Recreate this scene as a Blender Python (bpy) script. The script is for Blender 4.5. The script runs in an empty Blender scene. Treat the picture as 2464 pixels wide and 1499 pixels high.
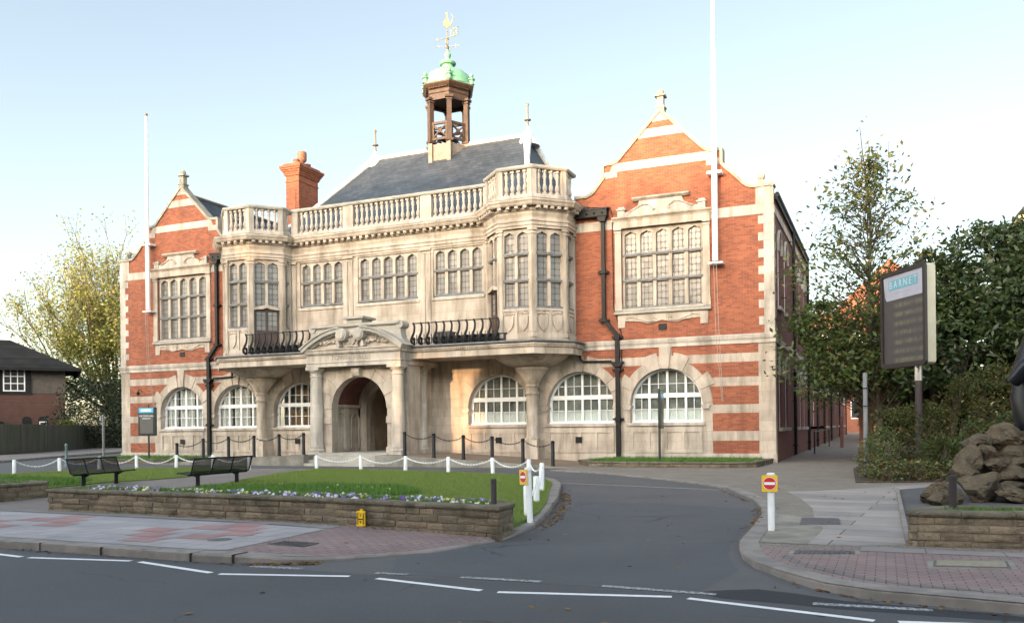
import bpy, bmesh, math, random
import numpy as np
from mathutils import Vector, Matrix
from mathutils.geometry import tessellate_polygon
R_ = math.radians
scene = bpy.context.scene
col = scene.collection

# ------------------------------------------------------------------ camera
cam_d = bpy.data.cameras.new("camera")
cam = bpy.data.objects.new("camera", cam_d); col.objects.link(cam)
cam_d.sensor_width = 36.0
cam_d.lens = 36.0 * 2064.92 / 2464.0
cam_d.shift_y = 0.1136
cam_d.clip_start = 0.1; cam_d.clip_end = 3000.0
cam.matrix_world = Matrix(((0.91709, 0.010176, 0.398551, 3.8051),
                           (0.398527, 0.004421, -0.917146, -33.8321),
                           (-0.011095, 0.999938, 0.0, 1.35),
                           (0, 0, 0, 1)))
scene.camera = cam
# ------------------------------------------------------------------ sky, sun, exposure
SUN_EL = 8.0
SUN_AZ = Vector((-0.22, -0.975, 0)).normalized()
world = bpy.data.worlds.new("World"); scene.world = world
world.use_nodes = True
wn = world.node_tree.nodes; wl = world.node_tree.links
bg = wn["Background"]
sky = wn.new("ShaderNodeTexSky"); sky.sky_type = 'NISHITA'; sky.sun_disc = False
sky.sun_elevation = R_(SUN_EL); sky.sun_rotation = R_(180 + 12.7)
sky.air_density = 1.0; sky.dust_density = 1.2; sky.ozone_density = 1.0
hs = wn.new("ShaderNodeHueSaturation"); hs.inputs['Saturation'].default_value = 0.66
wl.new(sky.outputs[0], hs.inputs['Color'])
# hazy evening sky: clearly brighter in the half where the low sun stands
tcw = wn.new("ShaderNodeTexCoord"); dt = wn.new("ShaderNodeVectorMath"); dt.operation = 'DOT_PRODUCT'
wl.new(tcw.outputs['Generated'], dt.inputs[0]); dt.inputs[1].default_value = tuple(SUN_AZ)
mr = wn.new("ShaderNodeMapRange"); mr.interpolation_type = 'SMOOTHSTEP'
mr.inputs[1].default_value = -0.35; mr.inputs[2].default_value = 0.75; mr.inputs[3].default_value = 0.84; mr.inputs[4].default_value = 2.6
wl.new(dt.outputs['Value'], mr.inputs[0])
sc_ = wn.new("ShaderNodeVectorMath"); sc_.operation = 'SCALE'
m2 = wn.new("ShaderNodeMath"); m2.operation = 'MULTIPLY_ADD'; wl.new(dt.outputs['Value'], m2.inputs[0]); m2.inputs[1].default_value = 0.27; m2.inputs[2].default_value = 1.0
m3 = wn.new("ShaderNodeMath"); m3.operation = 'MULTIPLY'; wl.new(mr.outputs[0], m3.inputs[0]); wl.new(m2.outputs[0], m3.inputs[1])
wl.new(hs.outputs[0], sc_.inputs[0]); wl.new(m3.outputs[0], sc_.inputs['Scale'])
mw = wn.new("ShaderNodeMapRange"); mw.interpolation_type = 'SMOOTHSTEP'; mw.inputs[1].default_value = -0.2; mw.inputs[2].default_value = 0.9; wl.new(dt.outputs['Value'], mw.inputs[0])
tw = wn.new("ShaderNodeMix"); tw.data_type = 'RGBA'; wl.new(mw.outputs[0], tw.inputs[0]); tw.inputs[6].default_value = (1, 1, 1, 1); tw.inputs[7].default_value = (1.09, 1.0, 0.89, 1)
tm = wn.new("ShaderNodeVectorMath"); tm.operation = 'MULTIPLY'; wl.new(sc_.outputs[0], tm.inputs[0]); wl.new(tw.outputs[2], tm.inputs[1]); wl.new(tm.outputs[0], bg.inputs[0]); bg.inputs[1].default_value = 0.15
sun_d = bpy.data.lights.new("sun", 'SUN'); sun_d.energy = 2.0; sun_d.angle = R_(0.6)
sun_d.color = (0.92, 0.56, 0.29)
sun = bpy.data.objects.new("sun", sun_d); col.objects.link(sun)
sv = Vector((SUN_AZ.x * math.cos(R_(SUN_EL)), SUN_AZ.y * math.cos(R_(SUN_EL)), math.sin(R_(SUN_EL))))
sun.rotation_euler = sv.to_track_quat('Z', 'Y').to_euler()
sun.location = (-20, -60, 40)
scene.view_settings.view_transform = 'Standard'
scene.view_settings.look = 'None'
scene.view_settings.exposure = 2.0
scene.view_settings.gamma = 1.0
scene.render.engine = 'CYCLES'
scene.cycles.max_bounces = 6
scene.cycles.transparent_max_bounces = 12
rnd = random.Random(7)

# ------------------------------------------------------------------ mesh builder
class MB:
    def __init__(s):
        s.v = []; s.f = []; s.mi = []; s.cur = 0; s.M = None
    def add(s, vs, fs):
        o = len(s.v)
        if s.M is not None:
            vs = [tuple(s.M @ Vector(v)) for v in vs]
        s.v += [tuple(v) for v in vs]
        for f in fs:
            s.f.append(tuple(i + o for i in f)); s.mi.append(s.cur)
    def box(s, x0, x1, y0, y1, z0, z1):
        vs = [(x0,y0,z0),(x1,y0,z0),(x1,y1,z0),(x0,y1,z0),(x0,y0,z1),(x1,y0,z1),(x1,y1,z1),(x0,y1,z1)]
        s.add(vs, [(0,3,2,1),(4,5,6,7),(0,1,5,4),(1,2,6,5),(2,3,7,6),(3,0,4,7)])
    def beam(s, p0, p1, w, h, up=(0,0,1)):
        p0 = Vector(p0); p1 = Vector(p1); d = (p1 - p0).normalized(); up = Vector(up)
        a = d.cross(up)
        if a.length < 1e-4: a = d.cross(Vector((1,0,0)))
        a.normalize(); b = a.cross(d)
        vs = []
        for p in (p0, p1):
            for i, j in ((-1,-1),(1,-1),(1,1),(-1,1)):
                vs.append(p + a*(i*w/2) + b*(j*h/2))
        s.add(vs, [(0,1,2,3),(7,6,5,4),(0,4,5,1),(1,5,6,2),(2,6,7,3),(3,7,4,0)])
    def prism(s, poly, a0, a1, axis='y', holes=()):
        def P(p, a):
            if axis == 'y': return (p[0], a, p[1])
            if axis == 'x': return (a, p[0], p[1])
            return (p[0], p[1], a)
        loops = [list(poly)] + [list(h) for h in holes]
        tris = tessellate_polygon([[Vector((p[0], p[1], 0)) for p in l] for l in loops]) if (holes or len(poly) > 4) else None
        flat = [p for l in loops for p in l]; n = len(flat)
        vs = [P(p, a0) for p in flat] + [P(p, a1) for p in flat]
        fs = []
        if tris is None:
            fs += [tuple(range(n)), tuple(range(2*n-1, n-1, -1))]
        else:
            for t in tris:
                fs.append(tuple(t)); fs.append(tuple(i + n for i in reversed(t)))
        o = 0
        for l in loops:
            m = len(l)
            for i in range(m):
                j = (i + 1) % m
                fs.append((o+i, o+j, o+j+n, o+i+n))
            o += m
        s.add(vs, fs)
    def lathe(s, prof, c=(0,0,0), n=20, a0=0.0, a1=2*math.pi, rot=0.0):
        full = abs(a1 - a0 - 2*math.pi) < 1e-6
        m = n if full else n + 1
        vs = []; fs = []
        for k in range(m):
            a = a0 + (a1 - a0) * k / n + rot
            for r, z in prof:
                vs.append((c[0] + r*math.cos(a), c[1] + r*math.sin(a), c[2] + z))
        q = len(prof)
        for k in range(n):
            k2 = (k + 1) % m
            for i in range(q - 1):
                fs.append((k*q+i, k2*q+i, k2*q+i+1, k*q+i+1))
        if prof[0][0] > 1e-6 and full: fs.append(tuple(k*q for k in range(m))[::-1])
        if prof[-1][0] > 1e-6 and full: fs.append(tuple(k*q+q-1 for k in range(m)))
        s.add(vs, fs)
    def tube(s, pts, r, n=8):
        pts = [Vector(p) for p in pts]
        rs = r if isinstance(r, (list, tuple)) else [r]*len(pts)
        vs = []; fs = []; prev = None
        for i, p in enumerate(pts):
            d = (pts[min(i+1, len(pts)-1)] - pts[max(i-1, 0)])
            d = d.normalized() if d.length > 1e-9 else Vector((0,0,1))
            if prev is None:
                a = d.cross(Vector((0,0,1)))
                if a.length < 1e-3: a = d.cross(Vector((1,0,0)))
            else:
                a = prev - d * prev.dot(d)
                if a.length < 1e-4: a = d.orthogonal()
            a.normalize(); prev = a; b = d.cross(a)
            for k in range(n):
                t = 2*math.pi*k/n
                vs.append(p + (a*math.cos(t) + b*math.sin(t))*rs[i])
        for i in range(len(pts)-1):
            for k in range(n):
                k2 = (k+1) % n
                fs.append((i*n+k, i*n+k2, (i+1)*n+k2, (i+1)*n+k))
        fs.append(tuple(range(n))[::-1]); fs.append(tuple((len(pts)-1)*n+k for k in range(n)))
        s.add(vs, fs)
    def sweep(s, path, prof, closed=False):
        """path: plan polyline; prof: closed (out, z) polygon, out = right-hand side of the path"""
        P = [Vector((p[0], p[1])) for p in path]; n = len(P); m = len(prof)
        vs = []; fs = []
        for i in range(n):
            def nrm(a, b):
                d = (b - a).normalized(); return Vector((d.y, -d.x))
            if closed: n1 = nrm(P[i-1], P[i]); n2 = nrm(P[i], P[(i+1) % n])
            else:
                n1 = nrm(P[i-1], P[i]) if i > 0 else nrm(P[0], P[1])
                n2 = nrm(P[i], P[i+1]) if i < n-1 else n1
            k = (n1 + n2); k = k / max(0.3, (1 + n1.dot(n2)))
            for o, z in prof:
                vs.append((P[i].x + k.x*o, P[i].y + k.y*o, z))
        for i in range(n if closed else n-1):
            i2 = (i+1) % n
            for j in range(m):
                j2 = (j+1) % m
                fs.append((i*m+j, i2*m+j, i2*m+j2, i*m+j2))
        if not closed:
            fs.append(tuple(range(m))); fs.append(tuple((n-1)*m + j for j in range(m))[::-1])
        s.add(vs, fs)
    def ribbon(s, path, t, y0, y1, t0=0.0):
        """band of thickness t outside (left of) an XZ polyline, extruded in y"""
        P = [Vector(p) for p in path]; out = []; inn = []
        for i in range(len(P)):
            a = P[max(i-1,0)]; b = P[min(i+1,len(P)-1)]
            n1 = (P[i]-a).normalized() if i > 0 else (b-P[i]).normalized()
            n2 = (b-P[i]).normalized() if i < len(P)-1 else n1
            q1 = Vector((-n1.y, n1.x)); q2 = Vector((-n2.y, n2.x))
            k = (q1+q2)/max(0.35, 1+q1.dot(q2))
            inn.append(P[i]+k*t0); out.append(P[i]+k*t)
        n = len(P); vs = []
        for y in (y0, y1):
            vs += [(p.x, y, p.y) for p in inn] + [(p.x, y, p.y) for p in out]
        fs = []
        for i in range(n-1):
            fs += [(i,i+1,n+i+1,n+i),(2*n+i,3*n+i,3*n+i+1,2*n+i+1),(i,2*n+i,2*n+i+1,i+1),(n+i,n+i+1,3*n+i+1,3*n+i)]
        fs += [(0,n,3*n,2*n),(n-1,3*n-1,4*n-1,2*n-1)]
        s.add(vs, fs)
    def ball(s, c, r, n=10, sc=(1,1,1)):
        m = max(4, n//2); vs = []; fs = []
        for i in range(m+1):
            th = math.pi*i/m
            for k in range(n):
                a = 2*math.pi*k/n
                vs.append((c[0]+r*sc[0]*math.sin(th)*math.cos(a), c[1]+r*sc[1]*math.sin(th)*math.sin(a), c[2]+r*sc[2]*math.cos(th)))
        for i in range(m):
            for k in range(n):
                k2=(k+1)%n
                if i == 0: fs.append((k, n+k, n+k2))
                elif i == m-1: fs.append((i*n+k, (i+1)*n+k, i*n+k2))
                else: fs.append((i*n+k,(i+1)*n+k,(i+1)*n+k2,i*n+k2))
        s.add(vs, fs)
    def build(s, name, mats, parent=None, smooth=0, recalc=True):
        me = bpy.data.meshes.new(name)
        me.from_pydata(s.v, [], s.f)
        ms = mats if isinstance(mats, (list, tuple)) else [mats]
        for m in ms: me.materials.append(m)
        if len(ms) > 1: me.polygons.foreach_set('material_index', s.mi)
        if recalc:
            b = bmesh.new(); b.from_mesh(me)
            bmesh.ops.recalc_face_normals(b, faces=b.faces); b.to_mesh(me); b.free()
        if smooth:
            me.polygons.foreach_set('use_smooth', [True]*len(me.polygons))
            me.set_sharp_from_angle(angle=R_(smooth))
        me.update()
        o = bpy.data.objects.new(name, me); col.objects.link(o)
        if parent is not None: o.parent = parent
        return o

def tag(o, label=None, cat=None, group=None, kind=None):
    if label: o['label'] = label
    if cat: o['category'] = cat
    if group: o['group'] = group
    if kind: o['kind'] = kind
    return o
def empty(name, loc=(0,0,0), label=None, cat=None, group=None, rz=0.0):
    o = bpy.data.objects.new(name, None); col.objects.link(o)
    o.empty_display_size = 0.3
    o.location = loc; o.rotation_euler = (0,0,rz)
    return tag(o, label, cat, group)
def copy_tree(o, parent=None):
    c = o.copy(); col.objects.link(c)
    if parent is not None: c.parent = parent
    for ch in list(o.children): copy_tree(ch, c)
    return c
def text_mesh(txt, size, depth, mat, name, parent, M, font_scale_x=1.0, align='CENTER'):
    cu = bpy.data.curves.new(name, 'FONT'); cu.body = txt; cu.size = size; cu.extrude = depth
    cu.align_x = align; cu.align_y = 'CENTER'; cu.resolution_u = 3
    t = bpy.data.objects.new(name+'_tmp', cu); col.objects.link(t)
    bpy.context.view_layer.update()
    me = bpy.data.meshes.new_from_object(t.evaluated_get(bpy.context.evaluated_depsgraph_get()))
    bpy.data.objects.remove(t); bpy.data.curves.remove(cu)
    me.transform(Matrix.Diagonal((font_scale_x,1,1,1))); me.transform(M); me.materials.clear(); me.materials.append(mat); me.name = name
    o = bpy.data.objects.new(name, me); col.objects.link(o)
    if parent is not None: o.parent = parent
    return o
FRONT = Matrix(((1,0,0,0),(0,0,-1,0),(0,1,0,0),(0,0,0,1)))     # text lying in XY -> standing, facing -Y
def arc(cx, cz, r, a0, a1, n):
    return [(cx + r*math.cos(R_(a0+(a1-a0)*i/n)), cz + r*math.sin(R_(a0+(a1-a0)*i/n))) for i in range(n+1)]

# ------------------------------------------------------------------ materials
def new_mat(name):
    m = bpy.data.materials.new(name); m.use_nodes = True
    nt = m.node_tree; return m, nt, nt.nodes["Principled BSDF"]
def N(nt, t, **kw):
    n = nt.nodes.new(t)
    for k, v in kw.items(): setattr(n, k, v)
    return n
def math_(nt, op, a, b=None, c=None):
    n = nt.nodes.new('ShaderNodeMath'); n.operation = op
    for i, x in enumerate((a, b, c)):
        if x is None: continue
        if isinstance(x, (int, float)): n.inputs[i].default_value = x
        else: nt.links.new(x, n.inputs[i])
    return n.outputs[0]
def mixc(nt, fac, a, b, mode='MIX'):
    n = nt.nodes.new('ShaderNodeMix'); n.data_type = 'RGBA'; n.blend_type = mode
    for i, x in ((0, fac), (6, a), (7, b)):
        if isinstance(x, (int, float)): n.inputs[i].default_value = x
        elif isinstance(x, tuple): n.inputs[i].default_value = (*x[:3], 1)
        else: nt.links.new(x, n.inputs[i])
    return n.outputs[2]
def noise(nt, vec, scale, detail=4, rough=0.55):
    n = nt.nodes.new('ShaderNodeTexNoise'); n.inputs['Scale'].default_value = scale
    n.inputs['Detail'].default_value = detail; n.inputs['Roughness'].default_value = rough
    nt.links.new(vec, n.inputs['Vector']); return n.outputs['Fac']
def ramp(nt, fac, lo, hi):
    n = nt.nodes.new('ShaderNodeMapRange'); n.clamp = True
    n.inputs[1].default_value = lo; n.inputs[2].default_value = hi
    nt.links.new(fac, n.inputs[0]); return n.outputs[0]
def objvec(nt): return N(nt, 'ShaderNodeTexCoord').outputs['Object']
def scaled(nt, vec, s):
    m = N(nt, 'ShaderNodeMapping'); m.inputs['Scale'].default_value = s
    nt.links.new(vec, m.inputs['Vector']); return m.outputs['Vector']
def bump(nt, bsdf, h, strength, dist=0.02):
    b = N(nt, 'ShaderNodeBump'); b.inputs['Strength'].default_value = strength
    b.inputs['Distance'].default_value = dist
    nt.links.new(h, b.inputs['Height']); nt.links.new(b.outputs[0], bsdf.inputs['Normal'])
def plain(name, c1, c2=None, scale=3.0, rough=0.7, fine=40.0, bstr=0.15, metal=0.0, spec=0.5, lo=.35, hi=.65):
    m, nt, b = new_mat(name); v = objvec(nt)
    c2 = c2 or tuple(x*0.75 for x in c1)
    f = ramp(nt, noise(nt, v, scale, 5), lo, hi)
    nt.links.new(mixc(nt, f, c1, c2), b.inputs['Base Color'])
    b.inputs['Roughness'].default_value = rough; b.inputs['Metallic'].default_value = metal
    b.inputs['Specular IOR Level'].default_value = spec
    if bstr: bump(nt, b, noise(nt, v, fine, 3), bstr, 0.01)
    return m
def wallvec(nt):
    """(along-wall, height) coordinates whichever way the wall faces"""
    v = objvec(nt); sp = N(nt, 'ShaderNodeSeparateXYZ'); nt.links.new(v, sp.inputs[0])
    g = N(nt, 'ShaderNodeNewGeometry'); sn = N(nt, 'ShaderNodeSeparateXYZ'); nt.links.new(g.outputs['Normal'], sn.inputs[0])
    ax = math_(nt, 'ABSOLUTE', sn.outputs[0]); t = math_(nt, 'GREATER_THAN', ax, 0.75)
    h = N(nt, 'ShaderNodeMix'); h.data_type = 'FLOAT'
    nt.links.new(t, h.inputs[0]); nt.links.new(sp.outputs[0], h.inputs[2]); nt.links.new(sp.outputs[1], h.inputs[3])
    c = N(nt, 'ShaderNodeCombineXYZ'); nt.links.new(h.outputs[0], c.inputs[0]); nt.links.new(sp.outputs[2], c.inputs[1])
    return v, c.outputs[0]
def masonry(name, c1, c2, cm, bw, bh, mortar, rough=0.85, stain=None, stain_amt=0.5, bstr=0.4, sq=False, lo=.52, hi=.72, ground=False, var=(1.12,.85)):
    m, nt, b = new_mat(name)
    if ground:
        v = objvec(nt); w = v
    else: v, w = wallvec(nt)
    t = N(nt, 'ShaderNodeTexBrick'); nt.links.new(w, t.inputs['Vector'])
    t.inputs['Color1'].default_value = (*c1, 1); t.inputs['Color2'].default_value = (*c2, 1); t.inputs['Mortar'].default_value = (*cm, 1)
    t.inputs['Scale'].default_value = 1.0; t.inputs['Mortar Size'].default_value = mortar; t.inputs['Mortar Smooth'].default_value = 0.2
    t.inputs['Brick Width'].default_value = bw; t.inputs['Row Height'].default_value = bh; t.inputs['Bias'].default_value = -0.1
    cur = t.outputs['Color']
    f = ramp(nt, noise(nt, v, 1.3, 5), .3, .7)
    cur = mixc(nt, 1.0, cur, mixc(nt, f, (var[0],)*3, (var[1],)*3), 'MULTIPLY')
    if stain:
        s1 = noise(nt, scaled(nt, v, (2.2, 2.2, 0.35)), 1.0, 6, .65)
        f2 = math_(nt, 'MULTIPLY', ramp(nt, s1, lo, hi), stain_amt)
        cur = mixc(nt, f2, cur, stain)
    nt.links.new(cur, b.inputs['Base Color']); b.inputs['Roughness'].default_value = rough
    b.inputs['Specular IOR Level'].default_value = 0.25
    hgt = math_(nt, 'ADD', math_(nt, 'MULTIPLY', t.outputs['Fac'], -1.0), math_(nt, 'MULTIPLY', noise(nt, v, 45, 3), 0.35))
    bump(nt, b, hgt, bstr, 0.008)
    return m
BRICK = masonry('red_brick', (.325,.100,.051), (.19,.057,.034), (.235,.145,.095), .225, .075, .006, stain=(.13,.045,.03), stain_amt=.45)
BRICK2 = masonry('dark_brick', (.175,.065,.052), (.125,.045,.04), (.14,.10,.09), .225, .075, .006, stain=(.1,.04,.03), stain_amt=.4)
STONE = masonry('ashlar_stone', (.505,.427,.35), (.405,.338,.275), (.25,.205,.155), .95, .38, .004, stain=(.20,.168,.125), stain_amt=.85, bstr=.25, lo=.44, hi=.68, var=(1.14,.80))
STONE2 = masonry('carved_stone', (.505,.427,.35), (.435,.365,.298), (.37,.31,.245), 1.9, .47, .002, stain=(.20,.168,.125), stain_amt=.85, bstr=.25, lo=.45, hi=.68, var=(1.14,.80))
STONEW = masonry('pale_stone', (.51,.45,.385), (.43,.377,.32), (.34,.30,.25), 1.1, .36, .002, stain=(.22,.195,.16), stain_amt=.85, bstr=.25, lo=.45, hi=.66, var=(1.13,.80))
STONEG = plain('weathered_stone', (.27,.255,.225), (.40,.365,.31), 1.6, .9, 35, .35)
LEADD = plain('lead_flashing', (.10,.105,.11), (.16,.165,.17), 5, .6, 30, .2)
LEADW = plain('white_lead', (.70,.69,.66), (.52,.52,.51), 2.0, .45, 20, .15)
LEADP = plain('lead_panel', (.19,.155,.125), (.13,.105,.085), 3.0, .6, 20, .15)
WHITE = plain('white_paint', (.80,.80,.80), (.70,.70,.69), 4, .4, 30, .05)
BLACK = plain('black_iron', (.006,.0065,.007), (.011,.011,.012), 5, .5, 40, .1, spec=.25)
OAK = plain('dark_timber', (.062,.034,.021), (.036,.02,.012), 4, .65, 30, .3)
DOORW = plain('door_timber', (.07,.035,.022), (.04,.02,.013), 4, .5, 30, .2)
COPPER = plain('green_copper', (.14,.32,.205), (.10,.25,.165), 3.5, .6, 30, .1)
GILT = plain('gilded_metal', (.17,.15,.09), (.12,.125,.085), 6, .45, 30, .1, metal=.3)
POT = plain('terracotta', (.27,.115,.07), (.2,.085,.05), 4, .7, 30, .1)
def slate_mat(name, c1, c2, cm, bw=.32, bh=.2, rough=.55, spec=.4):
    m, nt, b = new_mat(name); v = objvec(nt)
    # rows along the slope: use height for rows, mixed x+y along
    sp = N(nt, 'ShaderNodeSeparateXYZ'); nt.links.new(v, sp.inputs[0])
    g = N(nt, 'ShaderNodeNewGeometry'); sn = N(nt, 'ShaderNodeSeparateXYZ'); nt.links.new(g.outputs['Normal'], sn.inputs[0])
    t_ = math_(nt, 'GREATER_THAN', math_(nt, 'ABSOLUTE', sn.outputs[0]), math_(nt, 'ABSOLUTE', sn.outputs[1]))
    h = N(nt, 'ShaderNodeMix'); h.data_type = 'FLOAT'
    nt.links.new(t_, h.inputs[0]); nt.links.new(sp.outputs[0], h.inputs[2]); nt.links.new(sp.outputs[1], h.inputs[3])
    c = N(nt, 'ShaderNodeCombineXYZ'); nt.links.new(h.outputs[0], c.inputs[0]); nt.links.new(sp.outputs[2], c.inputs[1])
    t = N(nt, 'ShaderNodeTexBrick'); nt.links.new(c.outputs[0], t.inputs['Vector'])
    t.inputs['Color1'].default_value = (*c1,1); t.inputs['Color2'].default_value = (*c2,1); t.inputs['Mortar'].default_value = (*cm,1)
    t.inputs['Scale'].default_value = 1; t.inputs['Mortar Size'].default_value = .008; t.inputs['Brick Width'].default_value = bw; t.inputs['Row Height'].default_value = bh
    f = ramp(nt, noise(nt, v, .9, 5), .35, .65)
    cur = mixc(nt, 1.0, t.outputs['Color'], mixc(nt, f, (1.25,1.25,1.2), (.8,.85,.8)), 'MULTIPLY')
    nt.links.new(cur, b.inputs['Base Color']); b.inputs['Roughness'].default_value = rough; b.inputs['Specular IOR Level'].default_value = spec
    # each course tilts up towards its lower edge
    saw = math_(nt, 'FRACT', math_(nt, 'DIVIDE', sp.outputs[2], bh))
    bump(nt, b, math_(nt, 'ADD', math_(nt, 'MULTIPLY', saw, -1.0), math_(nt,'MULTIPLY', t.outputs['Fac'], -.5)), .5, .03)
    return m
SLATE = slate_mat('blue_slate', (.046,.056,.074), (.028,.036,.050), (.012,.014,.018))
TILE = slate_mat('dark_roof_tile', (.026,.025,.026), (.018,.018,.02), (.01,.01,.011), rough=.95, spec=.08)
def leaded(name, base, line, sx=.175, sz=.25, rough=.28):
    m, nt, b = new_mat(name); v, w = wallvec(nt)
    sp = N(nt, 'ShaderNodeSeparateXYZ'); nt.links.new(w, sp.inputs[0])
    x = math_(nt, 'DIVIDE', sp.outputs[0], sx); z = math_(nt, 'DIVIDE', sp.outputs[1], sz)
    fx = math_(nt, 'ABSOLUTE', math_(nt, 'SUBTRACT', math_(nt, 'FRACT', x), .5))
    fz = math_(nt, 'ABSOLUTE', math_(nt, 'SUBTRACT', math_(nt, 'FRACT', z), .5))
    # octagons: edge lines + cut corners
    l1 = math_(nt, 'GREATER_THAN', fx, .435); l2 = math_(nt, 'GREATER_THAN', fz, .455)
    dg = math_(nt, 'ABSOLUTE', math_(nt, 'SUBTRACT', math_(nt, 'ADD', fx, fz), .74))
    l3 = math_(nt, 'LESS_THAN', dg, .045)
    ln = math_(nt, 'MINIMUM', math_(nt, 'ADD', math_(nt, 'ADD', l1, l2), l3), 1.0)
    cell = N(nt, 'ShaderNodeTexWhiteNoise'); cell.noise_dimensions = '2D'
    cc = N(nt, 'ShaderNodeCombineXYZ'); nt.links.new(math_(nt, 'FLOOR', x), cc.inputs[0]); nt.links.new(math_(nt, 'FLOOR', z), cc.inputs[1])
    nt.links.new(cc.outputs[0], cell.inputs['Vector'])
    pc = N(nt, 'ShaderNodeTexWhiteNoise'); pc.noise_dimensions = '2D'; pcc = N(nt, 'ShaderNodeCombineXYZ'); nt.links.new(math_(nt, 'FLOOR', math_(nt, 'DIVIDE', sp.outputs[0], .63)), pcc.inputs[0]); nt.links.new(math_(nt, 'FLOOR', math_(nt, 'DIVIDE', sp.outputs[1], 1.05)), pcc.inputs[1]); nt.links.new(pcc.outputs[0], pc.inputs['Vector'])
    big = math_(nt, 'ADD', math_(nt, 'MULTIPLY', ramp(nt, noise(nt, v, 1.1, 3), .35, .65), .4), math_(nt, 'MULTIPLY', pc.outputs['Value'], .6))
    f = math_(nt, 'ADD', math_(nt, 'MULTIPLY', cell.outputs['Value'], .5), math_(nt, 'MULTIPLY', big, .5))
    cur = mixc(nt, f, tuple(x_*1.15 for x_ in base), tuple(x_*.42 for x_ in base))
    cur = mixc(nt, math_(nt, 'MULTIPLY', ln, .85), cur, line)
    nt.links.new(cur, b.inputs['Base Color'])
    nt.links.new(math_(nt, 'ADD', math_(nt, 'MULTIPLY', ln, .4), rough), b.inputs['Roughness'])
    b.inputs['Specular IOR Level'].default_value = .6
    nb = noise(nt, v, 9, 2)
    tx = math_(nt, 'MULTIPLY', math_(nt, 'SUBTRACT', math_(nt, 'FRACT', x), .5), math_(nt, 'SUBTRACT', cell.outputs['Value'], .5))
    bump(nt, b, math_(nt, 'ADD', math_(nt, 'MULTIPLY', tx, 2.4), nb), .30, .02)
    return m
LGLASS = leaded('leaded_glass', (.195,.187,.175), (.045,.042,.04))
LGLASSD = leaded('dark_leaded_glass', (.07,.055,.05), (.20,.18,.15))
def clear_glass(name):
    m, nt, b = new_mat(name); out = nt.nodes['Material Output']
    nt.nodes.remove(b)
    tr = N(nt, 'ShaderNodeBsdfTransparent'); tr.inputs[0].default_value = (.93,.95,.94,1)
    gl = N(nt, 'ShaderNodeBsdfGlossy'); gl.inputs['Roughness'].default_value = .02
    gm = N(nt, 'ShaderNodeNewGeometry'); dp = N(nt, 'ShaderNodeVectorMath'); dp.operation = 'DOT_PRODUCT'; nt.links.new(gm.outputs['Normal'], dp.inputs[0]); nt.links.new(gm.outputs['Incoming'], dp.inputs[1])
    sch = math_(nt, 'MULTIPLY_ADD', math_(nt, 'POWER', math_(nt, 'SUBTRACT', 1.0, math_(nt, 'ABSOLUTE', dp.outputs['Value'])), 5.0), .9, .04)
    v = objvec(nt); bp = N(nt, 'ShaderNodeBump'); bp.inputs['Strength'].default_value = .05; bp.inputs['Distance'].default_value = .05
    nt.links.new(noise(nt, v, 2.5, 1), bp.inputs['Height']); nt.links.new(bp.outputs[0], gl.inputs['Normal'])
    mx = N(nt, 'ShaderNodeMixShader'); nt.links.new(math_(nt, 'ADD', sch, .05), mx.inputs[0])
    nt.links.new(tr.outputs[0], mx.inputs[1]); nt.links.new(gl.outputs[0], mx.inputs[2]); nt.links.new(mx.outputs[0], out.inputs[0])
    return m
GLASS = clear_glass('window_glass')
DARKIN = plain('dim_interior', (.42,.40,.34), (.20,.19,.165), 1.0, .9, 10, 0)
BLIND = plain('white_blind', (.80,.82,.78), (.72,.74,.70), 3.0, .8, 30, 0)
CURTAIN = plain('cream_curtain', (.78,.74,.68), (.52,.49,.45), 9.0, .9, 30, 0)
# ================================================================== TOWN HALL
COPE = plain('weathered_coping', (.36,.325,.265), (.20,.185,.15), 1.8, .9, 35, .3)
XC = -16.83
MIR = Matrix(((-1,0,0,2*XC),(0,1,0,0),(0,0,1,0),(0,0,0,1)))
hall = empty('town_hall', (XC, 0, 0), 'red brick and pale stone town hall with striped gabled wings and a copper topped belfry', 'town hall')
def hpart(mb, name, mat, parent=None, smooth=0):
    o = mb.build(name, mat, None, smooth)
    p = parent or hall
    o.parent = p
    o.matrix_parent_inverse = Matrix.Translation((-XC, 0, 0)) if p is hall else Matrix.Identity(4)
    return o
AX, AZ, AR = -4.2, 2.2, 1.47           # arched window: centre, springing height, opening radius
AXS = [-4.2, -7.80, -11.52]              # the three arched windows of the right half
def mx(x, m): return 2*XC - x if m else x
GABLE = [(-7.95,10.82),(-7.4,10.82),(-7.22,10.88),(-7.05,11.02),(-6.6,11.57),(-6.66,11.6),(-6.66,12.03),(-6.24,12.05),(-6.1,12.1),(-5.98,12.2),(-4.31,13.9),
         (-2.64,12.2),(-2.52,12.1),(-2.38,12.05),(-1.96,12.03),(-1.96,11.6),(-2.02,11.57),(-1.15,10.66),(-1.0,10.53),(-.85,10.46),(-.66,10.44),(-.06,10.46),(0,10.4)]
def arch_hole(cx, r=AR, zs=AZ, zb=1.45, n=24):
    return [(cx-r, zb), (cx+r, zb)] + arc(cx, zs, r, 0, 180, n)
def rect(x0, x1, z0, z1): return [(x0,z0),(x1,z0),(x1,z1),(x0,z1)]

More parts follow.
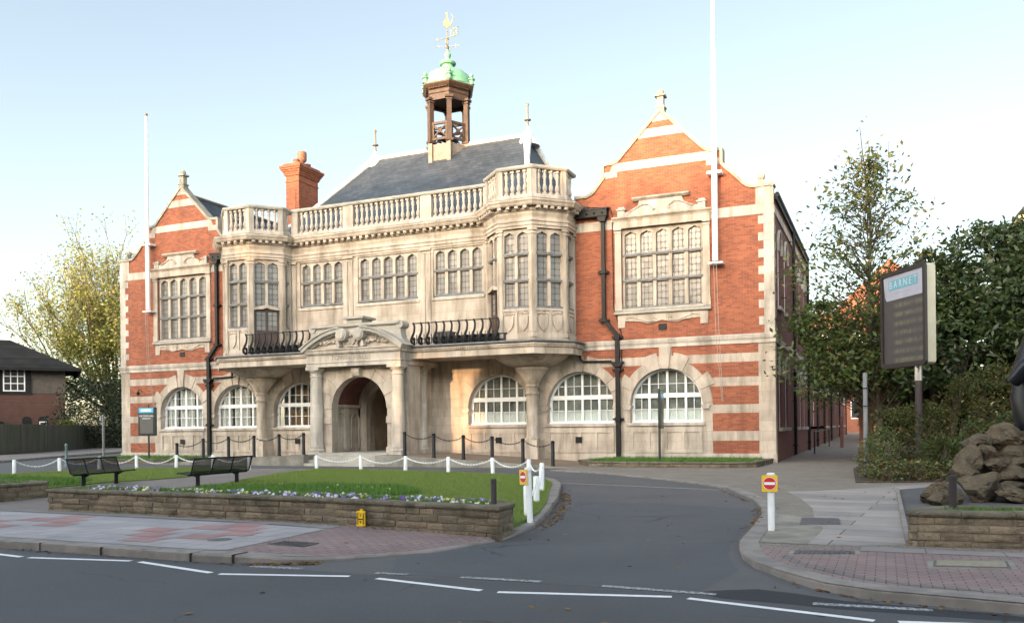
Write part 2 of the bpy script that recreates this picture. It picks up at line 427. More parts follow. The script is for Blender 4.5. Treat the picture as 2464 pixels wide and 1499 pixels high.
# ---- light with a depressed ogee head
def light(x0, x1, z0, z1, head=True):
    if not head: return rect(x0, x1, z0, z1)
    w = x1-x0; c = (x0+x1)/2
    return [(x0,z0),(x1,z0),(x1,z1-.20),(x1-.03*w,z1-.14),(x1-.14*w,z1-.085),(x1-.30*w,z1-.06),(c+.06*w,z1-.02),(c,z1),
            (c-.06*w,z1-.02),(x0+.30*w,z1-.06),(x0+.14*w,z1-.085),(x0+.03*w,z1-.14),(x0,z1-.20)]
def mullioned(x0, x1, zs, n, M, parent, y=0.0, name='mullioned_window', jamb=.1, mull=.14, th=.2, glass=None, top=.12, lead=True):
    """stone window between x0..x1; zs = [sill, transom..., head]"""
    mb = MB(); mb.M = M
    holes = []; w = (x1-x0-2*jamb-(n-1)*mull)/n
    for r in range(len(zs)-1):
        last = r == len(zs)-2
        for i in range(n):
            a = x0+jamb+i*(w+mull)
            holes.append(light(a, a+w, zs[r]+.05, zs[r+1]-(top if last else .05), last))
    mb.prism(rect(x0, x1, zs[0], zs[-1]), y, y+th, holes=holes)
    # thin splayed rebate around every light
    win = hpart(mb, name, STONE2, parent)
    if lead:
        for z in zs[:-1]:
            ld = MB(); ld.M = M
            ld.box(x0+.02, x1-.02, y-.045, y+.02, z-.02, z+.06)
            for i in range(n-1):
                a = x0+jamb+(i+1)*w+i*mull
                ld.box(a-.02, a+mull+.02, y-.06, y-.045, z-.01, z+.08)
            hpart(ld, 'lead_flashing', LEADD, win)
    g = MB(); g.M = M
    g.box(x0+.03, x1-.03, y+th*.62, y+th*.62+.02, zs[0]+.02, zs[-1]-.03)
    hpart(g, 'leaded_glass', glass or LGLASS, win)
    return win

# ---- white arched ground floor windows
def arched_window(cx, M, fill):
    r0 = AR-.01; y0, y1 = .30, .38; zb = 1.5
    mb = MB(); mb.M = M
    sp = 2*r0; cols = [cx-r0+.07, cx-.74, cx, cx+.74, cx+r0-.07]; holes = []
    def ztop(x, r): return AZ + math.sqrt(max(0.0, r*r-(x-cx)**2))
    ri = r0-.085; bars = []
    for i in range(4):
        a = cols[i]+.045; b = cols[i+1]-.045
        holes.append(rect(a, b, zb+.10, 2.50))
        lo = 2.68
        if i in (1, 2): pts = [(a, lo), (b, lo)] + [(b+(a-b)*k/8, ztop(b+(a-b)*k/8, ri)) for k in range(9)]
        else:
            pts = []
            xs = [b+(a-b)*k/10 for k in range(11)]
            tops = [(x, ztop(x, ri)) for x in xs if ztop(x, ri) > lo+.01 and abs(x-cx) < ri]
            if i == 0:
                xe = cx-math.sqrt(ri*ri-(lo-AZ)**2); pts = [(max(a,xe), lo), (b, lo)] + [t for t in tops if t[0] > max(a,xe)+.005]
            else:
                xe = cx+math.sqrt(ri*ri-(lo-AZ)**2); e = min(b, xe)
                pts = [(a, lo), (e, lo)] + [t for t in tops if t[0] < e-.005]
        holes.append(pts)
        m = (a+b)/2
        bars += [(m-.013, m+.013, zb+.10, 2.50), (a, b, 2.03, 2.055)]
        zt = ztop(m, ri)
        if zt > lo+.1: bars.append((m-.013, m+.013, lo, zt))
        zh = 3.05
        hw = math.sqrt(max(0, ri*ri-(zh-AZ)**2))
        xa, xb = max(a, cx-hw), min(b, cx+hw)
        if xb-xa > .08: bars.append((xa, xb, zh, zh+.025))
    outer = [(cx-r0, zb), (cx+r0, zb)] + arc(cx, AZ, r0, 0, 180, 32)
    mb.prism(outer, y0, y1, holes=holes)
    for b_ in bars: mb.box(b_[0], b_[1], y0+.02, y1-.02, b_[2], b_[3])
    mb.box(cx-r0, cx+r0, y0-.07, y0-.002, zb, zb+.06)             # sill rail
    for z in (2.56,): mb.box(cx-r0+.03, cx+r0-.03, y0-.025, y0-.002, z, z+.06)
    win = hpart(mb, 'arched_window', WHITE)
    g = MB(); g.M = M; g.prism([(cx-r0+.03, zb+.03), (cx+r0-.03, zb+.03)] + arc(cx, AZ, r0-.03, 0, 180, 24), y0+.045, y0+.05)
    hpart(g, 'glass_pane', GLASS, win)
    if fill == 'blind':
        k = MB(); k.M = M
        for i in range(4): k.box(cols[i]+.03, cols[i+1]-.03, y1+.02, y1+.03, zb+.08, 2.05)
        hpart(k, 'half_blind', BLIND, win)
        k = MB(); k.M = M; k.prism([(cx-r0+.06, 2.06), (cx+r0-.06, 2.06)] + [t_ for t_ in arc(cx, AZ, r0-.06, 0, 180, 24)], y1+.035, y1+.04)  # added grey sheet behind the upper panes, standing in for sky reflected in glass
        hpart(k, 'reflection_sheet', plain('painted_reflection_grey', (.30,.30,.27), (.15,.15,.14), 1.3, .9, 20, 0, lo=.4, hi=.6) if not bpy.data.materials.get('painted_reflection_grey') else bpy.data.materials['painted_reflection_grey'], win)
    elif fill == 'curtain':
        k = MB(); k.M = M; n = 40; vs = []; fs = []
        for i in range(n+1):
            x = cx-r0+.1+(2*r0-.2)*i/n
            for z in (zb, min(3.5, ztop(x, ri)-.02)): vs.append((x, y1+.06+.03*math.sin(i*1.9), z))
        for i in range(n):
            if i in (11,12,27,28): continue
            fs.append((2*i, 2*i+2, 2*i+3, 2*i+1))
        k.add(vs, fs); hpart(k, 'net_curtain', CURTAIN, win)
    else:
        k = MB(); k.M = M; k.box(cx-r0+.1, cx+.9, y1+.2, y1+.25, zb, 2.3); k.box(cx-.2, cx+.4, y1+.1, y1+.14, 2.9, 3.4)
        hpart(k, 'notice_board', plain('cork_board', (.33,.19,.10), (.28,.16,.09), 4, .9), win)
    return win

# ---- ground floor stone wall with the six arches (one continuous front wall)
gw = MB()
holes = []
for x in AXS:
    holes.append(arch_hole(x)); holes.append(arch_hole(2*XC-x))
DOORW_ = 1.75
gw.prism(rect(2*XC, 0, -.2, 4.86), 0, .55, holes=holes + [[(XC-1.3,.37),(XC+1.3,.37)] + arc(XC, 2.6, 1.3, 0, 180, 20)])
front = hpart(gw, 'ground_floor_wall', STONE)
din = MB()
for m in (0, 1):
    for x in AXS: din.box(mx(x,m)-1.7, mx(x,m)+1.7, 1.15, 1.2, .3, 4.2); din.box(mx(x,m)-.9, mx(x,m)-.4, 1.05, 1.149, .3, 2.9); din.box(mx(x,m)+.5, mx(x,m)+1.3, .95, 1.149, .3, 2.2)
din.box(2*XC+.6, -.6, .56, 4.0, .05, .1)
din.box(2*XC+.6, -.6, .56, 4.0, 4.3, 4.35)
hpart(din, 'dim_rooms', DARKIN, front)

for xa_, xb_ in ((-7.6, .06), (2*XC-.06, 2*XC+7.6)):
    plinth = MB(); plinth.box(xa_, xb_, -.06, -.002, -.25, .27); hpart(plinth, 'plinth', STONEW, front)

# dado panels beneath each window, sills, imposts, vents
vent = MB()
for m in (0, 1):
    vent.M = (MIR if m else None)
    for i, cx in enumerate(AXS):
        dado = MB(); sill = MB(); dado.M = sill.M = vent.M
        hl = []
        for k in range(4):
            a = cx-1.43+.1+k*.69; hl.append(rect(a, a+.57, .42, 1.12))
        if i == 2 : pass
        dado.prism(rect(cx-1.45, cx+1.45, .30, 1.32), -.035, -.002, holes=hl)
        sill.box(cx-1.55, cx+1.55, -.08, .34, 1.38, 1.496)
        for s in (-1, 1):
            sill.prism([(cx+s*1.47,2.02),(cx+s*1.72,2.02),(cx+s*1.72,2.10),(cx+s*1.775,2.16),(cx+s*1.775,2.2),(cx+s*1.40,2.2),(cx+s*1.40,2.16)], -.06, .5)
        hpart(dado, 'dado_panel', STONE2, front); hpart(sill, 'window_sill', STONEW, front)
    for vb_ in ((-4.45, -4.12, -.03, -.002, 5.2, 5.44), (-11.65, -11.37, -.06, -.036, .70, .95)) + (((-8.0, -7.72, -.06, -.036, .70, .95),) if not m else ((-4.4, -4.12, -.06, -.036, .70, .95),)):
        vent = MB(); vent.M = (MIR if m else None); vent.box(*vb_); hpart(vent, 'air_vent', BLACK, front)

# voussoirs: long ones run into the bands, short ones follow the ring
for m in (0, 1):
    for i, cx in enumerate(AXS):
        vo = MB(); vo.M = MIR if m else None
        def seg(a0, a1, r1, pr, r0=AR-.012):
            n = 6; pts = arc(cx, AZ, r0, a0, a1, n) + arc(cx, AZ, r1, a1, a0, n)
            lo_ = {0:-5.985,1:-9.64,2:-99}[i]; hi_ = {0:99,1:-6.015,2:-9.67}[i]
            pts = [(min(hi_,max(lo_,x_)),z_) for x_,z_ in pts]
            vo.prism(pts, -pr, -.001)
        g = .5
        for k, (a0, a1, long) in enumerate(((2,22,0),(22,38,1),(38,62,0),(62,81,1),(81,99,2),(99,118,1),(118,142,0),(142,158,1),(158,178,0))):
            if long == 2:
                vo.prism([(cx-.13,AZ+AR-.02),(cx+.13,AZ+AR-.02),(cx+.235,4.5),(cx-.235,4.5)] if i == 0 else [(cx-.13,AZ+AR-.02),(cx+.13,AZ+AR-.02),(cx+.21,4.28),(cx-.21,4.28)], -.065, -.001)
            else:
                seg(a0+g, a1-g, 2.10 if long else 1.84, .042 if long else .028)
        hpart(vo, 'arch_surround', STONE2, front)
for m in (0, 1):
    for i, cx in enumerate(AXS):
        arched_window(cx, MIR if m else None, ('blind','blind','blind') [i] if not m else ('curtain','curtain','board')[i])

# ---- wings: upper brick wall, bands, quoins, coping, gable window
BROWS = [(.27,.77),(1.14,1.84),(2.17,2.88),(3.23,3.80),(4.14,4.5)]
def wing(m):
    M = MIR if m else None
    # brick panels of the striped ground floor, 4 mm proud of the stone
    bp = MB(); bp.M = M
    for z0, z1 in BROWS:
        def edge(s, R):
            pts = []
            for k in range(7):
                z = z0+(z1-z0)*k/6
                if z <= AZ: x = R
                else:
                    q = R*R-(z-AZ)**2
                    x = math.sqrt(q) if q > 0 else .26
                    x = max(x, .26)
                pts.append((AX+s*x, z))
            return pts
        R = 1.86 if z1 > 2 else 1.85
        if z0 > 4: e = [(AX+.26, z0), (AX+.26, z1)]
        else: e = edge(1, R)
        bp.prism([(-.60, z1), (-.60, z0)] + e, -.006, -.001)
        if z0 > 4:
            bp.prism([(-7.7,z0),(AX-.26,z0),(AX-.26,z1),(-7.7,z1)], -.006, -.001)
        elif 3 < z0 < 4:
            e2 = edge(-1, R)
            bp.prism([(AX-2.5+.06, z1), (AX-2.5+.06+.0, z0)] + [(x, z) for x, z in e2], -.006, -.001) if False else None
            e3 = [(AXS[1]+ (math.sqrt(max(1.86**2-(z-AZ)**2, .07))), z) for z in (z0, z0+.2, z0+.4, z1)]
            bp.prism([p for p in e3] + [p for p in reversed(e2)], -.006, -.001)
    # main brick wall above the string course, with its gable
    wall = MB(); wall.M = M
    W0, W1 = -5.95, -2.65
    wall.prism([(-7.95,4.86),(0,4.86)] + GABLE[::-1], .0, .42, holes=[rect(W0, W1, 6.05, 9.4)])
    o = hpart(wall, 'wing_wall', BRICK)
    hpart(bp, 'brick_panel', BRICK, o)
    st = MB(); st.M = M
    st.box(-7.95, .05, -.05, .0-.001, 4.5, 4.62); st.prism([(-.002,4.62),(-.002,4.86),(-.07,4.86),(-.11,4.82),(-.09,4.70),(-.05,4.62)], -7.7, .08, axis='x')
    st.box(.001, .05, 0, 75, 4.5, 4.74)
    for z0, z1, xa, xb in ((9.40,9.78,-7.9,-6.2),(9.40,9.78,-2.42,.0),): st.box(xa, xb+.02, -.022, -.001, z0, z1)
    # gable bands cut to the slope
    st.prism([(-6.42,11.72),(-2.2,11.72),(-2.35,12.06),(-6.27,12.06)], -.022, -.001)
    st.prism([(-5.24,12.93),(-3.38,12.93),(-3.72,13.28),(-4.9,13.28)], -.022, -.001)
    st.prism([(-4.66,13.53),(-3.96,13.53),(-4.31,13.88)], -.022, -.001)
    st.box(-6.64, -6.1, -.024, -.001, 11.5, 11.75); st.box(-2.5, -1.98, -.024, -.001, 11.5, 11.75)
    # quoins: alternating
    z = 4.86; k = 0
    while z < 9.35:
        h = .32; w = .56 if k % 2 else .36
        st.box(-w, .022, -.022, -.001, z, min(z+h, 9.40)-.004)
        st.box(.001, .022, .0, .34 if k % 2 else .52, z, min(z+h, 9.40)-.004)
        z += h; k += 1
    st.box(-.64, .022, -.024, -.001, 9.78, 10.44)
    st.box(.001, .05, .0, 14.0, 9.40, 9.70)
    st.box(.001, .02, .0, .5, -.2, 4.5)
    hpart(st, 'stone_dressing', STONEW, o)
    cp = MB(); cp.M = M
    cp.ribbon(GABLE[:11], .10, -.07, .46, -.02); cp.ribbon(GABLE[10:], .10, -.07, .46, -.02)
    # scrolled kneeler with its ball, and the apex finial
    cp.prism([(-.72,10.5),(-.58,10.58),(-.52,10.72),(-.36,10.72),(-.30,10.58),(-.1,10.52)], .0, .36)
    hpart(cp, 'gable_coping', COPE, o)
    fb = MB(); fb.M = M; fb.ball((-.44, .18, 10.86), .15, 12); fb.lathe([(.07,10.68),(.10,10.72),(.06,10.76)], (-.44,.18,0), 10)
    hpart(fb, 'kneeler_ball', COPE, o, 40)
    fn = MB(); fn.M = M; c = (-4.31, .16)
    fn.box(c[0]-.17, c[0]+.17, c[1]-.17, c[1]+.17, 13.85, 14.06); fn.box(c[0]-.2, c[0]+.2, c[1]-.2, c[1]+.2, 14.06, 14.12)
    fn.box(c[0]-.13, c[0]+.13, c[1]-.13, c[1]+.13, 14.12, 14.52); fn.box(c[0]-.21, c[0]+.21, c[1]-.21, c[1]+.21, 14.52, 14.6)
    fn.ball((c[0], c[1], 14.71), .145, 14)
    hpart(fn, 'gable_finial', COPE, o, 40)
    # the large window with its pilasters, entablature and broken pediment
    w = mullioned(W0+.004, W1-.004, [6.12, 7.24, 8.29, 9.36], 5, M, hall, y=.10, name='gable_window', top=.1)
    sr = MB(); sr.M = M
    for xa in (W0-.263, W1+.003): 
        sr.box(xa, xa+.26, -.07, .14, 6.05, 9.2)
        sr.box(xa-.02, xa+.28, -.10, .14, 9.2, 9.28); sr.box(xa-.03, xa+.29, -.11, .0, 9.32, 9.38); sr.box(xa-.02, xa+.28, -.09, .0, 6.05, 6.35)
        sr.box(xa+.07, xa+.19, -.08, -.06, 6.5, 9.05)
    sr.box(W0-.28, W1+.28, -.09, .1, 9.38, 9.66)
    sr.prism([(0,9.66),(-.10,9.66),(-.13,9.72),(-.2,9.78),(-.2,9.83),(0,9.86)], W0-.36, W1+.36, axis='x')
    sr.box(W0+.02, W1-.02, -.03, .12, 6.05, 6.12)
    # weathered sill and scrolled apron
    sr.prism([(-6.12,5.62),(-6.12,5.36),(-5.82,5.36),(-5.82,5.62),(-5.2,5.58),(-4.9,5.48),(-4.6,5.52),(-4.3,5.6),(-4.0,5.52),(-3.7,5.48),(-3.4,5.58),(-2.78,5.62),(-2.78,5.36),(-2.48,5.36),(-2.48,5.62),(-2.48,5.88),(-6.12,5.88)], -.05, -.001)
    for s in (-1, 1):
        sr.tube([(AX-.1+s*x, -.06, z) for x, z in ((1.5,5.72),(1.2,5.78),(.9,5.66),(.6,5.56),(.35,5.56),(.24,5.64),(.3,5.72),(.38,5.68))], .03, 6)
    hpart(sr, 'window_surround', STONE2, w)
    sl = MB(); sl.M = M; sl.prism([(0,6.05),(-.16,6.0),(-.16,5.9),(-.1,5.88),(0,5.88)], W0-.3, W1+.3, axis='x')
    hpart(sl, 'weathered_sill', STONEG, w)
    pd = MB(); pd.M = M
    pd.prism([(-5.9,9.86),(-2.7,9.86),(-2.75,10.0),(-3.15,10.06),(-3.38,10.2),(-3.45,10.42),(-5.17,10.42),(-5.24,10.2),(-5.47,10.06),(-5.87,10.0)], -.1, .1)
    pd.prism([(.05,10.42),(-.12,10.42),(-.22,10.5),(-.22,10.55),(.05,10.58)], -5.45, -3.15, axis='x')
    for s in (-1, 1):
        x = AX-.1+s*1.62
        pd.box(x-.15, x+.15, -.13, .12, 9.86, 10.1); pd.box(x-.2, x+.2, -.17, .12, 10.1, 10.16); pd.box(x-.12, x+.12, -.1, .1, 10.16, 10.24)
        pd.tube([(AX-.1+s*a, -.12, z) for a, z in ((1.3,10.0),(1.0,10.14),(.75,10.26),(.5,10.24),(.33,10.12),(.25,10.02),(.34,9.98),(.38,10.06))], .035, 6)
    hpart(pd, 'pediment', STONEW, w)
    return o
wr = wing(0); wl_ = wing(1)

# wing roofs and side walls
for m in (0, 1):
    rf = MB(); rf.M = MIR if m else None
    pr = [(-9.3,9.6),(-7.4,10.5),(-6.5,11.35),(-4.31,13.62),(-2.1,11.35),(-1.0,10.3),(.12,10.22),(.12,10.1),(-4.31,9.5),(-9.3,9.5)]
    rf.prism(pr, .43, 15.0)
    hpart(rf, 'wing_roof', SLATE)
    rg = MB(); rg.M = MIR if m else None; rg.tube([(-4.31,.46,13.66),(-4.31,15,13.66)], .09, 8); hpart(rg, 'ridge_tiles', LEADP)

# ---- side wall along the alley (facing +X), front block two storeys then a lower range
sw = MB(); sh = []
WY = [1.75, 4.1, 8.6, 10.9, 13.2, 17.4, 19.6, 23.6, 25.7]
def lanc(y, z0, z1, w=.95):
    h = w/2
    return [(y-h,z0),(y+h,z0),(y+h,z1-.45),(y+h*.75,z1-.2),(y+h*.35,z1-.05),(y,z1),(y-h*.35,z1-.05),(y-h*.75,z1-.2),(y-h,z1-.45)]
UPY = [1.75, 4.1, 8.6, 10.9, 13.2]
sw.prism([(.55,-.2),(15,-.2),(15,10.25),(.42,10.25),(.42,4.87),(.55,4.87)], -.42, 0, axis='x', holes=[lanc(y,1.25,4.05) for y in WY if y < 14] + [lanc(y,6.0,8.9) for y in UPY])
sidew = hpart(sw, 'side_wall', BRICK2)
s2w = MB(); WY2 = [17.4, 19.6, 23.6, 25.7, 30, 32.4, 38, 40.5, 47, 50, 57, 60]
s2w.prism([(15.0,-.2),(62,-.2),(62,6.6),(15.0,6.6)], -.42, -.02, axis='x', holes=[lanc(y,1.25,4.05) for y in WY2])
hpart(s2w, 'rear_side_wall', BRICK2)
rr = MB(); rr.prism([(-.0-.05,6.6),(-4.6,9.4),(-9,6.6)], 15.01, 62, axis='y'); hpart(rr, 'rear_roof', SLATE)
hood = MB(); 
for y, z0, z1 in [(y,1.25,4.05) for y in WY+WY2] + [(y,6.0,8.9) for y in UPY]:
    pts = lanc(y, z1-.9, z1+.13, 1.2)[2:]
    hood.tube([(.03, p[0], p[1]) for p in [(y+.6, z1-.75)] + pts + [(y-.6, z1-.75)]], .075, 6)
    hood.box(.002, .13, y-.62, y+.62, z0-.14, z0)
hood.box(0.001, .06, 15.0, 62, 4.5, 4.74)
hood.box(0.001, .09, 15.0, 62, 6.3, 6.6)
hpart(hood, 'hood_mould', STONEG, sidew)
for y, z0, z1 in [(y,1.25,4.05) for y in WY+WY2[2:]] + [(y,6.0,8.9) for y in UPY]:
    f = MB(); ol = lanc(y, z0, z1); il = lanc(y, z0+.1, z1-.1, .76)
    f.prism(ol, -.16, -.07, axis='x', holes=[il]); f.box(-.15, -.08, y-.4, y+.4, z0+1.2, z0+1.27); f.box(-.14, -.09, y-.02, y+.02, z0+.1, z1-.1)
    w = hpart(f, 'side_window', WHITE)
    g = MB(); g.prism(lanc(y, z0+.02, z1-.02, .93), -.13, -.12, axis='x'); hpart(g, 'glass_pane', plain('side_glass', (.05,.055,.06), (.03,.03,.035), 2, .1, 20, 0, spec=.8) if not bpy.data.materials.get('side_glass') else bpy.data.materials['side_glass'], w)
gut = MB(); gut.tube([(.1,.5,10.22),(.1,15,10.22)], .09, 8); gut.box(.001,.1,.42,15,10.0,10.16); hpart(gut, 'gutter', BLACK)
for y in (6.9, 14.6, 21.0, 27.4, 35.6, 48.5, 62):
    d = MB(); top = 10.1 if y < 14.8 else 6.5
    d.tube([(.1,y,.0),(.1,y,top)], .07, 8)
    for z in (.4, 2.4, 4.4, 6.2): d.box(.0,.2,y-.11,y+.11,z,z+.07)
    hpart(d, 'side_downpipe', BLACK)
hr = MB(); hr.tube([(.75,9.0,-.1),(.75,9.0,.95),(.75,9.1,1.02),(.75,20.4,1.05),(.75,20.5,.98),(.75,20.5,-.05)], .03, 8)
hpart(hr, 'ramp_handrail', BLACK)

# ---- bays
XR = XC + 7.08; XL = XC - 7.08
BH = .74; BW = 1.8; BD = 2.1; BC = 1.04
def bay_path(xb, inner_y_left=0.0, inner_y_right=0.0):
    return [(xb-BW, inner_y_left), (xb-BW, -BC), (xb-BH, -BD), (xb+BH, -BD), (xb+BW, -BC), (xb+BW, inner_y_right)]
def face_M(a, b):
    a = Vector((a[0], a[1], 0)); b = Vector((b[0], b[1], 0)); d = (b-a).normalized()
    n = Vector((-d.y, d.x, 0))       # into the building
    return Matrix(((d.x, n.x, 0, a.x), (d.y, n.y, 0, a.y), (0, 0, 1, 0), (0, 0, 0, 1))), (b-a).length
CY = -.4
def bay(side):
    xb = XR if side > 0 else XL
    pth = bay_path(xb, CY if side > 0 else 0, 0 if side > 0 else CY)
    shell = MB()
    shell.prism([(p[0], p[1]) for p in pth] , 4.80, 4.98, axis='z')
    shell.prism([(p[0], p[1]) for p in pth] , 9.34, 9.9, axis='z')
    o = hpart(shell, 'bay_window', STONE)
    door_face = 3 if side < 0 else 1
    for i in range(5):
        M, L = face_M(pth[i], pth[i+1])
        pier = MB(); pier.M = M; pw = .17
        pier.box(.0, pw, .0, .3, 4.98, 9.34); pier.box(L-pw, L, .0, .3, 4.98, 9.34)
        for x0 in (0.0, L-pw):
            pier.box(x0-.02, x0+pw+.02, -.04, -.001, 9.10, 9.17); pier.box(x0-.03, x0+pw+.03, -.05, -.001, 9.24, 9.33)
            pier.box(x0+.03, x0+pw-.03, -.025, -.001, 5.2, 9.05); pier.box(x0-.01, x0+pw+.01, -.04, -.001, 4.98, 5.14)
        hpart(pier, 'corner_pier', STONE2, o)
        n = 2 if i in (1, 2, 3) else 1
        if i == door_face:
            mullioned(pw, L-pw, [7.08, 8.29, 9.34], 2, M, o, y=.06, jamb=.05, mull=.12)
            head = MB(); head.M = M
            head.prism([(pw,7.08),(pw,6.98),(L/2-.15,7.02),(L/2,7.1),(L/2+.15,7.02),(L-pw,6.98),(L-pw,7.08),(L/2,7.24)], -.02, .1)
            hpart(head, 'door_head', STONE2, o)
            d = MB(); d.M = M
            gl = [rect(pw+.12, L/2-.06, 6.05, 6.9), rect(L/2+.06, L-pw-.12, 6.05, 6.9)]
            d.prism(rect(pw+.03, L-pw-.03, 4.98, 7.1), .14, .2, holes=gl)
            d.box(pw+.14, L/2-.08, .125, .139, 5.1, 5.45); d.box(L/2+.08, L-pw-.14, .125, .139, 5.1, 5.45); d.box(L/2-.02, L/2+.02, .12, .139, 4.98, 7.0)
            dd = hpart(d, 'balcony_door', DOORW, o)
            g = MB(); g.M = M; g.box(pw+.08, L-pw-.08, .165, .175, 6.0, 6.95); hpart(g, 'door_glass', LGLASS, dd)
        else:
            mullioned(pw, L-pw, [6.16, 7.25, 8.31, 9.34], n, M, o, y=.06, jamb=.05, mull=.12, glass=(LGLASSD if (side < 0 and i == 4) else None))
            ap = MB(); ap.M = M
            ap.box(pw, L-pw, .05, .3, 4.98, 6.16)
            ap.box(pw, L-pw, -.0, .049, 4.98, 5.12); ap.box(pw, L-pw, .0, .049, 6.04, 6.14)
            if n == 2: ap.box(L/2-.06, L/2+.06, .0, .049, 5.12, 6.04)
            apo = hpart(ap, 'bay_apron', STONE2, o)
            sh_ = MB(); sh_.M = M; w = (L-2*pw-.12)/n if n == 2 else L-2*pw
            for q in range(n):
                c = (pw + w/2 + q*(w+.12)); hw = min(.2, w*.38)
                sh_.prism([(c-hw,5.82),(c+hw,5.82),(c+hw*.98,5.55),(c+hw*.7,5.38),(c,5.22),(c-hw*.7,5.38),(c-hw*.98,5.55)], -.012, .06)
                r2 = random.Random(i*7+q)
                for t in range(9):
                    sh_.ball((c-w*.4+w*.8*t/8, .05, 5.95+.04*r2.uniform(-1,1)), .045+.02*r2.random(), 6)
            hpart(sh_, 'carved_shield', STONE2, o)
    # column and trumpet corbel carrying the bay
    cb = MB(); c = (xb, -.48, 0)
    cb.box(xb-.37, xb+.37, -.88, 0-.002, -.2, .60); cb.box(xb-.33, xb+.33, -.84, -.003, .602, .84)
    cb.lathe([(.32,.84),(.32,.90),(.28,.94),(.25,1.0),(.245,2.70),(.28,2.73),(.30,2.79),(.28,2.84),(.25,2.86),(.25,3.02),(.29,3.05),(.31,3.11),(.28,3.16),(.31,3.22),(.40,3.38),(.54,3.58),(.66,3.74),(.71,3.78),(.72,3.84),(.66,3.87),(.66,3.89),(.9,3.93),(1.15,4.02),(1.36,4.14),(1.5,4.25),(1.56,4.33)], c, 36)
    hpart(cb, 'corbel_column', STONE2, o, 35)
    return o
bayL = bay(-1); bayR = bay(1)

# ---- central upper wall between the bays
WIN3 = [(XC-4.80, XC-2.33, 4), (XC-1.55, XC+1.62, 5), (XC+2.38, XC+4.85, 4)]
cw = MB()
cw.prism(rect(XL+BW, XR-BW, 4.80, 9.34), CY, CY+.35, holes=[rect(a, b, 7.14, 9.26) for a, b, n in WIN3])
center = hpart(cw, 'central_wall', STONE)
for a, b, n in WIN3:
    w = mullioned(a, b, [7.2, 8.29, 9.26], n, None, hall, y=CY+.07, top=.06, jamb=.1)
pz = MB()
for x in (XC-2.20, XC-1.92, XC+1.88, XC+2.16, XL+BW+.17, XR-BW-.17):
    pz.box(x-.115, x+.115, CY-.055, CY-.001, 4.86, 9.1); pz.box(x-.06, x+.06, CY-.068, CY-.054, 5.1, 8.95)
    pz.box(x-.135, x+.135, CY-.075, CY-.001, 9.1, 9.16); pz.box(x-.15, x+.15, CY-.09, CY-.001, 9.24, 9.33)
for a, b, n in WIN3: pz.box(a-.06, b+.06, CY-.05, CY-.001, 7.0, 7.13)
hpart(pz, 'pilaster', STONE2, center)

# ---- entablature, cornice and balustrade along bays and centre
top_path = bay_path(XL, 0, CY) + bay_path(XR, CY, 0)
en = MB()
en.sweep(top_path, [(-.3,9.34),(.05,9.34),(.05,9.42),(.09,9.45),(.09,9.56),(.13,9.6),(.13,9.63),(.06,9.67),(.03,9.72),(.03,9.78),(.08,9.9),(.08,9.98),(.14,10.03),(-.3,10.03)])
en.sweep(top_path, [(-.3,10.03),(.12,10.03),(.12,10.17),(-.3,10.17)])
ent = hpart(en, 'entablature', STONE2)
co = MB()
co.sweep(top_path, [(-.35,10.17),(.36,10.17),(.40,10.22),(.42,10.28),(.47,10.34),(.47,10.40),(-.35,10.46)])
for i in range(len(top_path)-1):
    M, L = face_M(top_path[i], top_path[i+1]); co.M = M
    n = max(1, int(round(L/.33)))
    for k in range(n):
        x = (k+.5)*L/n
        co.box(x-.075, x+.075, -.34, -.10, 10.06, 10.168)
    n = max(2, int(L/.11))
    for k in range(n):
        x = (k+.5)*L/n; co.box(x-.03, x+.03, -.135, -.121, 10.035, 10.1)
co.M = None
cor = hpart(co, 'cornice', STONE, ent)
lc = MB(); lc.sweep(top_path, [(-.35,10.462),(.44,10.40),(.475,10.405),(.475,10.425),(-.35,10.49)]); hpart(lc, 'lead_capping', LEADD, ent)
bu = MB()
BO = -.05
bal_path = top_path
bu.sweep(bal_path, [(-.28,10.49),(.06,10.49),(.06,10.66),(.02,10.70),(-.24,10.70),(-.28,10.66)])
para = hpart(bu, 'parapet_balustrade', STONEW)
rl = MB(); rl.sweep(bal_path, [(-.27,11.70),(.05,11.70),(.09,11.76),(.09,11.82),(.03,11.86),(-.25,11.86),(-.31,11.82),(-.31,11.76)])
hpart(rl, 'top_rail', STONEG, para)
balpos = []
def pedestal(x, y, w, d, ang=0.0):
    pe = MB(); pe.M = Matrix.Translation((x, y, 0)) @ Matrix.Rotation(ang, 4, 'Z')
    pe.box(-w/2, w/2, -d/2, d/2, 10.70, 11.70); hpart(pe, 'pedestal', STONEW, para)
def run(a, b, e0, e1, n):
    a = Vector(a); b = Vector(b); d = (b-a).normalized(); nin = Vector((-d.y, d.x)); L = (b-a).length
    for k in range(n):
        t = e0 + (L-e0-e1)*(k+.5)/n
        p = a + d*t + nin*.11
        balpos.append((p.x, p.y))
for xb, sgn in ((XL, -1), (XR, 1)):
    pth = bay_path(xb, CY if sgn > 0 else 0, 0 if sgn > 0 else CY)
    for i in range(5):
        M, L = face_M(pth[i], pth[i+1]); w = .2
        if i < 4:
            pe = MB(); pe.M = M; pe.box(L-w, L-.001, -.02, .26, 10.70, 11.70)
            M2, L2 = face_M(pth[i+1], pth[i+2]); pe.M = M2; pe.box(.001, w, -.02, .26, 10.70, 11.70); hpart(pe, 'pedestal', STONEW, para)
        if i in (1, 2, 3): run(pth[i], pth[i+1], w, w, 4)
        else: run(pth[i], pth[i+1], w+.05 if i == 4 else .1, w if i == 0 else .1, 2)
cx0, cx1 = XL+BW, XR-BW
for x in (XC-2.05, XC+2.05): pedestal(x, CY+.12, .56, .29)
for x in (cx0+.2, cx1-.2): pedestal(x, CY+.12, .40, .29)
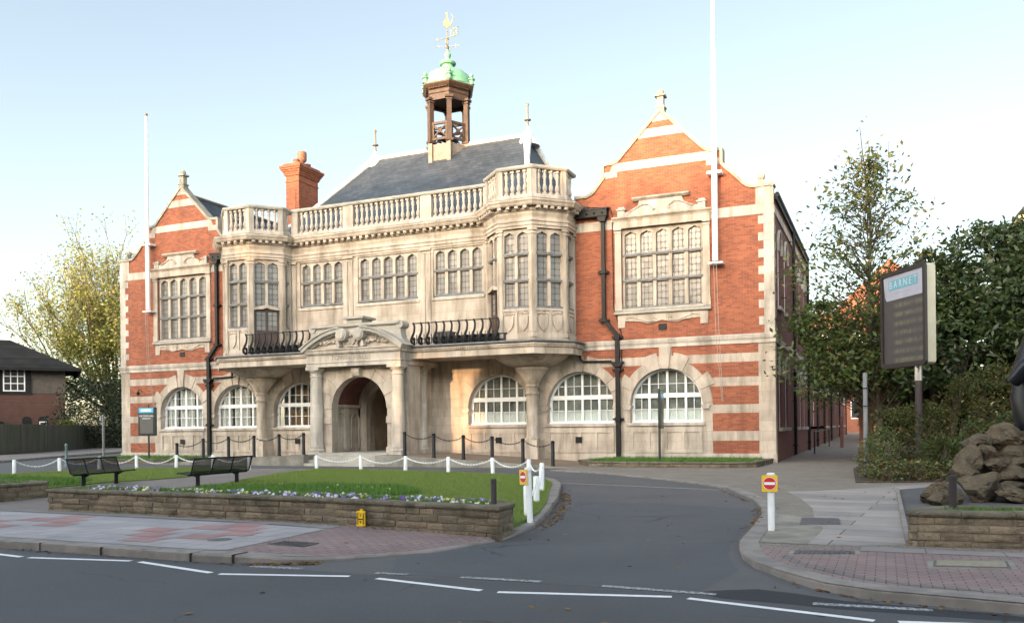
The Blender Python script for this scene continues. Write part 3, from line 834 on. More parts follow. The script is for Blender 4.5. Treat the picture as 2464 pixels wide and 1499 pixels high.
run((cx0, CY), (XC-2.05, CY), .42, .30, 9); run((XC-2.05, CY), (XC+2.05, CY), .30, .30, 13); run((XC+2.05, CY), (cx1, CY), .30, .42, 9)
bm_ = MB(); bm_.box(-.085,.085,-.085,.085,0,.10); bm_.lathe([(.06,.10),(.05,.14),(.085,.20),(.095,.27),(.085,.34),(.05,.44),(.045,.50),(.06,.53),(.06,.56),(.045,.60),(.075,.68),(.085,.75),(.07,.82),(.05,.90)], (0,0,0), 10)
bm_.box(-.08,.08,-.08,.08,.90,1.0)
b0 = hpart(bm_, 'baluster', STONEW, para, 40)
for k, (x, y) in enumerate(balpos):
    b_ = b0 if k == 0 else b0.copy()
    if k: col.objects.link(b_); b_.parent = para
    b_.location = (x, y, 10.70); b_.rotation_euler = (0, 0, 0)

# ---- main roof
rf = MB()
EX, EY0, EY1, EZ = 7.2, .35, 11.4, 10.75; RX, RY, RZ = 4.45, 5.8, 15.9
def roofpt(t, s, f):
    return None
k1 = .55
mid = lambda a, b, t, dz: tuple(a[i]+(b[i]-a[i])*t + (dz if i == 2 else 0) for i in range(3))
cA = (XC-EX, EY0, EZ); cB = (XC+EX, EY0, EZ); cC = (XC+EX, EY1, EZ); cD = (XC-EX, EY1, EZ); rA = (XC-RX, RY, RZ); rB = (XC+RX, RY, RZ)
def hip(c, r):                              # concave hip line, sweeping up to the finial
    out = []
    for k in range(7):
        t = k/6; out.append((c[0]+(r[0]-c[0])*(t**.72), c[1]+(r[1]-c[1])*t, c[2]+(r[2]-c[2])*t))
    return out
hA, hB, hC, hD = hip(cA, rA), hip(cB, rB), hip(cC, rB), hip(cD, rA)
for P, Q in ((hA, hB), (hB, hC), (hC, hD), (hD, hA)):
    o_ = len(rf.v); rf.v += P + Q
    for k in range(6):
        rf.f.append((o_+k, o_+7+k, o_+7+k+1, o_+k+1)); rf.mi.append(0)
main_roof = hpart(rf, 'main_roof', SLATE)
for o_ in [main_roof]: pass
lw = MB()
for H in (hA, hB, hC, hD): lw.tube([(p[0], p[1], p[2]+.03) for p in H], [.10,.10,.11,.12,.14,.18,.24], 8)
lw.tube([(rA[0], rA[1], rA[2]+.03), (rB[0], rB[1], rB[2]+.03)], .12, 8)
for r_, s_ in ((rA,-1),(rB,1)):
    lw.lathe([(.62,-.55),(.42,-.25),(.26,.02),(.12,.3),(.05,.5)], (r_[0], r_[1], r_[2]), 12)
hpart(lw, 'hip_flashing', LEADW, main_roof, 50)
for r_ in (rA, rB):
    f = MB(); f.lathe([(.08,.45),(.055,.55),(.05,.72),(.17,.76),(.17,.80),(.06,.84),(.05,1.0),(.045,1.45),(.07,1.5),(.075,1.56),(.03,1.62)], r_, 10)
    hpart(f, 'roof_finial', LEADP, main_roof, 40)

# ---- chimney
ch = MB(); x0, x1, y0, y1 = -25.83, -24.98, 4.0, 5.7
ch.box(x0, x1, y0, y1, 8.5, 15.1)
for k, (e, za, zb) in enumerate(((.06,15.1,15.2),(.03,14.75,14.82),(.10,15.2,15.3),(.15,15.3,15.4),(.21,15.4,15.5),(.26,15.5,15.62),(.1,15.62,15.75))):
    ch.box(x0-e, x1+e, y0-e, y1+e, za+.001*k, zb)
for xa, xb_ in ((x0+.2,x1-.2),): ch.box(xa, xb_, y0-.03, y0-.001, 10.5, 14.3)
chim = hpart(ch, 'chimney', BRICK)
for (px_, py_, big) in ((-25.4,4.35,0),(-25.4,4.85,1),(-25.4,5.35,0)):
    p = MB()
    if big: p.lathe([(.17,15.75),(.15,15.95),(.14,16.02),(.24,16.1),(.26,16.2),(.26,16.55),(.22,16.6),(.2,16.55)], (px_,py_,0), 16)
    else: p.lathe([(.17,15.75),(.15,15.95),(.18,15.98),(.18,16.05),(.14,16.06)], (px_,py_,0), 16)
    hpart(p, 'chimney_pot', POT, chim, 40)

# ---- belfry: hexagonal timber lantern with a copper dome
bx, by = XC, 5.8
def hexa(r, rot=-60): return [(bx + r*math.cos(R_(rot+60*k)), by + r*math.sin(R_(rot+60*k))) for k in range(6)]
bl = MB(); H = hexa(1.06)
bl.prism(H, 13.6, 15.86, axis='z')
for k in range(6):
    a = Vector(H[k]); b = Vector(H[(k+1)%6])
    c_ = a
    bl.box(a.x-.11, a.x+.11, a.y-.11, a.y+.11, 13.6, 15.93)
bel = hpart(bl, 'belfry', LEADP)
ps = MB()
for k in range(6):
    a = Vector(H[k]); ang = R_(-60+60*k)
    ps.M = Matrix.Translation((a.x, a.y, 0)) @ Matrix.Rotation(ang, 4, 'Z')
    ps.box(-.12,.12,-.12,.12,15.93,18.1); ps.box(-.19,.17,-.19,.19,15.93,16.06); ps.box(-.16,.15,-.16,.16,18.0,18.08); ps.box(-.2,.2,-.2,.2,18.12,18.24)
    ps.M = None
hpart(ps, 'belfry_post', OAK, bel)
for k in range(6):
    ra = MB(); M, L = face_M(H[k], H[(k+1)%6]); ra.M = M
    ra.box(.1,L-.1,-.06,.06,16.86,16.98); ra.box(.1,L-.1,-.06,.06,16.06,16.18)
    ra.beam((.14,0,16.2),(L-.14,0,16.86),.07,.07,(0,1,0)); ra.beam((.14,.01,16.86),(L-.14,.01,16.2),.07,.07,(0,1,0))
    ra.lathe([(.12,-.05),(.12,.05)], (0,0,0), 10) if False else None
    ra.ball((L/2,0,16.53),.13,8,(1,.5,1))
    ra.box(.12,.2,-.05,.05,16.18,16.86); ra.box(L-.2,L-.12,-.05,.05,16.18,16.86)
    hpart(ra, 'belfry_railing', OAK, bel)
    ra = MB(); ra.M = M; ra.box(.1,L-.1,-.09,.09,18.1,18.26); hpart(ra, 'belfry_lintel', OAK, bel)
cn = MB(); Hc = hexa(1.06)
cn.sweep(Hc, [(-.3,18.24),(.06,18.24),(.06,18.42),(.10,18.46),(.10,18.62),(.16,18.66),(.2,18.7),(-.3,18.7)], closed=True)
cn.sweep(Hc, [(-.3,18.7),(.24,18.7),(.30,18.76),(.37,18.84),(.37,18.90),(-.3,18.92)], closed=True)
cn.prism(hexa(1.0), 18.22, 18.3, axis='z')
for k in range(6):
    M, L = face_M(Hc[k], Hc[(k+1)%6]); cn.M = M
    for q in range(12): cn.box(L*(q+.5)/12-.025, L*(q+.5)/12+.025, -.24, -.2, 18.66, 18.70)
cn.M = None
hpart(cn, 'belfry_cornice', OAK, bel)
dm = MB()
dm.prism(hexa(1.46), 18.92, 18.97, axis='z')
dm.lathe([(1.30,18.96),(1.29,19.12),(1.23,19.34),(1.1,19.56),(.9,19.73),(.64,19.84),(.46,19.91),(.36,20.0),(.31,20.1),(.29,20.17),(.40,20.2),(.44,20.27),(.40,20.34),(.28,20.38),(.26,20.42),(.14,20.46),(.11,20.56),(.17,20.66),(.18,20.74),(.14,20.82),(.07,20.88),(.06,21.0)], (bx,by,0), 6*6, rot=R_(-60))
for k in range(6):
    a = hexa(1.36)[k]
    dm.lathe([(.16,18.95),(.13,19.0),(.12,19.16),(.19,19.2),(.19,19.24),(.07,19.28),(.05,19.32)], (a[0],a[1],0), 8); dm.ball((a[0],a[1],19.42),.11,10)
dome = hpart(dm, 'copper_dome', COPPER, bel, 35)
wv = MB()
wv.tube([(bx,by,20.9),(bx,by,22.05)], .03, 8); wv.lathe([(.05,21.05),(.09,21.1),(.05,21.18),(.04,21.5),(.08,21.56),(.04,21.64)], (bx,by,0), 8)
for a in (20, 110, 200, 290):
    d = Vector((math.cos(R_(a)), math.sin(R_(a)), 0)); wv.beam((bx,by,21.18), Vector((bx,by,21.18))+d*.42, .025, .025)
# arrow, tail with pierced plate, cockerel
d = Vector((.92,.40,0)); n_ = Vector((-d.y,d.x,0)); Mv = Matrix(((d.x,n_.x,0,bx),(d.y,n_.y,0,by),(0,0,1,0),(0,0,0,1)))
wv.M = Mv
wv.beam((-.5,0,21.52),(.15,0,21.66),.03,.03); wv.prism([(-.62,21.48),(-.48,21.46),(-.5,21.6)], -.015,.015)
wv.prism([(.14,21.62),(.5,21.78),(.5,22.2),(.14,22.05)], -.015,.015, holes=[[(.2,21.7),(.28,21.74),(.28,21.86),(.35,21.9),(.35,21.78),(.44,21.82),(.44,22.1),(.2,22.0)]])
for q in range(4): wv.ball((.56,0,21.82+.12*q),.03,6)
wv.tube([(0,0,22.0),(0,0,22.15)], .02, 6)
wv.prism([(-.04,22.12),(.05,22.12),(.12,22.26),(.2,22.5),(.26,22.72),(.2,22.9),(.3,22.78),(.3,22.6),(.24,22.34),(.14,22.2),(.1,22.5),(.04,22.66),(.02,22.82),(.05,22.9),(0,22.97),(-.04,22.9),(-.1,22.86),(-.05,22.8),(-.08,22.62),(-.17,22.48),(-.28,22.44),(-.2,22.3),(-.12,22.2)], -.02, .02)
wv.M = None
vane = hpart(wv, 'weather_vane', GILT, bel)
for a, ch_ in ((20,'N'),(110,'W'),(200,'S'),(290,'E')):
    d2 = Vector((math.cos(R_(a)), math.sin(R_(a)),0))
    t = text_mesh(ch_, .26, .012, GILT, 'compass_letter', None, Matrix.Translation((bx+d2.x*.5, by+d2.y*.5, 21.2)) @ Matrix.Rotation(R_(23),4,'Z') @ FRONT)
    t.parent = bel
bs = MB(); bs.lathe([(.42,16.3),(.38,16.45),(.26,16.6),(.2,16.8),(.08,16.88),(.05,16.95)], (bx,by,0), 16); bs.beam((bx-1,by,17.0),(bx+1,by,17.0),.1,.12); hpart(bs,'bell',BLACK,bel,40)

# ---- balcony: slab, moulded edge and iron railing
BY = -2.38
def bal_plan(): 
    return [(XL-BW-.28, -.003), (XL-BW-.28, -1.15), (XL-BH-.12, BY), (XR+BH+.12, BY), (XR+BW+.28, -1.15), (XR+BW+.28, -.003)]
ba = MB(); ba.prism([(XL-BW-.22,-.003),(XL-BW-.22,-1.12),(XL-BH-.09,BY+.06),(XR+BH+.09,BY+.06),(XR+BW+.22,-1.12),(XR+BW+.22,-.003)], 4.34, 4.735, axis='z')
ba.sweep(bal_plan(), [(-.1,4.30),(.0,4.30),(.0,4.54),(.03,4.56),(.05,4.62),(.10,4.67),(.10,4.71),(.05,4.74),(-.1,4.74)])
P_ = bal_plan()
for i in range(5):
    M, L = face_M(P_[i], P_[i+1]); ba.M = M
    n = int(L/.11)
    for k in range(n): ba.ball(((k+.5)*L/n, -.055, 4.61), .042, 6)
ba.M = None
balc = hpart(ba, 'balcony', STONE)
lb = MB(); lb.sweep(P_, [(-.2,4.745),(.12,4.745),(.17,4.78),(.17,4.82),(.1,4.85),(-.2,4.85)]); hpart(lb, 'lead_edge', LEADD, balc)
def railing(x0, x1, y):
    r = MB(); n = max(2, int(round(abs(x1-x0)/.365)))
    r.box(min(x0,x1), max(x0,x1), y-.02, y+.02, 5.76, 5.80); r.box(min(x0,x1), max(x0,x1), y-.015, y+.015, 5.10, 5.125); r.box(min(x0,x1), max(x0,x1), y-.015, y+.015, 4.93, 4.95)
    ro = hpart(r, 'balcony_railing', BLACK, balc)
    bb = MB()
    for k in range(n+1):
        x = x0+(x1-x0)*k/n
        bb.tube([(x-.05,y,5.79),(x-.0,y-.02,5.75),(x+.035,y-.03,5.62),(x+.03,y-.06,5.42),(x-.01,y-.13,5.24),(x-.05,y-.17,5.08),(x-.03,y-.16,4.95),(x+.02,y-.1,4.90),(x+.05,y-.05,4.96)], [.05,.045,.042,.045,.055,.062,.066,.07,.062], 7)
        bb.tube([(x,y,4.85),(x,y,5.12)], .045, 6); bb.ball((x+.02,y-.06,5.13),.07,6)
        if k < n:
            for q in (1/3, 2/3):
                xx = x+(x1-x0)/n*q; bb.tube([(xx,y,4.9),(xx,y,5.26)], .018, 5); bb.ball((xx,y,5.28),.025,6)
    hpart(bb, 'scrolled_baluster', BLACK, ro, 50)
railing(XL+BH-.05, XC-2.5, BY+.06); railing(XC+2.5, XR-BH+.05, BY+.06)

# ---- porch
po = MB(); PX = 2.05; PF = -2.75
aw, az = 1.40, 2.25
arch = [(XC-aw,.30),(XC+aw,.30)] + arc(XC, az, aw, 0, 180, 24)
po.prism([(XC-2.05,.05),(XC+2.05,.05),(XC+2.05,4.06),(XC-2.05,4.06)], PF, PF+.45, holes=[[(XC-aw,.06),(XC+aw,.06)] + arc(XC, az, aw, 0, 180, 24)])
for s in (-1, 1):
    x = XC+s*1.83
    po.prism([(PF+.45,.05),(-.002,.05),(-.002,4.06),(PF+.45,4.06)], x-.2, x+.2, axis='x', holes=[])
    ni = [( -1.95,.4),(-.75,.4)] + [(-1.35+.6*math.cos(R_(a)), 2.3+.6*math.sin(R_(a))) for a in range(0,181,15)]
porch = hpart(po, 'entrance_porch', STONE)
pi_ = MB()                                    # inner pilasters, barrel vault and inner arch
for s in (-1, 1):
    xi = XC+s*1.625
    for ya in (-2.28, -1.5, -.35): pi_.box(min(xi, xi-s*.09), max(xi, xi-s*.09), ya, ya+.3, .4, 2.35)
    pi_.box(min(xi,xi-s*.13), max(xi,xi-s*.13), -2.29, -.03, 2.35, 2.47)
    for yc in (-1.84, -.68):
        pts = [(yc+.32*math.cos(R_(a)), 1.75+.32*math.sin(R_(a))) for a in range(0,181,15)]
        pi_.tube([(xi-s*.02, p[0], p[1]) for p in [(yc+.32,.5)]+pts+[(yc-.32,.5)]], .05, 6)
ring = [(XC-1.6,2.0),(XC-1.6,4.0),(XC+1.6,4.0),(XC+1.6,2.0)]
pi_.prism([(XC-1.62,.38),(XC-1.2,.38),(XC-1.2,2.3)] + arc(XC,2.3,1.2,180,0,20)[1:] + [(XC+1.2,.38),(XC+1.62,.38),(XC+1.62,4.0),(XC-1.62,4.0)], -.35, -.02)
hpart(pi_, 'inner_arcade', STONE2, porch)
vt = MB(); n = 16; vs = []; fs = []
for k in range(n+1):
    a = math.pi*k/n
    for y in (PF+.45, -.03): vs.append((XC+1.61*math.cos(a), y, 2.4+1.5*math.sin(a)))
for k in range(n): fs.append((2*k,2*k+1,2*k+3,2*k+2))
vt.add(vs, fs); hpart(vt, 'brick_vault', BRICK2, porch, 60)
vb = MB(); vb.box(XC-1.6, XC+1.6, 2.6, 2.65, .37, 4.2); vb.box(XC-1.32, XC-1.30, .5, 2.6, .37, 4.0); vb.box(XC+1.30, XC+1.32, .5, 2.6, .37, 4.0); vb.box(XC-1.5, XC+1.5, .5, 2.65, 4.0, 4.05); hpart(vb, 'lobby_wall', plain('lobby_stone',(.40,.30,.2),(.3,.22,.15),2,.9), porch)
dr = MB()
dr.prism(rect(XC-1.0, XC+1.0, .37, 2.5), 1.6, 1.68, holes=[rect(XC-.9,XC-.1,1.3,2.35), rect(XC+.1,XC+.9,1.3,2.35)])
dr.box(XC-.85,XC-.15,1.58,1.599,.5,1.15); dr.box(XC+.15,XC+.85,1.58,1.599,.5,1.15)
dro = hpart(dr, 'entrance_door', DOORW, porch); dg = MB(); dg.box(XC-.92,XC+.92,1.63,1.64,1.2,2.4); hpart(dg,'door_glass',GLASS,dro)
# entrance voussoirs + key scroll + imposts
pv = MB()
for a0, a1, lg in ((0,22,0),(22,40,1),(40,62,0),(62,80,1),(100,118,1),(118,140,0),(140,158,1),(158,180,0)):
    r1 = 2.05 if lg else 1.78
    pts = arc(XC,az,aw-.02,a0+.6,a1-.6,6) + arc(XC,az,r1,a1-.6,a0+.6,6)
    pts = [(max(XC-2.03,min(XC+2.03,p[0])), min(4.05,p[1])) for p in pts]
    pv.prism(pts, PF-(.05 if lg else .03), PF-.001)
for s in (-1,1):
    pv.box(min(XC+s*(aw-.03),XC+s*1.98), max(XC+s*(aw-.03),XC+s*1.98), PF-.05, PF-.001, 1.62, 1.9)
    pv.box(min(XC+s*(aw-.03),XC+s*1.7), max(XC+s*(aw-.03),XC+s*1.7), PF-.06, PF-.001, .3, .62)
pv.prism(arc(XC,az,aw-.015,0,180,24)+arc(XC,az,1.74,180,0,24), PF-.02, PF-.0015)
hpart(pv, 'entrance_arch_surround', STONE2, porch)
ky = MB(); ky.M = Matrix.Translation((XC, PF, 0))
for x0 in (-.19,-.06,.07): ky.prism([(.0,3.58),(-.12,3.58),(-.24,3.66),(-.3,3.8),(-.28,3.95),(-.2,4.04),(0,4.05)], x0, x0+.125, axis='x')
hpart(ky, 'scroll_keystone', STONE2, porch)
# columns
COLST = masonry('column_stone', (.50,.445,.375), (.40,.355,.30), (.30,.27,.22), 3.0, .62, .003, stain=(.22,.2,.17), stain_amt=.8, bstr=.25, lo=.45, hi=.66)
def column(x, y):
    c = MB()
    c.box(x-.37,x+.37,y-.37,y+.37,-.15,.26); c.box(x-.33,x+.33,y-.33,y+.33,.26,.42)
    c.lathe([(.32,.42),(.34,.47),(.32,.53),(.30,.55),(.31,.60),(.29,.66),(.275,.7),(.28,1.6),(.245,3.62),(.275,3.64),(.275,3.68),(.245,3.70),(.245,3.80),(.28,3.83),(.315,3.90),(.325,3.93)], (x,y,0), 24)
    c.box(x-.33,x+.33,y-.33,y+.33,3.93,4.05)
    hpart(c, 'porch_column', COLST, porch, 35)
for s in (-1,1):
    for y in (-2.95,-1.0): column(XC+s*PX, y)
    w = MB(); x = XC+s*PX; w.box(x-.2,x+.2,-2.55,-1.4,.3,4.05); hpart(w, 'porch_pier', STONE2, porch)
# entablature with the inscription
pe_path = [(XC-PX-.27,-.02),(XC-PX-.27,-3.2),(XC+PX+.27,-3.2),(XC+PX+.27,-.02)]
ee = MB(); ee.prism([(XC-PX-.25,-3.18),(XC+PX+.25,-3.18),(XC+PX+.25,-.02),(XC-PX-.25,-.02)], 4.06, 4.85, axis='z')
ee.sweep(pe_path, [(-.1,4.055),(.04,4.055),(.04,4.20),(.07,4.22),(.07,4.25),(.02,4.27),(.02,4.56),(.06,4.60),(.12,4.66),(.12,4.72),(.17,4.76),(.17,4.80),(-.1,4.84)])
for i in range(3):
    M, L = face_M(pe_path[i], pe_path[i+1]); ee.M = M; n = int(L/.1)
    for k in range(n): ee.ball(((k+.5)*L/n, -.09, 4.62), .042, 6)
ee.M = None
eo = hpart(ee, 'porch_entablature', STONEW, porch)
ins = text_mesh('TOWN  HALL', .30, .012, plain('incised_shadow', (.27,.225,.18), (.23,.19,.15), 3, .9, 30, 0), 'inscription', None, Matrix.Translation((XC-.15, -3.222, 4.415)) @ FRONT)
ins.parent = eo; ins.matrix_parent_inverse = Matrix.Identity(4)
# attic wall with end scrolls, pier cap, curved broken pediment with volutes
at = MB()
at.prism(rect(XC-2.05,XC+2.05,4.84,5.72), -2.95, -2.6)
at.prism([(-3.02,5.72),(-3.08,5.76),(-3.08,5.84),(-2.98,5.88),(-2.56,5.88),(-2.5,5.84),(-2.5,5.76),(-2.56,5.72)], XC-2.2, XC+2.2, axis='x')
for s in (-1,1):
    M = Matrix.Translation((XC,0,0)) @ Matrix.Diagonal((s,1,1,1)); at.M = M
    at.prism([(2.05,4.84),(2.62,4.84),(2.45,4.95),(2.3,5.15),(2.22,5.4),(2.22,5.62),(2.05,5.62)], -2.97, -2.55)
    at.prism([(2.2+.17*math.cos(R_(a)),5.72+.17*math.sin(R_(a))) for a in range(0,360,24)], -3.02, -2.5)
    at.M = None
at.box(XC-.42,XC+.36,-3.0,-2.2,5.88,6.06)
hpart(at, 'porch_attic', STONEG, eo)
cp = MB(); cp.box(XC-.55,XC+.49,-3.12,-2.1,6.06,6.16); hpart(cp, 'pier_cap', STONEG, eo)
pd = MB(); tymp = MB()
tymp.prism([(XC-2.2,4.85),(XC+2.2,4.85),(XC+1.6,5.22),(XC+.9,5.5),(XC+.3,5.6),(XC-.3,5.6),(XC-.9,5.5),(XC-1.6,5.22)], -3.12, -2.97)
for s in (-1,1):
    M = Matrix.Translation((XC,0,0)) @ Matrix.Diagonal((s,1,1,1)); pd.M = M
    A = [(2.55,4.80),(2.2,5.05),(1.8,5.28),(1.4,5.46),(1.0,5.58),(.7,5.63),(.5,5.62)]
    pd.ribbon(A[::-1], .0, -3.42, -2.96, -.15)
    pd.ribbon(A[::-1], .06, -3.48, -2.96, .0)
    pd.ribbon(A[::-1], -.15, -3.26, -2.96, -.25)
    for r_, ya in ((.27,-3.44),(.215,-3.48),(.165,-3.51)):
        pd.prism([(.43+r_*math.cos(R_(a)),5.37+r_*math.sin(R_(a))) for a in range(0,360,15)], ya, -2.96)
    for k in range(14):
        t = k/13; q = min(int(t*5.99),5); a_, b_ = A[::-1][q], A[::-1][q+1]; f = t*6-q
        pd.ball((a_[0]+(b_[0]-a_[0])*f, -3.34, a_[1]+(b_[1]-a_[1])*f-.20), .032, 6)
    pd.M = None
hpart(tymp, 'tympanum', STONE2, eo); hpart(pd, 'curved_pediment', STONEG, eo)
cv = MB(); r2 = random.Random(3)
for s in (-1,1):
    for k in range(42):
        t = r2.random(); x = .72+t*1.0; zc = 5.02+.1*(1-abs(t-.45)*1.6); 
        cv.ball((XC+s*x, -3.16-.05*r2.random(), zc+.13*(r2.random()-.5)*(1.5-abs(t-.45)*2)), .035+.035*r2.random(), 7)
    cv.prism([(XC+s*.52,4.86),(XC+s*.68,4.86),(XC+s*.66,5.02),(XC+s*.60,5.12),(XC+s*.54,5.02)], -3.4, -3.1)
# crown, shield and two supporters
cv.prism([(XC-.16,5.22),(XC+.16,5.22),(XC+.15,5.04),(XC,4.92),(XC-.15,5.04)], -3.26, -3.1)
for k in range(36):
    a = r2.uniform(0,2*math.pi); cv.ball((XC+.3*math.cos(a)*r2.uniform(.7,1.1), -3.18, 5.14+.27*math.sin(a)*r2.uniform(.8,1.1)), .04+.02*r2.random(), 6)
cv.box(XC-.33,XC+.33,-3.28,-3.1,4.85,4.92)
hpart(cv, 'carved_arms', STONEW, eo, 60)
# side niche in the wall right and left of the porch
# steps
stp = MB()
for k in range(4):
    z1 = .37-.135*k; stp.box(XC-1.75, XC+1.75, -3.35-.32*k, (-.02 if k == 0 else -3.35-.32*(k-1)), -.35, z1)
hpart(stp, 'entrance_step', STONEG, porch)

# ---- downpipes with hoppers
for m in (0,1):
    M = MIR if m else None
    d = MB(); d.M = M
    d.box(-7.88,-6.47,-.34,-.02,9.93,10.2); d.box(-7.9,-6.43,-.37,-.02,10.2,10.26)
    d.prism([(-6.9,9.93),(-6.5,9.93),(-6.58,9.72),(-6.82,9.72)], -.3, -.05)
    for k in range(4): d.lathe([(.0,-.012),(.055,-.01),(.055,.01),(0,.012)], (0,0,0), 8) if False else d.ball((-7.65+.33*k,-.35,10.06),.05,8)
    d.beam((-6.69,-.13,9.75),(-6.69,-.13,5.66),.15,.13,(0,1,0)); d.beam((-6.69,-.13,5.72),(-6.13,-.13,5.06),.15,.13,(0,1,0)); d.beam((-6.13,-.13,5.12),(-6.13,-.13,-.1),.17,.15,(0,1,0))
    for x, zs in ((-6.69,(7.63,5.66)),(-6.13,(4.95,3.62,1.62))):
        for z in zs: d.box(x-.22,x+.22,-.17,-.03,z,z+.08); d.box(x-.12,x+.12,-.24,-.05,z-.03,z+.11)
    d.prism([(-6.4,3.98),(-5.86,3.98),(-6.0,3.78),(-6.26,3.78)], -.3, -.03)
    d.tube([(-7.75,-.3,4.55),(-7.7,-.2,4.15),(-7.6,-.1,4.05),(-6.9,-.1,4.03),(-6.4,-.1,4.02)], .045, 8)
    hpart(d, 'downpipe', BLACK)
cb = MB(); cb.tube([(-7.3,-.2,10.35),(-6.4,-.05,10.3),(-6.32,-.03,10.0),(-6.3,-.03,6.2),(-5.98,-.03,5.1),(-5.98,-.03,3.9)], .018, 6); cb.box(-7.6,-7.3,-.25,-.05,10.27,10.4); hpart(cb,'alarm_cable',BLACK)
# ================================================================== GROUND
def gz(y): return -0.12 + 0.006*y
def sheet(mb, poly, h, h0=None):
    """flat sheet following the ground slope; h may be one height or one per vertex"""
    hs = h if isinstance(h, (list, tuple)) else [h]*len(poly)
    tr = tessellate_polygon([[Vector((p[0],p[1],0)) for p in poly]]); n = len(poly)
    vs = [(p[0],p[1],gz(p[1])+q) for p, q in zip(poly, hs)]; fs = []
    for t in tr:
        a,b,c = [Vector(vs[i]) for i in t]
        fs.append(tuple(t) if (b-a).cross(c-a).z > 0 else tuple(reversed(t)))
    if h0 is not None:
        vs += [(p[0],p[1],gz(p[1])+h0) for p in poly]
        for i in range(n): fs.append((i,(i+1)%n,n+(i+1)%n,n+i))
    mb.add(vs, fs)
def struct(name, mb, mat, smooth=0, recalc=False):
    return tag(mb.build(name, mat, None, smooth, recalc), kind='structure')
def asphalt(name, c1, c2, spk, crack=True):
    m, nt, b = new_mat(name); v = objvec(nt)
    f = ramp(nt, noise(nt, v, .55, 6, .6), .35, .65); cur = mixc(nt, f, c1, c2)
    f2 = ramp(nt, noise(nt, scaled(nt, v, (.25,2.2,1)), 1.0, 5, .6), .45, .7); cur = mixc(nt, math_(nt,'MULTIPLY',f2,.35), cur, tuple(x*.75 for x in c1))
    g = ramp(nt, noise(nt, v, 130, 2, .7), .60, .78); cur = mixc(nt, math_(nt,'MULTIPLY',g,.55), cur, spk)
    g3 = ramp(nt, noise(nt, v, 34, 4, .75), .38, .62); cur = mixc(nt, math_(nt,'MULTIPLY',g3,.34), cur, tuple(x*.62 for x in c1))
    g2 = ramp(nt, noise(nt, v, 21, 3, .7), .70, .73); cur = mixc(nt, math_(nt,'MULTIPLY',g2,.35), cur, tuple(min(1,x*1.6) for x in spk))
    # tyre-polished bands, mended patches, hairline cracks
    vc = N(nt, 'ShaderNodeTexVoronoi'); vc.feature = 'DISTANCE_TO_EDGE'; vc.inputs['Scale'].default_value = .38
    wv_ = N(nt, 'ShaderNodeMixRGB'); wv_.blend_type = 'ADD'; wv_.inputs[0].default_value = .35
    nz_ = N(nt, 'ShaderNodeTexNoise'); nz_.inputs['Scale'].default_value = 2.3; nt.links.new(v, nz_.inputs['Vector']); nt.links.new(v, wv_.inputs[1]); nt.links.new(nz_.outputs['Color'], wv_.inputs[2]); nt.links.new(wv_.outputs[0], vc.inputs['Vector'])
    ck = math_(nt, 'MULTIPLY', math_(nt, 'LESS_THAN', vc.outputs['Distance'], .006), ramp(nt, noise(nt, v, .35, 2), .52, .60))
    cur = mixc(nt, math_(nt,'MULTIPLY',ck,.6), cur, (.02,.02,.02))
    oil = ramp(nt, noise(nt, v, 1.7, 4, .7), .66, .76); cur = mixc(nt, math_(nt,'MULTIPLY',oil,.3), cur, (.035,.035,.038))
    nt.links.new(cur, b.inputs['Base Color']); b.inputs['Roughness'].default_value = .8; b.inputs['Specular IOR Level'].default_value = .35
    bump(nt, b, noise(nt, v, 110, 2, .7), .5, .012); return m
ASPH = asphalt('driveway_asphalt', (.104,.102,.103), (.083,.081,.083), (.22,.22,.22))
ASPH2 = asphalt('road_asphalt', (.078,.079,.084), (.065,.066,.070), (.15,.15,.15))
TAR = asphalt('fresh_tar', (.028,.03,.034), (.022,.024,.028), (.07,.07,.07))
PATHM = asphalt('path_tarmac', (.20,.172,.155), (.155,.135,.122), (.30,.265,.24))
KERBM = plain('granite_kerb', (.225,.20,.18), (.155,.14,.125), 3.0, .8, 90, .4, lo=.4, hi=.62)
CONC = plain('weathered_concrete', (.25,.23,.19), (.14,.13,.105), 2.0, .9, 50, .4)
def slabs(name, c1, c2, cm, bw, bh, mo=.006, rot=0.0):
    m, nt, b = new_mat(name); v = objvec(nt)
    mp = N(nt,'ShaderNodeMapping'); mp.inputs['Rotation'].default_value = (0,0,rot); nt.links.new(v, mp.inputs['Vector'])
    t = N(nt,'ShaderNodeTexBrick'); nt.links.new(mp.outputs[0], t.inputs['Vector']); t.inputs['Scale'].default_value = 1
    t.inputs['Color1'].default_value=(*c1,1); t.inputs['Color2'].default_value=(*c2,1); t.inputs['Mortar'].default_value=(*cm,1)
    t.inputs['Mortar Size'].default_value=mo; t.inputs['Brick Width'].default_value=bw; t.inputs['Row Height'].default_value=bh
    f = ramp(nt, noise(nt, v, 1.1, 6, .65), .3, .7); cur = mixc(nt, 1.0, t.outputs['Color'], mixc(nt, f, (1.12,1.1,1.08), (.78,.78,.78)), 'MULTIPLY')
    g = ramp(nt, noise(nt, v, 140, 2, .7), .58, .75); cur = mixc(nt, math_(nt,'MULTIPLY',g,.3), cur, tuple(min(1,x*1.5) for x in c1))
    nt.links.new(cur, b.inputs['Base Color']); b.inputs['Roughness'].default_value=.85; b.inputs['Specular IOR Level'].default_value=.3
    bump(nt, b, math_(nt,'ADD', math_(nt,'MULTIPLY',t.outputs['Fac'],-1.0), math_(nt,'MULTIPLY',noise(nt,v,90,2),.4)), .5, .008); return m
SLAB = slabs('grey_paving_slabs', (.31,.295,.30), (.275,.262,.268), (.12,.115,.115), .62, .47)
REDS = slabs('red_paving_slab', (.30,.185,.18), (.28,.17,.165), (.1,.08,.08), 50, 50)
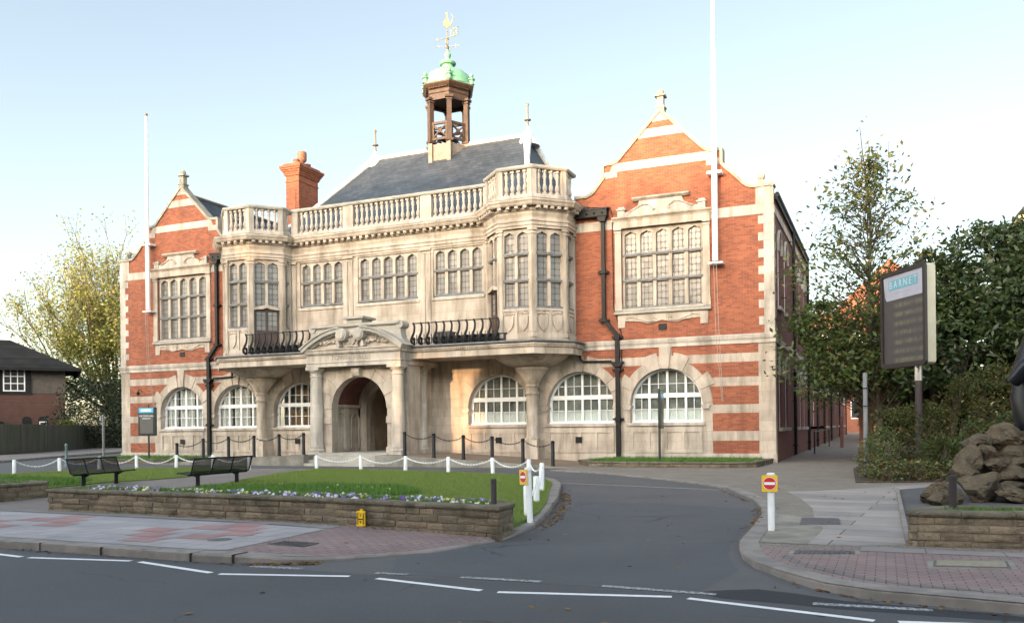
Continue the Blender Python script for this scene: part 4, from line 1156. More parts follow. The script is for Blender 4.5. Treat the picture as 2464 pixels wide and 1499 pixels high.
BLOCK = slabs('brindle_block_paving', (.25,.175,.165), (.20,.15,.145), (.07,.062,.06), .2, .1, .006, R_(0))
BLOCKG = slabs('grey_block_paving', (.17,.155,.145), (.15,.138,.13), (.075,.07,.066), .2, .1, .006, R_(90))
ALLEY = slabs('alley_block_paving', (.225,.20,.17), (.185,.165,.14), (.085,.078,.068), .21, .105, .006, R_(6))
YORK = slabs('york_stone_slabs', (.31,.275,.255), (.21,.20,.19), (.07,.065,.06), 5.0, .62, .010, R_(5))

g = MB(); S = 420
vs = []; fs = []
ys = [-S, -60, -25.63, -12, 0, 40, S]; xs = [-S, -60, -20, 10, 60, S]
for y in ys:
    for x in xs: vs.append((x, y, gz(max(-60,min(y,40)))))
for j in range(len(ys)-1):
    for i in range(len(xs)-1):
        a = j*len(xs)+i; fs.append((a,a+1,a+1+len(xs),a+len(xs)))
g.add(vs, fs); struct('ground', g, ASPH)
g = MB(); sheet(g, [(-60,-34.6),(60,-34.6),(60,-25.66),(2.3,-25.62),(.6,-25.56),(-1.4,-25.66),(-4,-25.6),(-60,-25.5)], .003); struct('road', g, ASPH2)
g = MB(); sheet(g, [(2.1,-25.45),(2.35,-25.25),(2.64,-25.1),(3.0,-25.2),(3.45,-25.4),(4.6,-25.52),(5.4,-25.72),(4.5,-25.80),(3.4,-25.78),(2.94,-25.70),(2.39,-25.66)], .005)
struct('tar_patch', g, TAR)

# ---- left island: pavement, lawns, planters
DROP = [(-3.03,-25.4),(-2.56,-25.12),(-2.1,-24.55),(-1.57,-23.94),(-1.2,-22.67)]
KERB_L = [(-60,-25.4),(-7.77,-25.54),(-4.2,-25.62),(-3.6,-25.54)] + DROP + [(-1.31,-21.23),(-1.74,-19.51),(-2.6,-16.66),(-3.88,-12.98),(-4.61,-11.43),(-5.5,-10.45),(-7.25,-9.6),(-9.0,-9.1),
          (-10.9,-8.65),(-12.9,-8.2),(-15.3,-8.0),(-17.6,-8.35),(-19.7,-8.1),(-21.3,-8.35),(-22.9,-8.85),(-24.3,-11.1),(-24.9,-13.0),(-27,-17),(-32,-21),(-60,-23)]
KH = {2:.10,3:.095,4:.07,5:.045,6:.025,7:.025,8:.03,9:.06}
def kh(i): return KH.get(i, .10)
g = MB(); BLK = [(-3.9,-25.5),(-3.6,-25.45),(-2.95,-25.25),(-2.5,-24.95),(-2.1,-24.5),(-1.62,-23.9),(-1.3,-22.95),(-1.25,-22.7),(-4.0,-22.3)]
isl = KERB_L[:3] + [(-3.9,-25.55),(-4.0,-22.3),(-1.25,-22.7)] + KERB_L[9:]
sheet(g, isl, [.096]*5+[.055,.055]+[.09]+[.096]*(len(isl)-8)); struct('footway', g, PATHM)
g = MB(); sheet(g, BLK, [.098,.095,.075,.05,.03,.03,.035,.06,.098]); struct('block_pavement', g, BLOCK)
g = MB(); sheet(g, [(-60,-25.05),(-7.9,-25.2),(-4.3,-25.28),(-3.95,-25.2),(-4.02,-22.95),(-5.6,-22.75),(-9,-22.6),(-11.5,-22.5),(-20,-22.4),(-60,-22.2)], .101); struct('pavement', g, SLAB)
g = MB(); sheet(g, [(-60,-22.1),(-11.5,-22.27),(-8.5,-22.32),(-4.95,-22.5),(-4.02,-22.58),(-4.0,-22.92),(-5.6,-22.62),(-9,-22.5),(-11.5,-22.4),(-60,-22.2)], .103); struct('pavement_edging', g, slabs('edging_slabs',(.21,.205,.205),(.19,.185,.185),(.08,.08,.08),.9,5.0))
g = MB()
for a,b in ((-6.55,-23.83),(-6.2,-24.30),(-5.85,-24.77),(-5.95,-23.36),(-5.3,-24.30),(-5.65,-22.89),(-5.3,-23.36),(-5.0,-23.83),(-9.85,-23.36),(-9.5,-22.89),(-9.15,-23.36),(-8.8,-23.83),(-9.6,-24.3),(-10.4,-23.83),(-12.6,-23.36),(-13.2,-23.83)):
    sheet(g, [(a-.27,b-.225),(a+.33,b-.225),(a+.33,b+.225),(a-.27,b+.225)], .105)
struct('red_slabs', g, REDS)
def kerb(name, path, w, hf, side=1):
    k = MB(); n = len(path); P = [Vector((p[0],p[1])) for p in path]; vs = []; fs = []
    for i in range(n):
        n1 = (P[i]-P[i-1]).normalized() if i else (P[1]-P[0]).normalized(); n2 = (P[i+1]-P[i]).normalized() if i < n-1 else n1
        q = Vector((-(n1.y+n2.y), n1.x+n2.x)); q = q/max(.5, q.length)*side
        o = P[i]; inn = P[i]+q*w; ch = P[i]+q*.02; h = hf(i)
        vs += [(o.x,o.y,gz(o.y)-.05),(o.x,o.y,gz(o.y)+max(h-.015,.004)),(ch.x,ch.y,gz(ch.y)+h+.008),(inn.x,inn.y,gz(inn.y)+h+.009),(inn.x,inn.y,gz(inn.y)-.05)]
    for i in range(n-1):
        for j in range(4): fs.append((i*5+j,(i+1)*5+j,(i+1)*5+j+1,i*5+j+1))
    k.add(vs, fs); return struct(name, k, KERBM, 0, True)
def jointed(path, step):
    return path
kerb('kerb', KERB_L, .27, kh, 1)
# dark joints between the long kerb stones
jn = MB()
for x, y in ((-6.92,-25.56),(-5.72,-25.60),(-4.15,-25.63),(-3.55,-25.55),(-8.2,-25.55),(-9.6,-25.55),(-11,-25.55)):
    jn.box(x-.005,x+.005,y-.012,y+.27,gz(y)-.02,gz(y)+.1105)
struct('kerb_joints', jn, plain('joint_dirt',(.03,.03,.025),None,5,.9))
LA = [(-40,-19.2),(-40,-18.5),(-27.2,-16.3),(-24.7,-12.9),(-24.05,-11.2),(-22.7,-9.1),(-21.3,-8.6),(-19.7,-8.35),(-17.75,-8.65),(-17.0,-10.5),(-16.55,-13),(-16.6,-14.4),(-16.95,-15.6),(-16.75,-17.6),(-15.9,-18.9),(-16,-19.2)]
LB = [(-15.0,-8.3),(-12.94,-8.45),(-10.9,-8.88),(-9.05,-9.33),(-7.25,-9.82),(-5.7,-10.7),(-4.75,-11.9),(-4.05,-13.2),(-3.0,-16.2),(-2.3,-18.1),(-1.75,-19.9),(-1.5,-21.2),(-1.45,-21.8),(-5,-21.35),(-8.5,-21.0),(-11.25,-20.9),(-11.3,-19.3),(-12.4,-16.3),(-13.5,-13.9),(-14.5,-11)]
def grassmat(name, c1, c2):
    m, nt, b = new_mat(name); v = objvec(nt)
    cur = mixc(nt, ramp(nt, noise(nt, v, 1.2, 5, .7), .35, .65), c1, c2)
    cur = mixc(nt, math_(nt,'MULTIPLY',ramp(nt, noise(nt, v, 60, 3, .7), .4, .65),.6), cur, tuple(x*.45 for x in c1))
    nt.links.new(cur, b.inputs['Base Color']); b.inputs['Roughness'].default_value=.8; b.inputs['Specular IOR Level'].default_value=.2
    bump(nt, b, noise(nt, v, 70, 3), .8, .03); return m
LAWN = grassmat('lawn_turf', (.165,.23,.05), (.125,.185,.04))
SOIL = plain('garden_soil', (.07,.05,.035), (.035,.026,.02), 6, .95, 40, .8)
g = MB(); sheet(g, LA, .125, .05); sheet(g, LB, .125, .05); tag(g.build('lawn', LAWN, recalc=False), kind='structure')
# markings
WL = plain('road_paint', (.72,.72,.72), (.60,.60,.60), 12, .7, 60, .2)
def wornpaint():
    m, nt, b = new_mat('worn_road_paint'); v = objvec(nt)
    f = ramp(nt, noise(nt, v, 22, 5, .75), .42, .58)
    nt.links.new(mixc(nt, f, (.36,.36,.36), (.085,.085,.09)), b.inputs['Base Color']); b.inputs['Roughness'].default_value=.8; return m
def strip(mb, a, b, w, h):
    a=Vector(a); b=Vector(b); d=(b-a).normalized(); q=Vector((-d.y,d.x))*w/2
    sheet(mb, [tuple(a-q),tuple(b-q),tuple(b+q),tuple(a+q)], h)
g = MB()
ZZ = [((-9.9,-26.1),(-8.4,-25.83)),((-8.2,-25.86),(-6.63,-26.06)),((-6.47,-26.07),(-4.93,-25.83)),((-4.76,-25.85),(-3.31,-26.18)),((-3.16,-26.21),(-1.65,-25.84)),((-1.29,-25.85),(.08,-26.08)),((.27,-26.10),(1.93,-25.75)),((2.09,-25.77),(3.71,-26.15)),((3.89,-26.13),(5.5,-25.8))]
for a, b in ZZ: strip(g, a, b, .085, .006)
struct('road_markings', g, WL)
g = MB()
for a, b in (((-3.18,-25.66),(-2.48,-25.60)),((-1.49,-25.56),(-1.09,-25.53)),((-.45,-25.48),(.47,-25.44)),((1.14,-25.45),(2.3,-25.50)),((3.19,-25.62),(4.17,-25.56))): strip(g, a, b, .1, .0065)
struct('give_way_lines', g, wornpaint())
g = MB(); strip(g, (-4.4,-11.52),(.28,-12.93), .16, .004); struct('setts_strip', g, plain('pale_setts',(.27,.235,.21),(.2,.175,.16),8,.9,50,.5))
g = MB(); sheet(g, [(-2.2,-16.5),(.3,-16.9),(1.55,-17.2),(1.75,-18.6),(1.85,-21),(1.9,-22.2),(2.05,-23.2),(2.3,-24.1),(2.1,-25.5),(-1.3,-25.55),(-1.8,-24.6),(-1.3,-23.6),(-1.05,-22.6),(-1.2,-21.2),(-1.6,-19.4)], .002); struct('driveway', g, asphalt('newer_asphalt',(.086,.088,.094),(.070,.072,.078),(.18,.18,.18)))

# ---- right side: block-paved apron, footway and kerb
KERB_R = [(-6.9,-5.9),(-4.39,-7.48),(-2.43,-9.33),(-.74,-11.15),(.32,-12.75),(.92,-14.38),(1.35,-15.77),(1.63,-17),(1.81,-18.3),(1.89,-19.78),(1.93,-20.87),(1.97,-21.93),(2.06,-22.5),(2.22,-23.28),(2.44,-23.85),(2.81,-24.45),(3.24,-25.0),(3.7,-25.27),(4.3,-25.37),(4.87,-25.48),(60,-25.9)]
def hr(y): return .03 + max(0.0, -21.9-y)*.02
RH = lambda i: .03 if i < 9 else min(.10, hr(KERB_R[i][1]))-.004
g = MB(); sheet(g, KERB_R[:13] + [(2.7,-22.4),(4.0,-21.85),(9,-21.5),(60,-21.5),(60,90),(-.2,90),(-.2,-.1),(-6.3,-.1)], .03); struct('alley_paving', g, ALLEY)
g = MB(); sheet(g, KERB_R[12:] + [(60,-21.5),(9,-21.5),(4.0,-21.85),(2.7,-22.4)], [hr(q_[1]) for q_ in KERB_R[12:]+[(60,-21.5),(9,-21.5),(4.0,-21.85),(2.7,-22.4)]]); struct('brick_pavement', g, BLOCK)
kerb('kerb.001', KERB_R, .26, RH, 1)
g = MB(); kp = [Vector(p) for p in KERB_R[13:20]] ; strips = []
inn = [(2.62,-23.2),(2.85,-23.75),(3.15,-24.2),(3.5,-24.62),(3.95,-24.88),(4.5,-25.0),(5.0,-25.08),(9,-25.2)]
out_ = [(2.72,-23.15),(2.95,-23.66),(3.24,-24.08),(3.58,-24.48),(4.0,-24.74),(4.52,-24.86),(5.02,-24.94),(9,-25.06)]
sheet(g, inn + out_[::-1], [hr(q_[1])+.003 for q_ in inn + out_[::-1]]); struct('grey_block_course', g, BLOCKG)
g = MB(); SC_=[(3.5,-22.42),(3.52,-21.98),(4.05,-21.95),(9,-21.9),(9,-22.3),(4.1,-22.4)]; sheet(g, SC_, [hr(q_[1])+.004 for q_ in SC_]); struct('slab_course', g, slabs('pale_edging',(.23,.21,.20),(.20,.19,.18),(.08,.08,.08),.85,9))
g = MB(); sheet(g, [(2.48,-12.97),(5.4,-9.6),(8,-8.2),(8,-9.0),(5.4,-10.3),(4.02,-12.3),(4.04,-21.6),(3.47,-21.9),(2.78,-21.9),(2.9,-20.2),(2.7,-18.6),(2.56,-17.07),(2.2,-15.2),(1.75,-13.4)], .033); struct('stone_path', g, YORK)
g = MB(); sheet(g, [(2.25,-21.95),(2.85,-21.95),(2.95,-20.3),(2.75,-18.7),(2.0,-18.3),(2.2,-20)], .036); struct('concrete_patch', g, CONC)
g = MB(); sheet(g, [(4.06,-12.3),(5.4,-10.35),(8,-9.05),(12,-9),(12,-20.4),(4.3,-20.9),(4.08,-21.4)], .034); struct('rock_bed_tarmac', g, ASPH)
g = MB()
for q in ((4.05,-12.3,4.07,-21.5),): g.beam((q[0],q[1],gz(q[1])+.04),(q[2],q[3],gz(q[3])+.04),.07,.07)
struct('edging_kerb', g, KERBM, 0, True)
# ---- ramps to the entrance
g = MB(); g.prism([(-26.6,-.3),(-26.6,-.12),(-24.2,.09),(-19.4,.28),(XC-1.76,.30),(XC-1.76,-.35)], -4.3, -.07); g.box(XC-2.4, XC-1.74, -4.32, -4.0, -.32, .33)
struct('entrance_ramp', g, CONC, 0, True)
g = MB(); g.prism([(XC+1.76,-.35),(XC+1.76,.30),(-14,.29),(-10,.08),(-6.7,-.13),(-6.7,-.3)], -4.3, -.07)
struct('entrance_ramp.001', g, CONC, 0, True)
g = MB(); g.prism([(XC+1.8,.304),(-14,.295),(-10,.085),(-6.7,-.125),(-6.7,-.13),(-10,.08),(-14,.29),(XC+1.8,.30)], -4.05, -.09)
struct('ramp_paving', g, plain('brown_paving',(.20,.14,.09),(.15,.11,.075),3,.9,50,.4), 0, True)
# ---- far side road on the left with its kerb and pavement
g = MB(); g.add([(x,y,gz(y)+.10) for x,y in ((-37.6,-4.2),(-41.3,2.6),(-44.0,9.5),(-60,45),(-78,45),(-68,30),(-55,13),(-50.5,4.5),(-60,-4))],[tuple(range(9))]); 
struct('far_pavement', g, PATHM, 0, False)
kerb('far_kerb', [(-60,-40),(-37.4,-4.26),(-41.1,2.48),(-43.8,9.2),(-60,45)], .16, lambda i:.12, 1)
# ================================================================== OBJECTS
# ---- stone planters (walled beds)
def stonemat(name, cols, dark):
    m, nt, b = new_mat(name); v = objvec(nt); g = N(nt,'ShaderNodeNewGeometry'); cr = N(nt,'ShaderNodeValToRGB'); nt.links.new(g.outputs['Random Per Island'], cr.inputs[0])
    e = cr.color_ramp.elements
    while len(e) < len(cols): e.new(.5)
    for i, c in enumerate(cols): e[i].position = i/(len(cols)-1); e[i].color = (*c,1)
    cur = mixc(nt, math_(nt,'MULTIPLY',ramp(nt, noise(nt, v, 3.2, 5, .7), .45, .66),.85), cr.outputs[0], dark)
    cur = mixc(nt, math_(nt,'MULTIPLY',ramp(nt, noise(nt, v, 26, 4, .7), .45, .65),.35), cur, tuple(x*.5 for x in dark))
    nt.links.new(cur, b.inputs['Base Color']); b.inputs['Roughness'].default_value=.95; b.inputs['Specular IOR Level'].default_value=.2
    bump(nt, b, math_(nt,'ADD', noise(nt, v, 30, 5, .7), noise(nt, v, 9, 3)), .9, .025); return m
WSTONE = stonemat('walling_stone', [(.24,.185,.125),(.19,.145,.10),(.27,.215,.15),(.15,.12,.085),(.22,.18,.13)], (.06,.052,.038))
CSTONE = stonemat('coping_stone', [(.19,.165,.12),(.15,.13,.095),(.21,.18,.13)], (.07,.064,.045))
MORT = plain('pale_mortar', (.27,.21,.155), (.18,.14,.105), 4, .95, 60, .4)
def planter(name, foot, h, label, soil=True, cl=.07):
    c = Vector((sum(p[0] for p in foot)/len(foot), sum(p[1] for p in foot)/len(foot)))
    root = empty(name, (c.x, c.y, gz(c.y)+.1), label, 'raised bed')
    inv = Matrix.Translation((-c.x,-c.y,-(gz(c.y)+.1)))
    def put(mb, n, m):
        o = mb.build(n, m); o.parent = root; o.matrix_parent_inverse = inv; return o
    r = random.Random(int(abs(foot[0][0])*100)); zb = gz(c.y); w = MB(); k = MB()
    zt = zb+.1+h-cl
    w.cur = 1; w.sweep(foot, [(-.012,zb-.15),(-.012,zt),(-.24,zt),(-.24,zb-.15)], closed=True); w.cur = 0
    n = len(foot); nc = max(1, int(round((zt-zb-.06)/.098))); hc = (zt-zb+.10)/max(1,(nc+1))
    for i in range(n):
        a = Vector((foot[i][0],foot[i][1])); b = Vector((foot[(i+1)%n][0],foot[(i+1)%n][1])); d = (b-a).normalized(); q = Vector((d.y,-d.x)); L = (b-a).length
        for row in range(nc+1):
            z0 = zb-.10+row*hc; s = -r.uniform(0,.3)
            while s < L:
                e = s + r.uniform(.22,.62)
                s0 = max(s,.0); e0 = min(e,L+.004)
                if e0-s0 > .03:
                    pr = r.uniform(.0,.016); j = .006
                    A = a+d*(s0+j); B = a+d*(e0-j)
                    zz0 = z0+j; zz1 = z0+hc-j
                    v = []
                    for P_, t in ((A,0),(B,1)):
                        for o_, z in ((-.1,zz0),(pr-.004,zz0+.003),(pr+r.uniform(-.003,.004),zz0+hc*.35),(pr+r.uniform(-.003,.004),zz1-hc*.3),(pr-.004,zz1-.003),(-.1,zz1)):
                            v.append((P_.x+q.x*o_, P_.y+q.y*o_, z+(r.uniform(-.003,.003) if o_ > 0 else 0)))
                    w.add(v, [(0,1,2,3,4,5),(11,10,9,8,7,6)]+[(x,x+6,(x+1)%6+6,(x+1)%6) for x in range(6)])
                s = e
        s = 0.0
        m_ = max(1,int(round(L/.62)))
        for x in range(m_):
            s0 = L*x/m_+.004; e0 = L*(x+1)/m_-.004; A = a+d*s0; B = a+d*e0; dz = r.uniform(-.004,.004); pr = .03+r.uniform(-.008,.010)
            v = []
            nb_ = ((b-a).normalized())
            pv = (a-Vector((foot[i-1][0],foot[i-1][1]))).normalized(); nx_ = (Vector((foot[(i+2)%n][0],foot[(i+2)%n][1]))-b).normalized()
            tA = math.tan(pv.angle_signed(d)/2) if x == 0 else 0; tB = math.tan(d.angle_signed(nx_)/2) if x == m_-1 else 0
            for P_, t in ((A,tA),(B,-tB)):
                for o_, z in ((-.27,zt+.002),(pr-.01,zt+.002),(pr+.003,zt+cl*.4),(pr,zt+cl-.012+dz),(pr-.02,zt+cl+dz),(-.25,zt+cl+dz)):
                    Pq = P_ + q*o_ + d*(t*o_)
                    v.append((Pq.x,Pq.y,z+r.uniform(-.002,.002)))
            k.add(v, [(0,1,2,3,4,5),(11,10,9,8,7,6)]+[(y,y+6,(y+1)%6+6,(y+1)%6) for y in range(6)])
    put(w, 'wall', [WSTONE, MORT]); put(k, 'coping', CSTONE)
    s = MB(); ins = [tuple(Vector(p)+(c-Vector(p)).normalized()*.2) for p in foot]
    tr = tessellate_polygon([[Vector((p[0],p[1],0)) for p in ins]]); s.add([(p[0],p[1],zb+.1+h-.05) for p in ins], [tuple(t) for t in tr]); put(s, 'soil', SOIL)
    return root
FOOT_A = [(-11.45,-21.88),(-8.5,-22.06),(-4.95,-22.25),(-1.2,-22.84),(-1.25,-22.2),(-1.6,-21.85),(-2.4,-21.68),(-5,-21.4),(-8.5,-21.1),(-11.3,-20.98)]
planter('planter', FOOT_A, .40, 'long low stone walled flower bed along the pavement in front of the lawn')
FOOT_B = [(-26,-21.9),(-14.3,-21.5),(-14.1,-19.85),(-14.5,-19.5),(-26,-19.4)]
planter('planter', FOOT_B, .36, 'low stone walled bed at the left edge beside the lawn path')
FOOT_C = [(4.07,-21.71),(9.5,-21.3),(9.5,-20.0),(5.5,-20.55),(4.6,-20.8),(4.2,-21.2)]
planter('planter', FOOT_C, .38, 'dark stone planter wall at the right edge in front of the rockery')
# low kerbed beds against the two wings
FOOT_D = [(-7.2,-2.0),(-6.3,-3.4),(-4.5,-3.75),(-1.16,-3.7),(-.3,-3.2),(-.1,-.08),(-6.4,-.08)]
planter('wing_bed', FOOT_D, .12, 'narrow grassy bed with a stone kerb under the right wing')
FOOT_E = [(-33.4,-.08),(-33.3,-3.3),(-32.4,-3.7),(-27.5,-3.75),(-26.8,-3.2),(-26.9,-.08)]
planter('wing_bed', FOOT_E, .10, 'narrow grassy bed with a stone kerb under the left wing')

# ---- white posts and their chains along the drive
POSTW = [(-24.35,-13.1),(-23.95,-11.6),(-23.45,-10.3),(-22.84,-9.1),(-21.27,-8.65),(-19.69,-8.4),(-17.65,-8.75),(-14.92,-8.38),(-12.94,-8.53),(-10.92,-8.93),(-9.04,-9.43),(-7.25,-9.9),(-5.67,-10.85),(-4.43,-12.95),(-3.4,-15.6),(-2.5,-18.15),(-1.72,-20.5)]
ORD = ['first','second','third','fourth','fifth','sixth','seventh','eighth','ninth','tenth','eleventh','twelfth','thirteenth','fourteenth','fifteenth','sixteenth','seventeenth']
PH = .50
p_ = MB(); p_.lathe([(.062,-.05),(.06,PH-.02),(.045,PH),(0,PH+.004)], (0,0,0), 12)
post0 = p_.build('white_post', WHITE, None, 40)
def chainlinks(a, b, sag, mb, link=.08, r=.009):
    a=Vector(a); b=Vector(b); n=max(6,int((b-a).length*1.06/(link*.8))); pts=[]
    for i in range(n+1):
        t=i/n; p=a.lerp(b,t); p.z -= sag*4*t*(1-t); pts.append(p)
    for i in range(n):
        m=(pts[i]+pts[i+1])/2; d=(pts[i+1]-pts[i]).normalized(); s=d.cross(Vector((0,0,1))).normalized(); u=s.cross(d)
        q = s if i%2 else u; L=link*.52; W=.019
        ring=[m+d*(-L)+q*0, m-d*L*.7+q*W, m+d*L*.7+q*W, m+d*L, m+d*L*.7-q*W, m-d*L*.7-q*W, m-d*L]
        mb.tube(ring, r, 4)
for i, (x, y) in enumerate(POSTW):
    o = post0 if i == 0 else post0.copy()
    if i: col.objects.link(o)
    o.location = (x, y, gz(y)+.125); o.rotation_euler = (rnd.uniform(-.025,.025), rnd.uniform(-.03,.03), rnd.uniform(0,6))
    where = ('at the lawn corner by the side road' if i < 3 else 'along the back of the left lawn' if i < 7 else 'along the back of the right lawn' if i < 12 else 'on the curve of the driveway')
    tag(o, 'white post %s, %s from the left' % (where, ORD[i]), 'post', 'white posts edging the lawns')
for i in range(len(POSTW)-1):
    if i == 6: continue
    a = POSTW[i]; b = POSTW[i+1]; mb = MB()
    za = gz(a[1])+.125+PH-.06; zb_ = gz(b[1])+.125+PH-.06
    d = (Vector(b)-Vector(a)).normalized()*.06
    chainlinks((a[0]+d.x,a[1]+d.y,za),(b[0]-d.x,b[1]-d.y,zb_), (.22,.20,.22,.26,.20,.20,0,.17,.20,.16,.18,.20,.22,.24,.22,.20)[i], mb)
    tag(mb.build('white_chain', WHITE), 'white chain hanging between the %s and %s white posts from the left' % (ORD[i], ORD[i+1]), 'chain', 'white chains between the lawn posts')
# ---- black bollards and chains along the ramps
BOLL = [(-25.75,-4.1,-.13),(-24.2,-4.1,.07),(-22.76,-4.1,.14),(-21.35,-4.1,.18),(-20.0,-4.1,.235),(-18.72,-4.1,.28),(-13.8,-4.1,.28),(-12.48,-4.1,.205),(-11.18,-4.1,.135),(-9.95,-4.1,.075),(-8.68,-4.1,-.02),(-7.48,-4.1,-.11)]
b_ = MB(); b_.lathe([(.085,-.03),(.085,.06),(.07,.08),(.068,.84),(.06,.85),(.06,.865),(.075,.875),(.075,.94),(.05,.965),(0,.97)], (0,0,0), 14)
boll0 = b_.build('bollard', BLACK, None, 40)
for i, (x,y,z) in enumerate(BOLL):
    o = boll0 if i == 0 else boll0.copy()
    if i: col.objects.link(o)
    o.location = (x,y,z)
    k = i if i < 6 else i-6
    tag(o, 'black bollard on the ramp %s the porch, %s from the %s' % ('left of' if i<6 else 'right of', ORD[k], 'left' if i<6 else 'porch'), 'bollard', 'black bollards along the entrance ramps')
for i in range(11):
    if i == 5: continue
    a=BOLL[i]; b=BOLL[i+1]; mb=MB()
    chainlinks((a[0]+.07,a[1],a[2]+.86),(b[0]-.07,b[1],b[2]+.86), .15, mb, .075, .009)
    k = i if i<6 else i-6
    tag(mb.build('black_chain', BLACK), 'black chain on the ramp %s the porch, span %s from the %s' % ('left of' if i<6 else 'right of', ['one','two','three','four','five'][k], 'left' if i<6 else 'porch'), 'chain', 'black chains between the bollards')

# ---- benches: perforated steel, three panels, two legs
def mesh_steel():
    m, nt, b = new_mat('perforated_steel'); out = nt.nodes['Material Output']; v = N(nt,'ShaderNodeTexCoord').outputs['UV']
    v = objvec(nt)
    sp = N(nt,'ShaderNodeSeparateXYZ'); nt.links.new(v, sp.inputs[0])
    s = math_(nt,'ADD', sp.outputs[1], sp.outputs[2])
    fx = math_(nt,'SUBTRACT', math_(nt,'FRACT', math_(nt,'DIVIDE', sp.outputs[0], .022)), .5); fz = math_(nt,'SUBTRACT', math_(nt,'FRACT', math_(nt,'DIVIDE', s, .022)), .5)
    r = math_(nt,'SQRT', math_(nt,'ADD', math_(nt,'MULTIPLY',fx,fx), math_(nt,'MULTIPLY',fz,fz)))
    hole = math_(nt,'LESS_THAN', r, .27)
    b.inputs['Base Color'].default_value=(.005,.006,.011,1); b.inputs['Roughness'].default_value=.5; b.inputs['Specular IOR Level'].default_value=.25
    tr = N(nt,'ShaderNodeBsdfTransparent'); mx_ = N(nt,'ShaderNodeMixShader'); nt.links.new(hole, mx_.inputs[0]); nt.links.new(b.outputs[0], mx_.inputs[1]); nt.links.new(tr.outputs[0], mx_.inputs[2]); nt.links.new(mx_.outputs[0], out.inputs[0]); return m
PERF = mesh_steel()
STEEL = plain('bench_steel', (.005,.006,.011), (.008,.009,.014), 5, .45, 40, .05, spec=.3)
BENCH_PROF = [(-.50,.44),(-.44,.452),(-.36,.43),(-.2,.41),(-.06,.41),(.0,.44),(.03,.50),(.06,.62),(.10,.76),(.14,.88)]   # (depth: seat front = -, height)
def bench(loc, ang, label):
    root = empty('bench', loc, label, 'bench', 'black steel benches on the lawn path', ang); root.scale = (1,.95,.86)
    L = 2.15
    s = MB(); b = MB()
    for mb, pr in ((s, BENCH_PROF[:6]), (b, BENCH_PROF[5:])):
        vs = []; fs = []
        for q, x in enumerate((-L/2, L/2)):
            for d, z in pr: vs.append((x, d, z))
        n = len(pr)
        for i in range(n-1): fs.append((i, n+i, n+i+1, i+1))
        mb.add(vs, fs)
    so = s.build('seat', PERF, root, 0, False); bo = b.build('backrest', PERF, root, 0, False)
    f = MB()
    for x in (-L/2, -L/6, L/6, L/2): f.tube([(x, d, z) for d, z in BENCH_PROF], .02, 7)
    f.tube([(-L/2,.14,.88),(L/2,.14,.88)], .027, 8); f.tube([(-L/2,-.50,.44),(L/2,-.50,.44)], .024, 8)
    f.beam((-L/2,-.1,.39),(L/2,-.1,.39), .07, .05)
    f.build('frame', STEEL, root, 40)
    for x in (-.72, .72):
        l = MB(); l.lathe([(.06,-.06),(.055,.36)], (x,-.12,0), 12); l.prism([(-.36,.40),(.0,.40),(-.06,.34),(-.18,.30)], x-.02, x+.02, axis='x'); l.build('leg', STEEL, root, 40)
    return root
a1 = math.atan2(1.45,-.37)
bench((-16.38,-16.5,gz(-16.5)+.1), a1, 'black steel bench left of the lawn path, its seat facing right')
bench((-12.62,-15.75,gz(-15.8)+.1), math.atan2(1.42,.03)+math.pi, 'black steel bench right of the lawn path, seen from its back')
# ---- no-entry posts
YEL = plain('sign_yellow', (.78,.48,.02), (.72,.44,.02), 4, .5, 30, 0); RED = plain('sign_red', (.55,.025,.03), (.5,.02,.025), 4, .5, 30, 0); WH2 = plain('sign_white', (.8,.8,.8), (.75,.75,.75), 4, .5, 30, 0)
def noentry(loc, ang, off, label, lean=0.0):
    root = empty('no_entry_post', loc, label, 'road sign', 'no entry posts at the mouth of the drive', ang)
    p = MB(); p.lathe([(.055,-.05),(.055,.88),(.068,.89),(.068,.94),(.05,.955),(0,.957)], (0,0,0), 16); p.build('post', WHITE, root, 40)
    pl = MB(); w=.125; h=.135; zc=.785; y=-.075
    pts=[]
    for cx_,cz_,a0 in ((w-.02,h-.02,0),(-w+.02,h-.02,90),(-w+.02,-h+.02,180),(w-.02,-h+.02,270)): pts += [(off+cx_+.02*math.cos(R_(a0+t)), zc+cz_+.02*math.sin(R_(a0+t))) for t in (0,30,60,90)]
    pl.prism(pts, y, y+.012); pl.box(off-.05,off+.05,y+.012,-.03,zc-.05,zc+.05)
    po_ = pl.build('sign_plate', YEL, root)
    ring = MB(); ring.prism(arc(off,zc,.105,0,348,29), y-.003, y-.0005); ring.build('white_ring', WH2, po_)
    d = MB(); d.prism(arc(off,zc,.098,0,348,29), y-.006, y-.0035); d.build('red_disc', RED, po_)
    b = MB(); b.box(off-.085,off+.085,y-.009,y-.0065,zc-.022,zc+.022); b.build('white_bar', WH2, po_)
    root.rotation_euler = (0, lean, ang); root.scale = (.9,.9,.9)
    return root
noentry((2.25,-20.67,gz(-20.67)+.03), R_(6), -.02, 'white post with a yellow no entry plate on the right of the drive')
noentry((-1.45,-21.05,gz(-21.05)+.1), R_(-35), -.06, 'leaning white post with its no entry plate at the flower bed end', -.05)
# ---- wooden/rusty short posts
RUST = plain('rusty_brown_post', (.030,.018,.018), (.018,.013,.014), 6, .7, 40, .3)
def shortpost(x, y, z, h, r, label):
    m = MB(); m.lathe([(r,-.2),(r,h-.01),(r*.8,h),(0,h+.002)], (0,0,0), 12); m.box(-r*.5,r*.5,-r-.006,-r+.01,h-.05,h-.03)
    o = m.build('brown_post', RUST, None, 40); o.location = (x,y,z); tag(o, label, 'post')
shortpost(-1.42,-22.5,gz(-22.5)+.35,.52,.042,'dark brown post standing in the pansy bed by its right end')
shortpost(4.62,-21.1,gz(-21.1)+.35,.56,.05,'dark brown post in the planter in front of the rocks')
